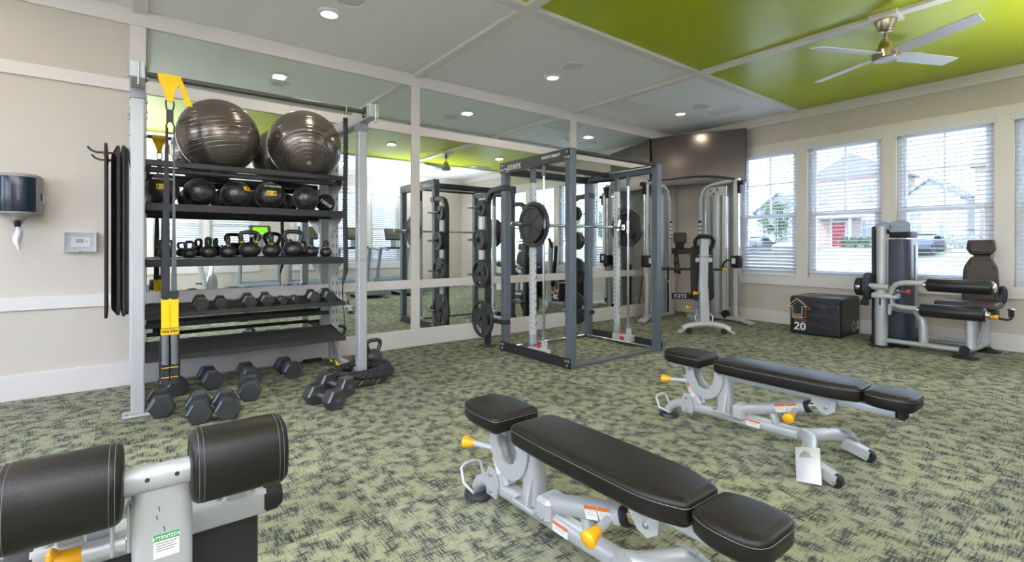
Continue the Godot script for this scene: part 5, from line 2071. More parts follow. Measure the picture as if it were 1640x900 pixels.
func sticker(o: Node3D, at: Vector3, basis: Basis, w: float, h: float, head: Material, lines := 3):
	# a printed label: white sheet, coloured heading, dark print
	var mb := MB.new()
	mb.box(Vector3.ZERO, Vector3(w, h, 0.0008))
	var p := part(mb, "sticker", M.paper, o)
	p.transform = Transform3D(basis, at)
	mb = MB.new()
	mb.box(Vector3(0, h * 0.36, 0.0006), Vector3(w, h * 0.28, 0.0008))
	part(mb, "sticker_heading", head, p)
	mb = MB.new()
	for i in lines:
		mb.box(Vector3(-w * 0.04 * (i % 2), h * (0.12 - 0.42 * i / lines), 0.0006), Vector3(w * (0.8 - 0.12 * (i % 2)), h * 0.035, 0.0005))
	part(mb, "sticker_print", M.grey_plastic, p)

func make_bench(label: String, at: Vector3) -> Node3D:
	# local: z from the seat end to the head end, origin on the floor under the seat end
	var o := thing("weight_bench", label, "bench", at, 0.0, "adjustable weight benches")
	var T := 0.44
	cushion(o, "seat_pad", smooth_outline([[-0.085, 0.0, 0.06], [0.085, 0.0, 0.06], [0.118, 0.10, 0.05], [0.116, 0.285, 0.03], [-0.116, 0.285, 0.03], [-0.118, 0.10, 0.05]]), T - 0.068, T, M.leather)
	cushion(o, "back_pad", smooth_outline([[-0.110, 0.355, 0.045], [0.110, 0.355, 0.045], [0.122, 0.55, 0.05], [0.122, 0.985, 0.07], [0.078, 1.085, 0.02], [-0.078, 1.085, 0.02], [-0.122, 0.985, 0.07], [-0.122, 0.55, 0.05]]), T - 0.072, T, M.leather)
	cushion(o, "head_pad", smooth_outline([[-0.078, 1.092, 0.02], [0.078, 1.092, 0.02], [0.108, 1.155, 0.05], [0.102, 1.285, 0.06], [-0.102, 1.285, 0.06], [-0.108, 1.155, 0.05]]), T - 0.072, T - 0.004, M.leather)
	var mb := MB.new()
	mb.sweep([Vector3(0, 0.105, 0.11), Vector3(0, 0.12, 0.84)], MB.rrect(0.062, 0.056, 0.018, 3))
	part(mb, "base_beam", M.silver, o)
	mb = MB.new()
	mb.sweep([Vector3(0, 0.108, 0.13), Vector3(0, 0.10, 0.07), Vector3(0, 0.075, 0.025), Vector3(0, 0.035, 0.0)], MB.rrect(0.06, 0.055, 0.02, 3))
	part(mb, "rear_foot", M.silver, o)
	mb = MB.new()
	mb.disc([[0.0, 0.0], [0.062, 0.0], [0.064, 0.006], [0.06, 0.022], [0.0, 0.03]], 28, Transform3D(Basis.IDENTITY, Vector3(0, 0, 0.0)))
	part(mb, "rubber_foot", M.rubber, o)
	mb = MB.new()
	mb.tube([Vector3(-0.05, 0.04, 0.04), Vector3(-0.055, 0.055, -0.035), Vector3(-0.05, 0.11, -0.065), Vector3(-0.03, 0.122, -0.07), Vector3(0.03, 0.122, -0.07), Vector3(0.05, 0.11, -0.065), Vector3(0.055, 0.055, -0.035), Vector3(0.05, 0.04, 0.04)], 0.0075, 8)
	part(mb, "lift_handle", M.silver, o)
	for s in [-1, 1]:
		mb = MB.new()
		plate_zy(mb, [[0.12, 0.07], [0.19, 0.07], [0.20, 0.12], [0.17, 0.185], [0.13, 0.185], [0.11, 0.12]], s * 0.036 - 0.004, s * 0.036 + 0.004)
		part(mb, "foot_bracket", M.silver, o)
	bolts_local(o, [Vector3(-0.041, 0.09, 0.15), Vector3(-0.041, 0.16, 0.15)], Vector3.LEFT)
	mb = MB.new()
	mb.sweep([Vector3(0, 0.13, 0.215), Vector3(0, 0.30, 0.135)], MB.rrect(0.06, 0.065, 0.018, 3), Vector3.BACK)
	part(mb, "seat_post", M.silver, o)
	mb = MB.new()
	mb.sweep([Vector3(0, 0.29, 0.14), Vector3(0, 0.375, 0.10)], MB.rrect(0.042, 0.046, 0.012, 3), Vector3.BACK)
	part(mb, "seat_post_inner", M.chrome, o)
	mb = MB.new()
	mb.box(Vector3(0, 0.362, 0.12), Vector3(0.10, 0.02, 0.18), 0.004)
	part(mb, "seat_carrier", M.silver, o)
	mb = MB.new()
	mb.rod(Vector3(-0.02, 0.262, 0.14), Vector3(-0.05, 0.255, 0.045), 0.0135, 12)
	part(mb, "pin_barrel", M.silver, o)
	knob(o, Vector3(-0.05, 0.255, 0.045), Vector3(-0.30, -0.07, -0.95))
	sticker(o, Vector3(-0.0315, 0.215, 0.176), Basis(Vector3(0, 0.43, 0.9).normalized(), Vector3(0, 0.9, -0.43).normalized(), Vector3.LEFT), 0.03, 0.09, M.orange_print)
	# curved hanger plates between seat and back
	for s in [-1, 1]:
		mb = MB.new()
		var q := []
		for i in 19:
			var a := PI + PI * i / 18.0
			q.append([0.272 + 0.122 * cos(a), 0.335 + 0.15 * sin(a)])
		q.append([0.394, 0.385])
		q.append([0.335, 0.385])
		for i in 15:
			var a := TAU - PI * i / 14.0
			q.append([0.268 + 0.068 * cos(a), 0.335 + 0.092 * sin(a)])
		q.append([0.200, 0.372])
		q.append([0.150, 0.372])
		plate_zy(mb, q, s * 0.04 - 0.005, s * 0.04 + 0.005)
		part(mb, "hanger_plate", M.silver, o)
	bolts_local(o, [Vector3(-0.046, 0.355, 0.365), Vector3(-0.046, 0.345, 0.175)], Vector3.LEFT)
	mb = MB.new()
	mb.sweep([Vector3(0, 0.13, 0.385), Vector3(0, 0.375, 0.375)], MB.rrect(0.066, 0.085, 0.02, 3), Vector3.BACK)
	part(mb, "main_post", M.silver, o)
	for s in [-1, 1]:
		mb = MB.new()
		plate_xy_at(mb, [[s * 0.03, 0.13], [s * 0.062, 0.13], [s * 0.058, 0.15], [s * 0.034, 0.235], [s * 0.03, 0.235]], 0.40, 0.41)
		part(mb, "post_gusset", M.silver, o)
	mb = MB.new()
	mb.box(Vector3(0, 0.134, 0.385), Vector3(0.13, 0.012, 0.12), 0.003)
	part(mb, "post_flange", M.silver, o)
	bolts_local(o, [Vector3(-0.05, 0.14, 0.345), Vector3(-0.05, 0.14, 0.43), Vector3(0.05, 0.14, 0.43)], Vector3.UP)
	mb = MB.new()
	mb.sweep([Vector3(0, 0.343, 0.36), Vector3(0, 0.343, 1.20)], MB.rrect(0.05, 0.045, 0.01, 2))
	part(mb, "back_tube", M.silver, o)
	mb = MB.new()
	mb.box(Vector3(0, 0.342, 1.22), Vector3(0.052, 0.052, 0.045), 0.012)
	part(mb, "tube_end_cap", M.rubber_dark, o)
	# adjuster
	var a0 := Vector3(0, 0.165, 0.47)
	var a1 := Vector3(0, 0.275, 0.83)
	mb = MB.new()
	mb.sweep([a0, a1], MB.rrect(0.066, 0.058, 0.022, 3))
	part(mb, "adjuster_tube", M.silver, o)
	mb = MB.new()
	mb.sweep([a1 - (a1 - a0).normalized() * 0.02, a1 + (a1 - a0).normalized() * 0.09], MB.rrect(0.046, 0.04, 0.014, 3))
	part(mb, "adjuster_inner", M.chrome, o)
	mb = MB.new()
	mb.sweep([a1 - (a1 - a0).normalized() * 0.008, a1 + (a1 - a0).normalized() * 0.006], MB.rrect(0.07, 0.062, 0.022, 3))
	part(mb, "adjuster_collar", M.rubber_dark, o)
	mb = MB.new()
	mb.box(Vector3(0, 0.155, 0.48), Vector3(0.105, 0.085, 0.075), 0.014)
	part(mb, "pivot_block", M.silver, o)
	bolts_local(o, [Vector3(-0.054, 0.13, 0.485)], Vector3.LEFT)
	for s in [-1, 1]:
		mb = MB.new()
		plate_zy(mb, [[0.86, 0.345], [0.97, 0.345], [0.965, 0.29], [0.93, 0.265], [0.895, 0.275], [0.86, 0.32]], s * 0.034 - 0.004, s * 0.034 + 0.004)
		part(mb, "clevis_plate", M.silver, o)
	bolts_local(o, [Vector3(-0.038, 0.30, 0.925)], Vector3.LEFT)
	mb = MB.new()
	mb.rod(Vector3(-0.02, 0.253, 0.78), Vector3(-0.085, 0.238, 0.785), 0.015, 12)
	part(mb, "pin_barrel", M.silver, o)
	knob(o, Vector3(-0.085, 0.238, 0.785), Vector3(-0.97, -0.2, 0.08))
	var ad := (a1 - a0).normalized()
	var sb := Basis(ad, ad.cross(Vector3.RIGHT) * 1.0, Vector3.LEFT)
	sb.y = Vector3.LEFT.cross(ad)
	sticker(o, a0.lerp(a1, 0.66) + Vector3(-0.0345, 0.003, 0), sb, 0.055, 0.042, M.orange_print)
	sticker(o, a0.lerp(a1, 0.82) + Vector3(-0.0345, 0.003, 0), sb, 0.05, 0.042, M.orange_print)
	sticker(o, Vector3(-0.0325, 0.116, 0.56), Basis(Vector3(0, 0, 1), Vector3(0, 1, 0), Vector3(-1, 0, 0)), 0.075, 0.036, M.orange_print)
	sticker(o, Vector3(0, 0.1445, 0.58), Basis(Vector3(0, 0, 1), Vector3(1, 0, 0), Vector3(0, 1, 0)), 0.14, 0.04, M.paper)
	mb = MB.new()
	mb.rod(Vector3(0, 0.13, 0.675), Vector3(0, 0.20, 0.65), 0.021, 14)
	part(mb, "rest_stub", M.silver, o)
	mb = MB.new()
	mb.rod(Vector3(0, 0.196, 0.6515), Vector3(0, 0.206, 0.648), 0.024, 14)
	part(mb, "stub_cap", M.rubber_dark, o)
	# front legs
	for s in [-1, 1]:
		mb = MB.new()
		mb.tube([Vector3(0, 0.12, 0.80), Vector3(s * 0.03, 0.122, 0.845), Vector3(s * 0.09, 0.12, 0.875), Vector3(s * 0.17, 0.105, 0.895), Vector3(s * 0.235, 0.085, 0.915)], 0.034, 14)
		part(mb, "front_leg", M.silver, o)
		mb = MB.new()
		mb.sweep([Vector3(s * 0.20, 0.135, 0.905), Vector3(s * 0.245, 0.09, 0.925), Vector3(s * 0.275, 0.03, 0.94), Vector3(s * 0.285, 0.006, 0.945)], MB.rrect(0.012, 0.105, 0.003, 2), Vector3(0, 0, 1))
		part(mb, "foot_plate", M.silver, o)
		mb = MB.new()
		for e in [-0.022, 0.022]:
			mb.bar(Vector3(s * 0.205 + e, 0.07, 0.92), Vector3(s * 0.215 + e, 0.034, 1.035), 0.005, 0.05, Vector3.UP, 0.001)
		mb.bar(Vector3(s * 0.205, 0.094, 0.925), Vector3(s * 0.215, 0.06, 1.03), 0.044, 0.005, Vector3.UP, 0.001)
		part(mb, "wheel_channel", M.silver, o)
		mb = MB.new()
		mb.disc([[0.0, -0.016], [0.026, -0.016], [0.031, -0.012], [0.031, 0.012], [0.026, 0.016], [0.0, 0.016]], 22, Transform3D(Basis(Vector3.BACK, PI / 2), Vector3(s * 0.214, 0.0315, 1.03)))
		part(mb, "wheel", M.rubber_dark, o)
		bolts_local(o, [Vector3(s * 0.214 - 0.026, 0.0315, 1.03)], Vector3.LEFT)
	return o

func plate_xy_at(mb: MB, pts: Array, z0: float, z1: float):
	plate_xy(mb, pts, z0, z1)

func bolts_local(o: Node3D, where: Array, dir: Vector3):
	var w := []
	for p in where:
		w.append(p + o.position)
	bolts(o, w, dir, M.bolt, 0.009, 0.007)

func knob(o: Node3D, at: Vector3, dir: Vector3):
	var mb := MB.new()
	mb.lathe([[0.0, 0.0], [0.017, 0.0], [0.018, 0.012], [0.021, 0.03], [0.027, 0.046], [0.027, 0.052], [0.02, 0.058], [0.0, 0.059]], 20, Transform3D(Basis(Quaternion(Vector3.UP, dir.normalized())), at))
	part(mb, "pull_knob", M.knob, o, "yellow pull knob")

func roller_machine():
	var o := thing("back_extension_bench", "silver bench with two thick black leather pads in the near left corner of the photo", "exercise bench", Vector3(0.045, 0, 3.45))
	# two leather pads on one bar
	for q in [[-0.236, -0.030], [0.094, 0.303]]:
		var mb := MB.new()
		var sec := smooth_outline([[-0.075, -0.088, 0.06], [0.075, -0.088, 0.06], [0.09, 0.01, 0.09], [0.055, 0.077, 0.085], [-0.055, 0.077, 0.085], [-0.09, 0.01, 0.09]], 0.08, 7)
		var sec2 := PackedVector2Array()
		for p in sec:   # slab coordinates: first along y, second along z
			sec2.append(Vector2(p.y, p.x))
		mb.slab(sec2, 0.0, q[1] - q[0], Transform3D(Basis(Vector3(0, 1, 0), Vector3(1, 0, 0), Vector3(0, 0, 1)), Vector3(q[0], 0.575, 3.52)), 0.02, 0.02, 5)
		var c := ap(mb, "thigh_pad", M.leather, o)
		for e in [q[0] + 0.014, q[1] - 0.014, q[0] + 0.024, q[1] - 0.024]:
			var mt := MB.new()
			var ring := []
			var fl := sec.duplicate()
			for p in fl:
				var k := 1.0 + (0.0008 - (0.0016 if e in [q[0] + 0.014, q[1] - 0.014] else 0.0)) * 8.0
				ring.append(Vector3(e, 0.575 + p.y * k, 3.52 + p.x * k))
			mt.tube(ring, 0.0008, 5, true)
			var p2 := part(mt, "stitching", M.seam, c)
	var mb := MB.new()
	mb.sweep([Vector3(-0.04, 0.56, 3.515), Vector3(0.10, 0.56, 3.515)], MB.rrect(0.055, 0.055, 0.02, 3))
	ap(mb, "pad_bar", M.rack_grey, o)
	mb = MB.new()
	for x in [0.012, 0.068]:
		mb.disc([[0.0, 0.0], [0.005, 0.0]], 12, Transform3D(Basis(Vector3.RIGHT, PI / 2 - 0.25), Vector3(x, 0.566, 3.5430)))
	ap(mb, "bolt_holes", M.rubber_dark, o)
	mb = MB.new()
	mb.sweep([Vector3(0.042, 0.03, 3.49), Vector3(0.042, 0.545, 3.495)], MB.rrect(0.118, 0.075, 0.026, 4), Vector3.BACK)
	ap(mb, "main_post", M.rack_grey, o)
	sticker(o, Vector3(0.048, 0.402, 3.5325) - o.position, Basis(Vector3.RIGHT, -0.02), 0.05, 0.055, M.green_print, 4)
	put_text(o, "sticker_lettering", "ATTENTION", 0.0075, Vector3(0.048, 0.4215, 3.5335) - o.position, Basis.IDENTITY, M.white_print, 0.95)
	mb = MB.new()
	for q in [[0.034, 0.49], [0.03, 0.47], [0.044, 0.44]]:
		mb.box(Vector3(q[0], q[1], 3.5333), Vector3(0.0018, 0.012, 0.0006), 0.0, Basis(Vector3.BACK, 0.15))
	ap(mb, "paint_chips", M.dark_print, o)
	# lower bar with black end caps
	mb = MB.new()
	mb.sweep([Vector3(-0.20, 0.372, 3.37), Vector3(0.285, 0.372, 3.37)], MB.rrect(0.065, 0.07, 0.014, 3))
	ap(mb, "lower_bar", M.rack_grey, o)
	for s in [[-0.20, -1.0], [0.285, 1.0]]:
		mb = MB.new()
		mb.sweep([Vector3(s[0] - s[1] * 0.005, 0.372, 3.37), Vector3(s[0] + s[1] * 0.03, 0.372, 3.37), Vector3(s[0] + s[1] * 0.045, 0.372, 3.37)], MB.rrect(0.072, 0.078, 0.03, 4), Vector3.UP, false, true, [1.0, 0.95, 0.7])
		ap(mb, "end_cap", M.rubber_dark, o)
	for x in [-0.13, 0.21]:
		mb = MB.new()
		mb.bar(Vector3(x, 0.40, 3.385), Vector3(x, 0.50, 3.49), 0.05, 0.012, Vector3.BACK, 0.003)
		ap(mb, "pad_bracket", M.silver, o)
		bolts(o, [Vector3(x - 0.04, 0.408, 3.385), Vector3(x + 0.04, 0.408, 3.385)], Vector3.UP, M.bolt, 0.008, 0.008)
	mb = MB.new()
	mb.box(Vector3(0.045, 0.20, 3.33), Vector3(0.46, 0.30, 0.012), 0.004)
	ap(mb, "foot_board", M.black_steel, o)
	mb = MB.new()
	mb.rod(Vector3(-0.105, 0.405, 3.465), Vector3(-0.028, 0.405, 3.465), 0.022, 18)
	ap(mb, "pin_barrel", M.silver, o)
	mb = MB.new()
	mb.rod(Vector3(-0.05, 0.412, 3.468), Vector3(-0.005, 0.412, 3.468), 0.008, 10)
	ap(mb, "pin", M.chrome, o)
	for x in [-0.022, -0.052]:
		mb = MB.new()
		mb.box(Vector3(x, 0.445, 3.48), Vector3(0.008, 0.115, 0.03), 0.003)
		ap(mb, "link_plate", M.silver, o)
	bolts(o, [Vector3(-0.018, 0.40, 3.48), Vector3(-0.018, 0.47, 3.48)], Vector3.RIGHT, M.bolt, 0.01, 0.01)
	mb = MB.new()
	mb.box(Vector3(-0.08, 0.44, 3.43), Vector3(0.05, 0.05, 0.03), 0.006)
	ap(mb, "barrel_block", M.silver, o)
	mb = MB.new()
	mb.lathe([[0.0, 0.0], [0.02, 0.0], [0.021, 0.03], [0.024, 0.045], [0.0, 0.05]], 16, Transform3D(Basis(Vector3.BACK, PI / 2), Vector3(-0.105, 0.402, 3.465)))
	mb.box(Vector3(-0.155, 0.398, 3.47), Vector3(0.02, 0.075, 0.03), 0.008)
	ap(mb, "pull_knob", M.knob, o, "yellow pull knob")
	mb = MB.new()
	mb.box(Vector3(0.042, 0.03, 3.40), Vector3(0.5, 0.05, 0.07), 0.01)
	mb.box(Vector3(0.042, 0.03, 4.0), Vector3(0.06, 0.05, 1.1), 0.01)
	mb.box(Vector3(0.042, 0.03, 4.52), Vector3(0.4, 0.05, 0.06), 0.01)
	ap(mb, "base_frame", M.silver, o)

func leg_machine():
	var o := thing("leg_machine", "silver seated leg curl machine with black rollers and a dark weight tower by the windows", "leg machine", Vector3(6.75, 0, 3.5))
	var mb := MB.new()
	# weight tower: silver front column, dark shrouds, arched caps
	mb = MB.new()
	mb.sweep([Vector3(6.50, 0.012, 3.145), Vector3(6.50, 0.64, 3.145)], MB.rrect(0.115, 0.115, 0.05, 5), Vector3.BACK)
	ap(mb, "front_column", M.silver, o)
	mb = MB.new()
	mb.box(Vector3(6.4425, 0.50, 3.147), Vector3(0.002, 0.085, 0.018), 0.0)
	ap(mb, "column_slot", M.rubber_dark, o)
	mb = MB.new()
	mb.lathe([[0.0, 0.0], [0.12, 0.0], [0.12, 0.012], [0.07, 0.018], [0.0, 0.018]], 28, Transform3D(Basis.IDENTITY, Vector3(6.50, 0.0, 3.145)))
	ap(mb, "column_foot", M.rubber_dark, o)
	mb = MB.new()
	mb.sweep([Vector3(6.56, 0.07, 3.13), Vector3(6.56, 1.325, 3.13)], MB.rrect(0.10, 0.09, 0.035, 4), Vector3.BACK)
	ap(mb, "tower_column", M.silver, o)
	mb = MB.new()
	mb.box(Vector3(6.74, 0.70, 3.055), Vector3(0.34, 1.26, 0.05), 0.012)
	ap(mb, "tower_shroud", M.shroud_black, o)
	mb = MB.new()
	mb.slab(smooth_outline([[6.57, 3.185, 0.02], [6.96, 3.185, 0.05], [6.96, 3.375, 0.08], [6.62, 3.375, 0.06], [6.57, 3.33, 0.04]], 0.05, 4), 0.09, 1.18, Transform3D.IDENTITY, 0.012, 0.01)
	ap(mb, "tower_shroud", M.shroud_blue, o)
	mb = MB.new()
	mb.slab(smooth_outline([[6.575, 3.19, 0.02], [6.95, 3.19, 0.05], [6.95, 3.37, 0.08], [6.63, 3.37, 0.06], [6.575, 3.325, 0.04]], 0.05, 4), 1.20, 1.265, Transform3D.IDENTITY, 0.006, 0.006)
	ap(mb, "accessory_tray", M.rubber_dark, o)
	mb = MB.new()
	mb.bar(Vector3(6.80, 0.20, 3.378), Vector3(6.80, 1.12, 3.378), 0.09, 0.012, Vector3.BACK, 0.005)
	ap(mb, "shroud_channel", M.shroud, o)
	for q in [[3.075, 3.215], [3.205, 3.385]]:
		mb = MB.new()
		var c: float = (q[0] + q[1]) / 2
		var r: float = (q[1] - q[0]) / 2
		var poly := [[q[0], 1.26 if q[0] > 3.1 else 1.29]]
		for i in 11:
			var a := PI - PI * i / 10.0
			poly.append([c + r * cos(a), 1.335 + r * 0.62 * sin(a)])
		poly.append([q[1], 1.26 if q[0] > 3.1 else 1.29])
		plate_zy(mb, poly, 6.555, 6.60)
		ap(mb, "arched_cap", M.cap_blue, o)
	mb = MB.new()
	mb.box(Vector3(6.78, 1.27, 3.15), Vector3(0.36, 0.05, 0.20), 0.015)
	ap(mb, "tower_top", M.shroud_blue, o)
	mb = MB.new()
	mb.box(Vector3(6.77, 0.05, 3.2), Vector3(0.44, 0.07, 0.34), 0.01)
	ap(mb, "tower_base", M.shroud_black, o)
	# cam and counterweight on the left
	mb = MB.new()
	mb.lathe([[0.0, -0.018], [0.14, -0.018], [0.155, -0.012], [0.155, -0.004], [0.14, 0.0], [0.14, 0.004], [0.155, 0.008], [0.155, 0.014], [0.14, 0.018], [0.0, 0.018]], 36, Transform3D(Basis(Vector3.RIGHT, PI / 2) * Basis(Vector3.BACK, 0.0), Vector3(6.46, 0.66, 3.03)))
	ap(mb, "cam_wheel", M.shroud_blue, o)
	mb = MB.new()
	mb.lathe([[0.0, -0.03], [0.095, -0.03], [0.10, -0.024], [0.10, 0.024], [0.095, 0.03], [0.0, 0.03]], 28, Transform3D(Basis(Vector3.RIGHT, PI / 2), Vector3(6.40, 0.655, 2.975)))
	ap(mb, "counterweight", M.rubber_dark, o)
	mb = MB.new()
	mb.lathe([[0.0, 0.0], [0.03, 0.0], [0.03, 0.006], [0.0, 0.008]], 18, Transform3D(Basis(Vector3.BACK, PI / 2), Vector3(6.298, 0.655, 2.975)))
	ap(mb, "weight_hub", M.chrome, o)
	mb = MB.new()
	mb.bar(Vector3(6.42, 0.66, 3.05), Vector3(6.38, 0.49, 3.02), 0.035, 0.05, Vector3.BACK, 0.012)
	mb.rod(Vector3(6.38, 0.48, 2.99), Vector3(6.38, 0.48, 3.06), 0.03, 16)
	ap(mb, "crank_arm", M.rubber_dark, o)
	mb = MB.new()
	mb.rod(Vector3(6.46, 0.66, 3.04), Vector3(6.46, 0.655, 3.22), 0.034, 16)
	ap(mb, "pivot_shaft", M.silver, o)
	mb = MB.new()
	mb.box(Vector3(6.47, 0.565, 3.19), Vector3(0.11, 0.06, 0.25), 0.014)
	ap(mb, "swing_block", M.silver, o)
	mb = MB.new()
	mb.box(Vector3(6.46, 0.5965, 3.17), Vector3(0.06, 0.002, 0.10))
	ap(mb, "caution_label", M.yellow, o)
	# upper arm and roller
	mb = MB.new()
	mb.tube([Vector3(6.46, 0.585, 3.24), Vector3(6.455, 0.64, 3.25), Vector3(6.452, 0.69, 3.285), Vector3(6.45, 0.712, 3.34), Vector3(6.45, 0.716, 3.42), Vector3(6.45, 0.712, 3.58)], 0.028, 14)
	ap(mb, "upper_arm", M.silver, o)
	mb = MB.new()
	mb.box(Vector3(6.45, 0.7435, 3.40), Vector3(0.022, 0.002, 0.06))
	ap(mb, "caution_label", M.yellow, o)
	var roll := [[0.0, 0.0], [0.05, 0.0], [0.062, 0.006], [0.068, 0.02], [0.068, 0.475], [0.062, 0.49], [0.05, 0.496], [0.0, 0.496]]
	var zx := Basis(Vector3.RIGHT, PI / 2)
	mb = MB.new()
	mb.lathe(roll, 32, Transform3D(zx, Vector3(6.45, 0.706, 3.545)))
	ap(mb, "shin_roller", M.vinyl, o)
	mb = MB.new()
	mb.disc([[0.0, 0.0], [0.048, 0.0], [0.048, 0.012], [0.03, 0.022], [0.012, 0.026], [0.0, 0.026]], 24, Transform3D(zx, Vector3(6.45, 0.706, 4.038)))
	mb.disc([[0.0, -0.02], [0.04, -0.02], [0.04, 0.0], [0.0, 0.0]], 24, Transform3D(zx, Vector3(6.45, 0.706, 3.548)))
	ap(mb, "roller_cap", M.chrome, o)
	# lower arm and roller
	mb = MB.new()
	mb.tube([Vector3(6.45, 0.47, 3.26), Vector3(6.42, 0.455, 3.34), Vector3(6.40, 0.452, 3.50)], 0.026, 14)
	ap(mb, "lower_arm", M.silver, o)
	mb = MB.new()
	mb.lathe(roll, 32, Transform3D(zx, Vector3(6.40, 0.447, 3.50)))
	ap(mb, "ankle_roller", M.vinyl, o)
	mb = MB.new()
	mb.disc([[0.0, 0.0], [0.05, 0.0], [0.05, 0.010], [0.034, 0.012], [0.034, 0.03], [0.02, 0.034], [0.0, 0.034]], 24, Transform3D(zx, Vector3(6.40, 0.447, 3.992)))
	mb.disc([[0.0, -0.02], [0.04, -0.02], [0.04, 0.0], [0.0, 0.0]], 24, Transform3D(zx, Vector3(6.40, 0.447, 3.503)))
	ap(mb, "roller_cap", M.chrome, o)
	mb = MB.new()
	mb.box(Vector3(6.48, 0.48, 3.25), Vector3(0.09, 0.12, 0.03), 0.008)
	mb.box(Vector3(6.45, 0.42, 3.235), Vector3(0.05, 0.12, 0.03), 0.008)
	ap(mb, "arm_bracket", M.silver, o)
	mb = MB.new()
	mb.rod(Vector3(6.44, 0.55, 3.24), Vector3(6.41, 0.63, 3.32), 0.016, 12)
	mb.rod(Vector3(6.41, 0.62, 3.30), Vector3(6.40, 0.625, 3.40), 0.012, 10)
	ap(mb, "range_pin", M.chrome, o)
	mb = MB.new()
	mb.lathe([[0.0, 0.0], [0.022, 0.0], [0.027, 0.015], [0.022, 0.03], [0.0, 0.032]], 16, Transform3D(zx, Vector3(6.40, 0.625, 3.39)))
	ap(mb, "red_knob", M.red, o, "red knob")
	# frame
	mb = MB.new()
	mb.sweep([Vector3(6.50, 0.075, 3.19), Vector3(6.47, 0.075, 3.86)], MB.rrect(0.06, 0.05, 0.02, 3))
	ap(mb, "base_tube", M.silver, o)
	mb = MB.new()
	mb.sweep([Vector3(6.44, 0.075, 3.835), Vector3(7.08, 0.075, 3.90)], MB.rrect(0.06, 0.055, 0.02, 3))
	ap(mb, "cross_tube", M.silver, o)
	mb = MB.new()
	mb.sweep([Vector3(6.455, 0.075, 3.836), Vector3(6.425, 0.075, 3.833)], MB.rrect(0.072, 0.09, 0.03, 4))
	ap(mb, "end_cap", M.rubber_dark, o)
	mb = MB.new()
	mb.sweep([Vector3(6.74, 0.075, 3.17), Vector3(7.06, 0.075, 3.17), Vector3(7.07, 0.075, 3.9)], MB.rrect(0.05, 0.05, 0.015, 2))
	ap(mb, "rear_tube", M.silver, o)
	mb = MB.new()
	mb.tube([Vector3(6.49, 0.09, 3.51), Vector3(6.50, 0.25, 3.51), Vector3(6.50, 0.33, 3.50), Vector3(6.52, 0.39, 3.465), Vector3(6.55, 0.42, 3.42), Vector3(6.58, 0.43, 3.20)], 0.04, 14)
	ap(mb, "curved_leg", M.silver, o)
	mb = MB.new()
	mb.tube([Vector3(6.54, 0.44, 3.20), Vector3(6.56, 0.435, 3.5), Vector3(6.60, 0.43, 3.85)], 0.03, 12)
	ap(mb, "seat_beam", M.silver, o)
	for q in [[6.51, 3.872, 6.53, 3.862], [6.92, 3.90, 6.94, 3.90]]:
		mb = MB.new()
		mb.sweep([Vector3(q[0], 0.09, q[1]), Vector3(q[2], 0.45, q[3])], MB.rrect(0.075, 0.075, 0.025, 3), Vector3.BACK)
		ap(mb, "seat_leg", M.silver, o)
	mb = MB.new()
	mb.bar(Vector3(6.57, 0.12, 3.90), Vector3(6.86, 0.40, 3.91), 0.03, 0.02, Vector3.UP, 0.004)
	ap(mb, "brace", M.silver, o)
	for q in [[6.46, 3.84], [7.06, 3.91], [7.06, 3.18]]:
		mb = MB.new()
		mb.disc([[0.0, 0.0], [0.105, 0.0], [0.105, 0.01], [0.05, 0.025], [0.03, 0.048], [0.0, 0.048]], 24, Transform3D(Basis.IDENTITY, Vector3(q[0], 0.0, q[1])))
		ap(mb, "floor_foot", M.rubber_dark, o)
	bolts(o, [Vector3(6.62, 0.103, 3.855), Vector3(6.66, 0.103, 3.858)], Vector3.UP, M.bolt, 0.012, 0.014)
	# seat, back and head rest
	mb = MB.new()
	mb.slab(smooth_outline([[6.56, 3.575, 0.03], [6.98, 3.575, 0.03], [6.98, 4.045, 0.03], [6.56, 4.045, 0.03]], 0.03, 4), 0.475, 0.545, Transform3D.IDENTITY, 0.025, 0.02)
	ap(mb, "seat_cushion", M.leather_brown, o)
	mb = MB.new()
	mb.slab(smooth_outline([[6.56, 3.60, 0.03], [6.70, 3.60, 0.03], [6.70, 4.05, 0.03], [6.56, 4.05, 0.03]], 0.03, 4), 0.39, 0.475, Transform3D.IDENTITY, 0.01, 0.03)
	ap(mb, "seat_pan", M.rubber_dark, o)
	var lean := Basis(Vector3.BACK, -0.10)
	# outline (height, z): slab thickness runs along -x
	var bxf := Transform3D(lean * Basis(Vector3(0, 1, 0), Vector3(1, 0, 0), Vector3(0, 0, 1)), Vector3(6.95, 0.50, 3.87))
	mb = MB.new()
	mb.slab(smooth_outline([[0.02, -0.145, 0.04], [0.38, -0.135, 0.04], [0.50, -0.075, 0.03], [0.50, 0.075, 0.03], [0.38, 0.135, 0.04], [0.02, 0.145, 0.04]], 0.04, 4), -0.035, 0.035, bxf, 0.02, 0.02)
	ap(mb, "back_cushion", M.leather_brown, o)
	mb = MB.new()
	mb.slab(smooth_outline([[0.515, -0.078, 0.012], [0.575, -0.116, 0.02], [0.672, -0.104, 0.02], [0.672, 0.104, 0.02], [0.575, 0.116, 0.02], [0.515, 0.078, 0.012]], 0.03, 4), -0.04, 0.035, bxf, 0.02, 0.02)
	ap(mb, "head_cushion", M.leather_brown, o)
	mb = MB.new()
	mb.slab(smooth_outline([[0.04, -0.10, 0.03], [0.60, -0.06, 0.03], [0.60, 0.06, 0.03], [0.04, 0.10, 0.03]], 0.03, 4), 0.03, 0.055, bxf, 0.008, 0.008)
	ap(mb, "back_board", M.shroud_black, o)
	mb = MB.new()
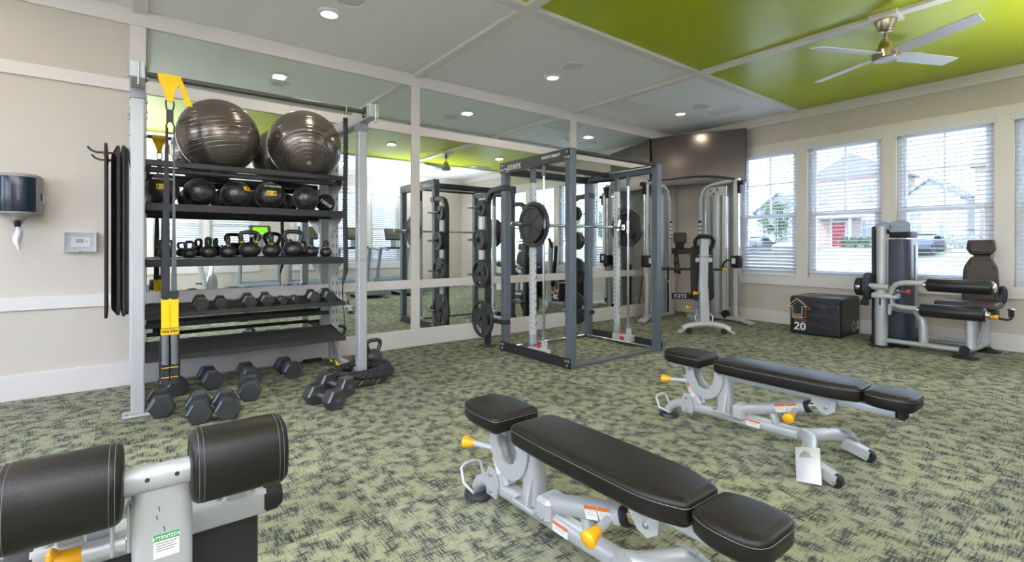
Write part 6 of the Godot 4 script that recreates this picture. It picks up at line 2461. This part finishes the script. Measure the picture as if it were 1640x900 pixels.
	mb.sweep([Vector3(6.99, 0.42, 3.87), Vector3(7.03, 0.75, 3.87)], MB.rrect(0.06, 0.04, 0.012, 2), Vector3.BACK)
	ap(mb, "back_post", M.silver, o)
	mb = MB.new()
	mb.slab(smooth_outline([[0.0, 0.11, 0.05], [0.20, 0.13, 0.08], [0.20, 0.20, 0.06], [0.06, 0.205, 0.06], [0.0, 0.17, 0.05]], 0.05, 5), -0.03, 0.03, bxf, 0.02, 0.02)
	ap(mb, "hip_bolster", M.vinyl, o)
	# side lever and grip
	mb = MB.new()
	mb.tube([Vector3(6.50, 0.435, 4.02), Vector3(6.48, 0.415, 4.08), Vector3(6.48, 0.41, 4.13), Vector3(6.48, 0.42, 4.152), Vector3(6.48, 0.45, 4.155)], 0.011, 10)
	ap(mb, "side_lever", M.black_steel, o)
	mb = MB.new()
	mb.rod(Vector3(6.48, 0.44, 4.155), Vector3(6.48, 0.505, 4.155), 0.02, 14)
	ap(mb, "lever_grip", M.rubber_dark, o)
	mb = MB.new()
	mb.disc([[0.0, 0.0], [0.028, 0.0], [0.028, 0.008], [0.012, 0.014], [0.0, 0.014]], 20, Transform3D(Basis.IDENTITY, Vector3(6.48, 0.505, 4.155)))
	ap(mb, "grip_cap", M.chrome, o)
	mb = MB.new()
	mb.lathe([[0.0, 0.0], [0.017, 0.0], [0.021, 0.03], [0.026, 0.05], [0.0, 0.055]], 16, Transform3D(zx, Vector3(6.44, 0.428, 4.02)))
	ap(mb, "pull_knob", M.knob, o, "yellow pull knob")

func build_machines():
	M.shroud_black = mat(rgb(30, 31, 35), 0.4)
	M.cap_blue = mat(rgb(150, 158, 172), 0.4, 0.3)
	make_bench("silver weight bench with black pads nearest the camera, in the middle of the carpet", Vector3(1.19, 0, 3.13))
	make_bench("silver weight bench with black pads farther right, before the leg machine", Vector3(2.74, 0, 3.035))
	roller_machine()
	leg_machine()

# ---------------------------------------------------------------- behind the camera, seen in the mirrors
func make_treadmill(label: String, at: Vector3) -> Node3D:
	# local: the hood at +z, the belt runs towards -z, the console faces -z
	var o := thing("treadmill", label, "treadmill", at, 0.0, "treadmills seen in the mirrors")
	var mb := MB.new()
	mb.box(Vector3(0, 0.13, -0.75), Vector3(0.72, 0.14, 1.5), 0.02)
	part(mb, "deck", M.treadmill_grey, o)
	mb = MB.new()
	mb.box(Vector3(0, 0.203, -0.78), Vector3(0.52, 0.006, 1.4), 0.002)
	part(mb, "belt", M.rubber_dark, o)
	mb = MB.new()
	mb.slab(smooth_outline([[-0.43, -0.18, 0.1], [0.43, -0.18, 0.1], [0.40, 0.26, 0.2], [-0.40, 0.26, 0.2]], 0.1, 5), 0.04, 0.36, Transform3D.IDENTITY, 0.12, 0.02, 5)
	part(mb, "motor_hood", M.treadmill_blue, o)
	for s in [-1, 1]:
		mb = MB.new()
		mb.sweep([Vector3(s * 0.37, 0.14, -0.05), Vector3(s * 0.37, 0.6, -0.13), Vector3(s * 0.36, 1.0, -0.24), Vector3(s * 0.35, 1.08, -0.27)], MB.rrect(0.07, 0.10, 0.03, 3), Vector3.BACK)
		part(mb, "upright", M.treadmill_grey, o)
		mb = MB.new()
		mb.tube([Vector3(s * 0.35, 1.08, -0.18), Vector3(s * 0.36, 1.07, -0.4), Vector3(s * 0.37, 1.03, -0.72)], 0.028, 10)
		part(mb, "handrail", M.treadmill_grey, o)
	mb = MB.new()
	mb.tube([Vector3(-0.36, 1.08, -0.22), Vector3(-0.15, 1.07, -0.30), Vector3(0.15, 1.07, -0.30), Vector3(0.36, 1.08, -0.22)], 0.026, 10)
	part(mb, "cross_grip", M.rubber_dark, o)
	mb = MB.new()
	mb.box(Vector3(0, 1.18, -0.16), Vector3(0.12, 0.22, 0.08), 0.02)
	part(mb, "console_neck", M.treadmill_grey, o)
	var tilt := Basis(Vector3.RIGHT, 0.35)
	mb = MB.new()
	mb.box(Vector3(0, 1.40, -0.14), Vector3(0.42, 0.30, 0.07), 0.02, tilt)
	part(mb, "console", M.shroud_blue, o)
	mb = MB.new()
	mb.box(Vector3(0, 1.40, -0.14) + tilt * Vector3(0, 0.02, -0.037), Vector3(0.28, 0.17, 0.003), 0.0, tilt)
	part(mb, "display", M.tv_screen, o)
	return o

func exercise_bike(at: Vector3):
	var o := thing("exercise_bike", "pale grey exercise bike by the far windows, seen in the mirror below the kettlebells", "exercise bike", at, 0.5)
	var mb := MB.new()
	mb.lathe([[0.0, -0.03], [0.20, -0.03], [0.23, -0.02], [0.23, 0.02], [0.20, 0.03], [0.0, 0.03]], 32, Transform3D(Basis(Vector3.BACK, PI / 2), Vector3(0, 0.32, 0.3)))
	part(mb, "flywheel", M.shroud, o)
	mb = MB.new()
	mb.bar(Vector3(0, 0.07, -0.5), Vector3(0, 0.07, 0.55), 0.06, 0.05)
	for z in [-0.5, 0.55]:
		mb.box(Vector3(0, 0.03, z), Vector3(0.5, 0.05, 0.06), 0.01)
	part(mb, "base", M.silver, o)
	mb = MB.new()
	mb.bar(Vector3(0, 0.1, 0.1), Vector3(0, 0.95, -0.28), 0.07, 0.05, Vector3.BACK)
	part(mb, "seat_post", M.silver, o)
	mb = MB.new()
	mb.slab(smooth_outline([[-0.12, -0.4, 0.05], [0.12, -0.4, 0.05], [0.03, -0.13, 0.03], [-0.03, -0.13, 0.03]], 0.05, 4), 0.95, 1.01, Transform3D.IDENTITY, 0.02, 0.02)
	part(mb, "saddle", M.rubber_dark, o)
	mb = MB.new()
	mb.bar(Vector3(0, 0.1, 0.1), Vector3(0, 1.05, 0.42), 0.07, 0.05, Vector3.BACK)
	part(mb, "front_post", M.silver, o)
	mb = MB.new()
	mb.tube([Vector3(-0.22, 1.12, 0.2), Vector3(-0.22, 1.08, 0.42), Vector3(0, 1.06, 0.45), Vector3(0.22, 1.08, 0.42), Vector3(0.22, 1.12, 0.2)], 0.018, 10)
	part(mb, "handlebar", M.rubber_dark, o)
	mb = MB.new()
	mb.rod(Vector3(-0.09, 0.36, 0.05), Vector3(0.09, 0.22, 0.05), 0.012, 8)
	mb.box(Vector3(-0.13, 0.37, 0.05), Vector3(0.09, 0.025, 0.1), 0.005)
	mb.box(Vector3(0.13, 0.21, 0.05), Vector3(0.09, 0.025, 0.1), 0.005)
	part(mb, "pedals", M.rubber_dark, o)

# ---------------------------------------------------------------- outside
func exterior():
	M.grass = grain(mat(rgb(120, 116, 88), 0.95), noise_tex(0.05, FastNoiseLite.TYPE_SIMPLEX_SMOOTH, 4, 256, true, 6.0, 31), 0.5, 0.6)
	M.road = mat(rgb(149, 149, 151), 0.9)
	M.kerb = mat(rgb(149, 148, 143), 0.85)
	M.brick_far = mat(rgb(152, 131, 119), 0.9)
	M.siding_white = mat(rgb(169, 169, 171), 0.7)
	M.siding_grey = mat(rgb(134, 139, 146), 0.7)
	M.roof_far = mat(rgb(114, 111, 111), 0.9)
	M.red_door = mat(rgb(149, 23, 26), 0.5)
	M.far_glass = mat(rgb(98, 105, 114), 0.15)
	M.bark = mat(rgb(73, 61, 50), 0.9)
	M.leaf_green = leaf_mat(rgb(85, 101, 47))
	M.leaf_dark = leaf_mat(rgb(58, 76, 40))
	M.leaf_red = leaf_mat(rgb(128, 53, 49))
	M.tyre = mat(rgb(24, 24, 26), 0.8)
	var mb := MB.new()
	mb.box(Vector3(40, -0.30, 0), Vector3(65, 0.3, 160))
	struct_mesh(mb, "ground_near", M.grass, "lawn outside the windows")
	mb = MB.new()
	mb.box(Vector3(-26, -0.30, 0), Vector3(66, 0.3, 160))
	struct_mesh(mb, "ground_behind", M.grass, "ground on the other sides of the building")
	mb = MB.new()
	mb.box(Vector3(25.5, -0.145, 0), Vector3(24, 0.04, 150))
	struct_mesh(mb, "road", M.road, "pale sunlit road outside")
	for x in [13.3, 37.7]:
		mb = MB.new()
		mb.box(Vector3(x, -0.09, 0), Vector3(0.3, 0.16, 150), 0.02)
		struct_mesh(mb, "kerb", M.kerb, "pale kerb along the road")
	# rising lawn in front of the houses
	mb = MB.new()
	var q := PackedVector2Array([Vector2(-0.15, 37.9), Vector2(0.15, 39.0), Vector2(1.1, 46.0), Vector2(1.2, 70.0), Vector2(-0.2, 70.0)])
	mb.slab(q, -75.0, 75.0, Transform3D(Basis(Vector3(0, 1, 0), Vector3(0, 0, 1), Vector3(1, 0, 0)), Vector3.ZERO))
	struct_mesh(mb, "lawn_slope", M.grass, "grass bank rising to the houses")
	house_brick()
	house_gabled("gabled_house", "white gabled house across the road, seen through the third window", Vector3(50, 1.15, -5.6), 3.6, 5.0, M.siding_white)
	house_gabled("grey_house", "pale grey gabled house across the road, seen through the first window", Vector3(50, 1.15, -17.2), 4.4, 4.4, M.siding_grey)
	house_row("brick_row", "tan brick terrace across the road, right of the white gabled house", Vector3(52, 1.15, 3.2), 13.0, 6.2, M.brick_far)
	car(Vector3(42.5, 0.58, -12.6), M.white_plastic, "white car parked across the road, below the red door")
	car(Vector3(42.5, 0.58, -4.4), M.shroud_black, "dark car parked across the road, seen beside the leg machine tower")
	car(Vector3(42.5, 0.58, -15.8), M.tv_frame, "black car parked across the road, seen low in the first window")
	var rng := RandomNumberGenerator.new()
	rng.seed = 41
	var t1 := make_tree("leafy green tree across the road, left in the first window", Vector3(39, 0.2, -18.4), 4.6, M.leaf_green, rng)
	var t2 := make_tree("small red-leaved tree across the road below the first window's rail", Vector3(40.5, 0.4, -17.2), 2.3, M.leaf_red, rng)
	var t3 := make_tree("dark green tree across the road between the first two windows", Vector3(42, 0.6, -13.9), 4.2, M.leaf_dark, rng)
	for k in 5:
		var p: Vector3 = [Vector3(30, 0.0, 22), Vector3(34, 0.3, 30), Vector3(38, 0.6, 40), Vector3(31, 0.1, 50), Vector3(44, 1.0, 58)][k]
		copy(t1 if k % 2 else t3, "green tree along the road, seen in the mirror %s" % ["nearest", "second", "third", "fourth", "farthest off"][k], p, k * 1.3, "trees along the road")
	for k in 4:
		shrub(Vector3([45.5, 44.6, 45.0, 46.0][k], 1.1, [-9.3, -13.6, -3.2, -6.4][k]), rng, "low green shrub before the houses, %s" % ["right of the red door", "left of the red door", "before the brick terrace", "before the white gabled house"][k])

func leaf_mat(c: Color) -> StandardMaterial3D:
	var m := mat(c, 0.8)
	m.backlight_enabled = true
	m.backlight = c * 0.6
	m.cull_mode = BaseMaterial3D.CULL_DISABLED
	return m

func leaves(mb: MB, rng: RandomNumberGenerator, centre: Vector3, r: Vector3, n: int, size: float):
	mb.flat()
	for i in n:
		var d := Vector3(rng.randfn(), rng.randfn(), rng.randfn()).normalized() * pow(rng.randf(), 0.4)
		var p := centre + d * r
		var a := Vector3(rng.randfn(), rng.randfn(), rng.randfn()).normalized()
		var b := a.cross(Vector3(rng.randfn(), rng.randfn(), rng.randfn())).normalized()
		var s := size * rng.randf_range(0.6, 1.3)
		mb.tri(p - a * s, p + b * s * 0.6, p + a * s)
		mb.tri(p - a * s, p + a * s, p - b * s * 0.6)

func make_tree(label: String, at: Vector3, h: float, m: Material, rng: RandomNumberGenerator) -> Node3D:
	var o := thing("tree", label, "tree", at, 0.0, "trees along the road")
	var mb := MB.new()
	mb.tube([Vector3(0, -0.3, 0), Vector3(0.05, h * 0.3, 0), Vector3(0, h * 0.75, 0.05)], 1.0, 8, false, true, [h * 0.03, h * 0.022, h * 0.008])
	for k in 5:
		var a := k * 1.3
		mb.tube([Vector3(0.02, h * (0.3 + 0.06 * k), 0), Vector3(cos(a) * h * 0.16, h * (0.45 + 0.07 * k), sin(a) * h * 0.16)], 1.0, 6, false, true, [h * 0.012, h * 0.004])
	part(mb, "trunk", M.bark, o)
	mb = MB.new()
	for k in 9:
		var a := k * 2.4
		leaves(mb, rng, Vector3(cos(a) * h * 0.17, h * (0.45 + 0.055 * k), sin(a) * h * 0.17) * Vector3(1.0 - 0.07 * k, 1, 1.0 - 0.07 * k), Vector3(0.22, 0.17, 0.22) * h, 420, h * 0.022)
	part(mb, "foliage", m, o).set_meta("kind", "stuff")
	return o

func shrub(at: Vector3, rng: RandomNumberGenerator, label: String):
	var o := thing("shrub", label, "shrub", at, 0.0, "shrubs before the houses")
	var mb := MB.new()
	for k in 4:
		leaves(mb, rng, Vector3(rng.randf_range(-0.3, 0.3), 0.4, (k - 1.5) * 0.6), Vector3(0.5, 0.45, 0.5), 220, 0.09)
	part(mb, "foliage", M.leaf_dark, o).set_meta("kind", "stuff")
	mb = MB.new()
	mb.rod(Vector3(0, -0.1, 0), Vector3(0, 0.4, 0), 0.05, 6)
	part(mb, "stem", M.bark, o)

func far_window(o: Node3D, y: float, z: float, w: float, h: float):
	# on a facade at x = 0 that faces -x
	var mb := MB.new()
	mb.box(Vector3(-0.04, y, z), Vector3(0.08, h, w), 0.01)
	var f := part(mb, "window", M.siding_white, o)
	for e in [-0.25, 0.25]:
		for g in [-0.25, 0.25]:
			mb = MB.new()
			mb.box(Vector3(-0.085, y + g * (h - 0.12), z + e * (w - 0.12)), Vector3(0.012, (h - 0.26) / 2, (w - 0.26) / 2))
			part(mb, "pane", M.far_glass, f)

func house_brick():
	var o := thing("brick_house", "tan brick house across the road with a white porch and a red door", "house", Vector3(50, 1.15, -11.0))
	var mb := MB.new()
	mb.box(Vector3(3, 3.1, 0), Vector3(6, 6.3, 6.2))
	part(mb, "wall", M.brick_far, o)
	mb = MB.new()
	plate_zy(mb, [[-3.4, 6.2], [3.4, 6.2], [3.4, 6.4], [0, 8.2], [-3.4, 6.4]], -0.3, 6.2)
	part(mb, "roof", M.roof_far, o)
	for z in [-2.2, 1.2, 2.4]:
		far_window(o, 4.6, z, 0.95, 1.6)
	for z in [1.2, 2.4]:
		far_window(o, 1.6, z, 0.95, 1.6)
	# porch
	mb = MB.new()
	mb.box(Vector3(-0.06, 1.05, -0.95), Vector3(0.12, 2.1, 0.98), 0.01)
	var d := part(mb, "door", M.red_door, o, "red front door")
	mb = MB.new()
	mb.ball(Vector3(-0.14, 1.0, -0.6), 0.04, 10)
	part(mb, "handle", M.chrome, d)
	mb = MB.new()
	for z in [-1.55, -0.35]:
		mb.box(Vector3(-0.08, 1.1, z), Vector3(0.14, 2.2, 0.18), 0.01)
	mb.box(Vector3(-0.08, 2.22, -0.95), Vector3(0.14, 0.2, 1.5), 0.01)
	part(mb, "door_frame", M.siding_white, o)
	for z in [-2.2, 0.3]:
		mb = MB.new()
		mb.lathe([[0.0, 0.0], [0.17, 0.0], [0.17, 0.15], [0.13, 0.2], [0.11, 2.4], [0.17, 2.5], [0.17, 2.6], [0.0, 2.6]], 14, Transform3D(Basis.IDENTITY, Vector3(-1.3, -0.05, z)))
		part(mb, "porch_column", M.siding_white, o)
	mb = MB.new()
	plate_zy(mb, [[-2.6, 2.5], [0.7, 2.5], [0.7, 2.75], [-0.95, 3.7], [-2.6, 2.75]], -1.6, 0.0)
	part(mb, "porch_gable", M.siding_white, o)
	for k in 4:
		mb = MB.new()
		mb.box(Vector3(-1.7 - 0.35 * k, -0.12 - 0.17 * k, -0.95), Vector3(0.4, 0.17, 1.6 + 0.1 * k), 0.01)
		part(mb, "step", M.kerb, o)

func house_gabled(called: String, label: String, at: Vector3, w: float, h: float, m: Material):
	var o := thing(called, label, "house", at)
	var mb := MB.new()
	plate_zy(mb, [[-w / 2, -0.4], [w / 2, -0.4], [w / 2, h * 0.78], [0, h * 0.78 + w * 0.38], [-w / 2, h * 0.78]], 0.0, 6.0)
	part(mb, "wall", m, o)
	mb = MB.new()
	var e := w / 2 + 0.3
	plate_zy(mb, [[-e, h * 0.76 - 0.1], [-e, h * 0.76 + 0.12], [0, h * 0.78 + w * 0.38 + 0.3], [e, h * 0.76 + 0.12], [e, h * 0.76 - 0.1], [0, h * 0.78 + w * 0.38 + 0.05]], -0.35, 6.2)
	part(mb, "roof", M.roof_far, o)
	for z in [-w * 0.25, w * 0.25]:
		far_window(o, h * 0.55, z, 0.9, 1.4)
		far_window(o, 1.2, z, 0.9, 1.5)
	mb = MB.new()
	mb.box(Vector3(-0.05, h * 0.39, 0), Vector3(0.1, 0.16, w))
	part(mb, "trim_band", M.siding_white, o)

func house_row(called: String, label: String, at: Vector3, w: float, h: float, m: Material):
	var o := thing(called, label, "house", at)
	var mb := MB.new()
	mb.box(Vector3(3, h / 2 - 0.2, 0), Vector3(6, h + 0.4, w))
	part(mb, "wall", m, o)
	mb = MB.new()
	var q := PackedVector2Array([Vector2(h, -0.4), Vector2(h + 2.4, 3.0), Vector2(h, 6.4)])
	mb.slab(q, -w / 2 - 0.3, w / 2 + 0.3, Transform3D(Basis(Vector3(0, 1, 0), Vector3(0, 0, 1), Vector3(1, 0, 0)), Vector3.ZERO))
	part(mb, "roof", M.roof_far, o)
	var n := int(w / 2.2)
	for i in n:
		var z := (i + 0.5) * w / n - w / 2
		far_window(o, 4.4, z, 0.95, 1.6)
		if i % 3 == 1:
			mb = MB.new()
			mb.box(Vector3(-0.05, 1.05, z), Vector3(0.1, 2.1, 1.0), 0.01)
			part(mb, "door", M.siding_grey, o)
		else:
			far_window(o, 1.5, z, 0.95, 1.6)
	mb = MB.new()
	mb.box(Vector3(-0.04, 2.9, 0), Vector3(0.08, 0.18, w))
	part(mb, "trim_band", M.siding_white, o)

func car(at: Vector3, m: Material, label: String):
	var o := thing("car", label, "car", at, PI / 2, "cars parked across the road")
	var mb := MB.new()
	# side outline in z, y; the car stands along z
	mb.slab(PackedVector2Array([Vector2(0.25, -2.1), Vector2(0.62, -2.15), Vector2(0.85, -1.2), Vector2(0.90, 1.7), Vector2(0.80, 2.1), Vector2(0.30, 2.1)]), -0.85, 0.85, Transform3D(Basis(Vector3(0, 1, 0), Vector3(1, 0, 0), Vector3(0, 0, 1)), Vector3.ZERO), 0.06, 0.06, 3)
	part(mb, "body", m, o)
	mb = MB.new()
	mb.slab(PackedVector2Array([Vector2(0.84, -1.15), Vector2(1.30, -0.45), Vector2(1.36, 0.7), Vector2(0.88, 1.75)]), -0.72, 0.72, Transform3D(Basis(Vector3(0, 1, 0), Vector3(1, 0, 0), Vector3(0, 0, 1)), Vector3.ZERO), 0.06, 0.06, 3)
	part(mb, "cabin_glass", M.far_glass, o)
	mb = MB.new()
	mb.box(Vector3(0, 1.37, 0.15), Vector3(1.3, 0.05, 1.15), 0.02)
	part(mb, "roof", m, o)
	for s in [-1, 1]:
		for z in [-1.35, 1.3]:
			mb = MB.new()
			mb.disc([[0.0, -0.1], [0.2, -0.1], [0.31, -0.09], [0.33, 0.0], [0.31, 0.09], [0.2, 0.1], [0.0, 0.1]], 20, Transform3D(Basis(Vector3.BACK, PI / 2), Vector3(s * 0.78, 0.33, z)))
			part(mb, "wheel", M.tyre, o)

func build_far():
	M.treadmill_grey = mat(rgb(150, 160, 168), 0.4, 0.2)
	M.treadmill_blue = mat(rgb(120, 134, 146), 0.45)
	var t := make_treadmill("treadmill with a lit green display, seen in the mirror above the kettlebells", Vector3(1.99, 0, 6.55))
	var scr: MeshInstance3D = t.get_node("display")
	scr.material_override = M.green_screen
	var c := copy(t, "grey treadmill seen in the mirror just left of the rack's right post", Vector3(2.95, 0, 6.55), 0.0, "treadmills seen in the mirrors")
	c.get_node("display").material_override = M.tv_screen
	c = copy(c, "grey treadmill seen in the mirror right of the rack's right post", Vector3(3.96, 0, 6.55), 0.0, "treadmills seen in the mirrors")
	c = copy(c, "grey treadmill seen in the mirror behind the power rack", Vector3(4.95, 0, 6.55), 0.0, "treadmills seen in the mirrors")
	exercise_bike(Vector3(1.0, 0, 6.35))
	exterior()

func build_all():
	build_rack_area()
	build_corner()
	build_machines()
	build_far()

func unseen_uplighters():
	# unseen lamps by the camera and an added fill lamp lighting the ceiling
	var spots := [[Vector3(-1.9, 0, 4.4), "unseen black uplight on a stand left of the camera, placed to light the ceiling", 21.0], [Vector3(-0.4, 0, 6.35), "unseen black uplight on a stand behind the camera by the windows, placed to light the ceiling", 21.0], [Vector3(5.15, 0, 5.62), "added black fill uplight on a stand, out of view in front of the last treadmill, brightening the far ceiling", 11.0]]
	for s in spots:
		var o := thing("unseen_uplight", s[1], "lamp", s[0], 0.0, "unseen ceiling uplights")
		var mb := MB.new()
		mb.disc([[0.0, 0.0], [0.15, 0.0], [0.15, 0.015], [0.03, 0.03], [0.0, 0.03]], 28)
		part(mb, "base", M.black_steel, o)
		mb = MB.new()
		mb.rod(Vector3(0, 0.025, 0), Vector3(0, 0.98, 0), 0.013)
		part(mb, "pole", M.black_steel, o)
		mb = MB.new()
		mb.lathe([[0.0, 0.97], [0.05, 0.975], [0.085, 1.02], [0.105, 1.09], [0.108, 1.10], [0.102, 1.095], [0.08, 1.03], [0.0, 1.00]], 32)
		part(mb, "bowl", M.black_steel, o)
		mb = MB.new()
		mb.lathe([[0.0, 1.06], [0.06, 1.06], [0.092, 1.065]], 28)
		var bulb := part(mb, "diffuser", M.lamp, o)
		bulb.set_meta("label", "glowing round diffuser")
		var l := SpotLight3D.new()
		l.name = "lamp"
		l.light_color = rgb(232, 238, 255)
		l.light_energy = s[2]
		l.light_size = 0.09
		l.spot_range = 20.0
		l.spot_attenuation = 2.0
		l.spot_angle = 74.0 if s[2] > 15.0 else 60.0
		l.spot_angle_attenuation = 1.0
		l.shadow_enabled = true
		l.position = Vector3(0, 1.10, 0)
		l.rotation.x = PI / 2
		o.add_child(l)
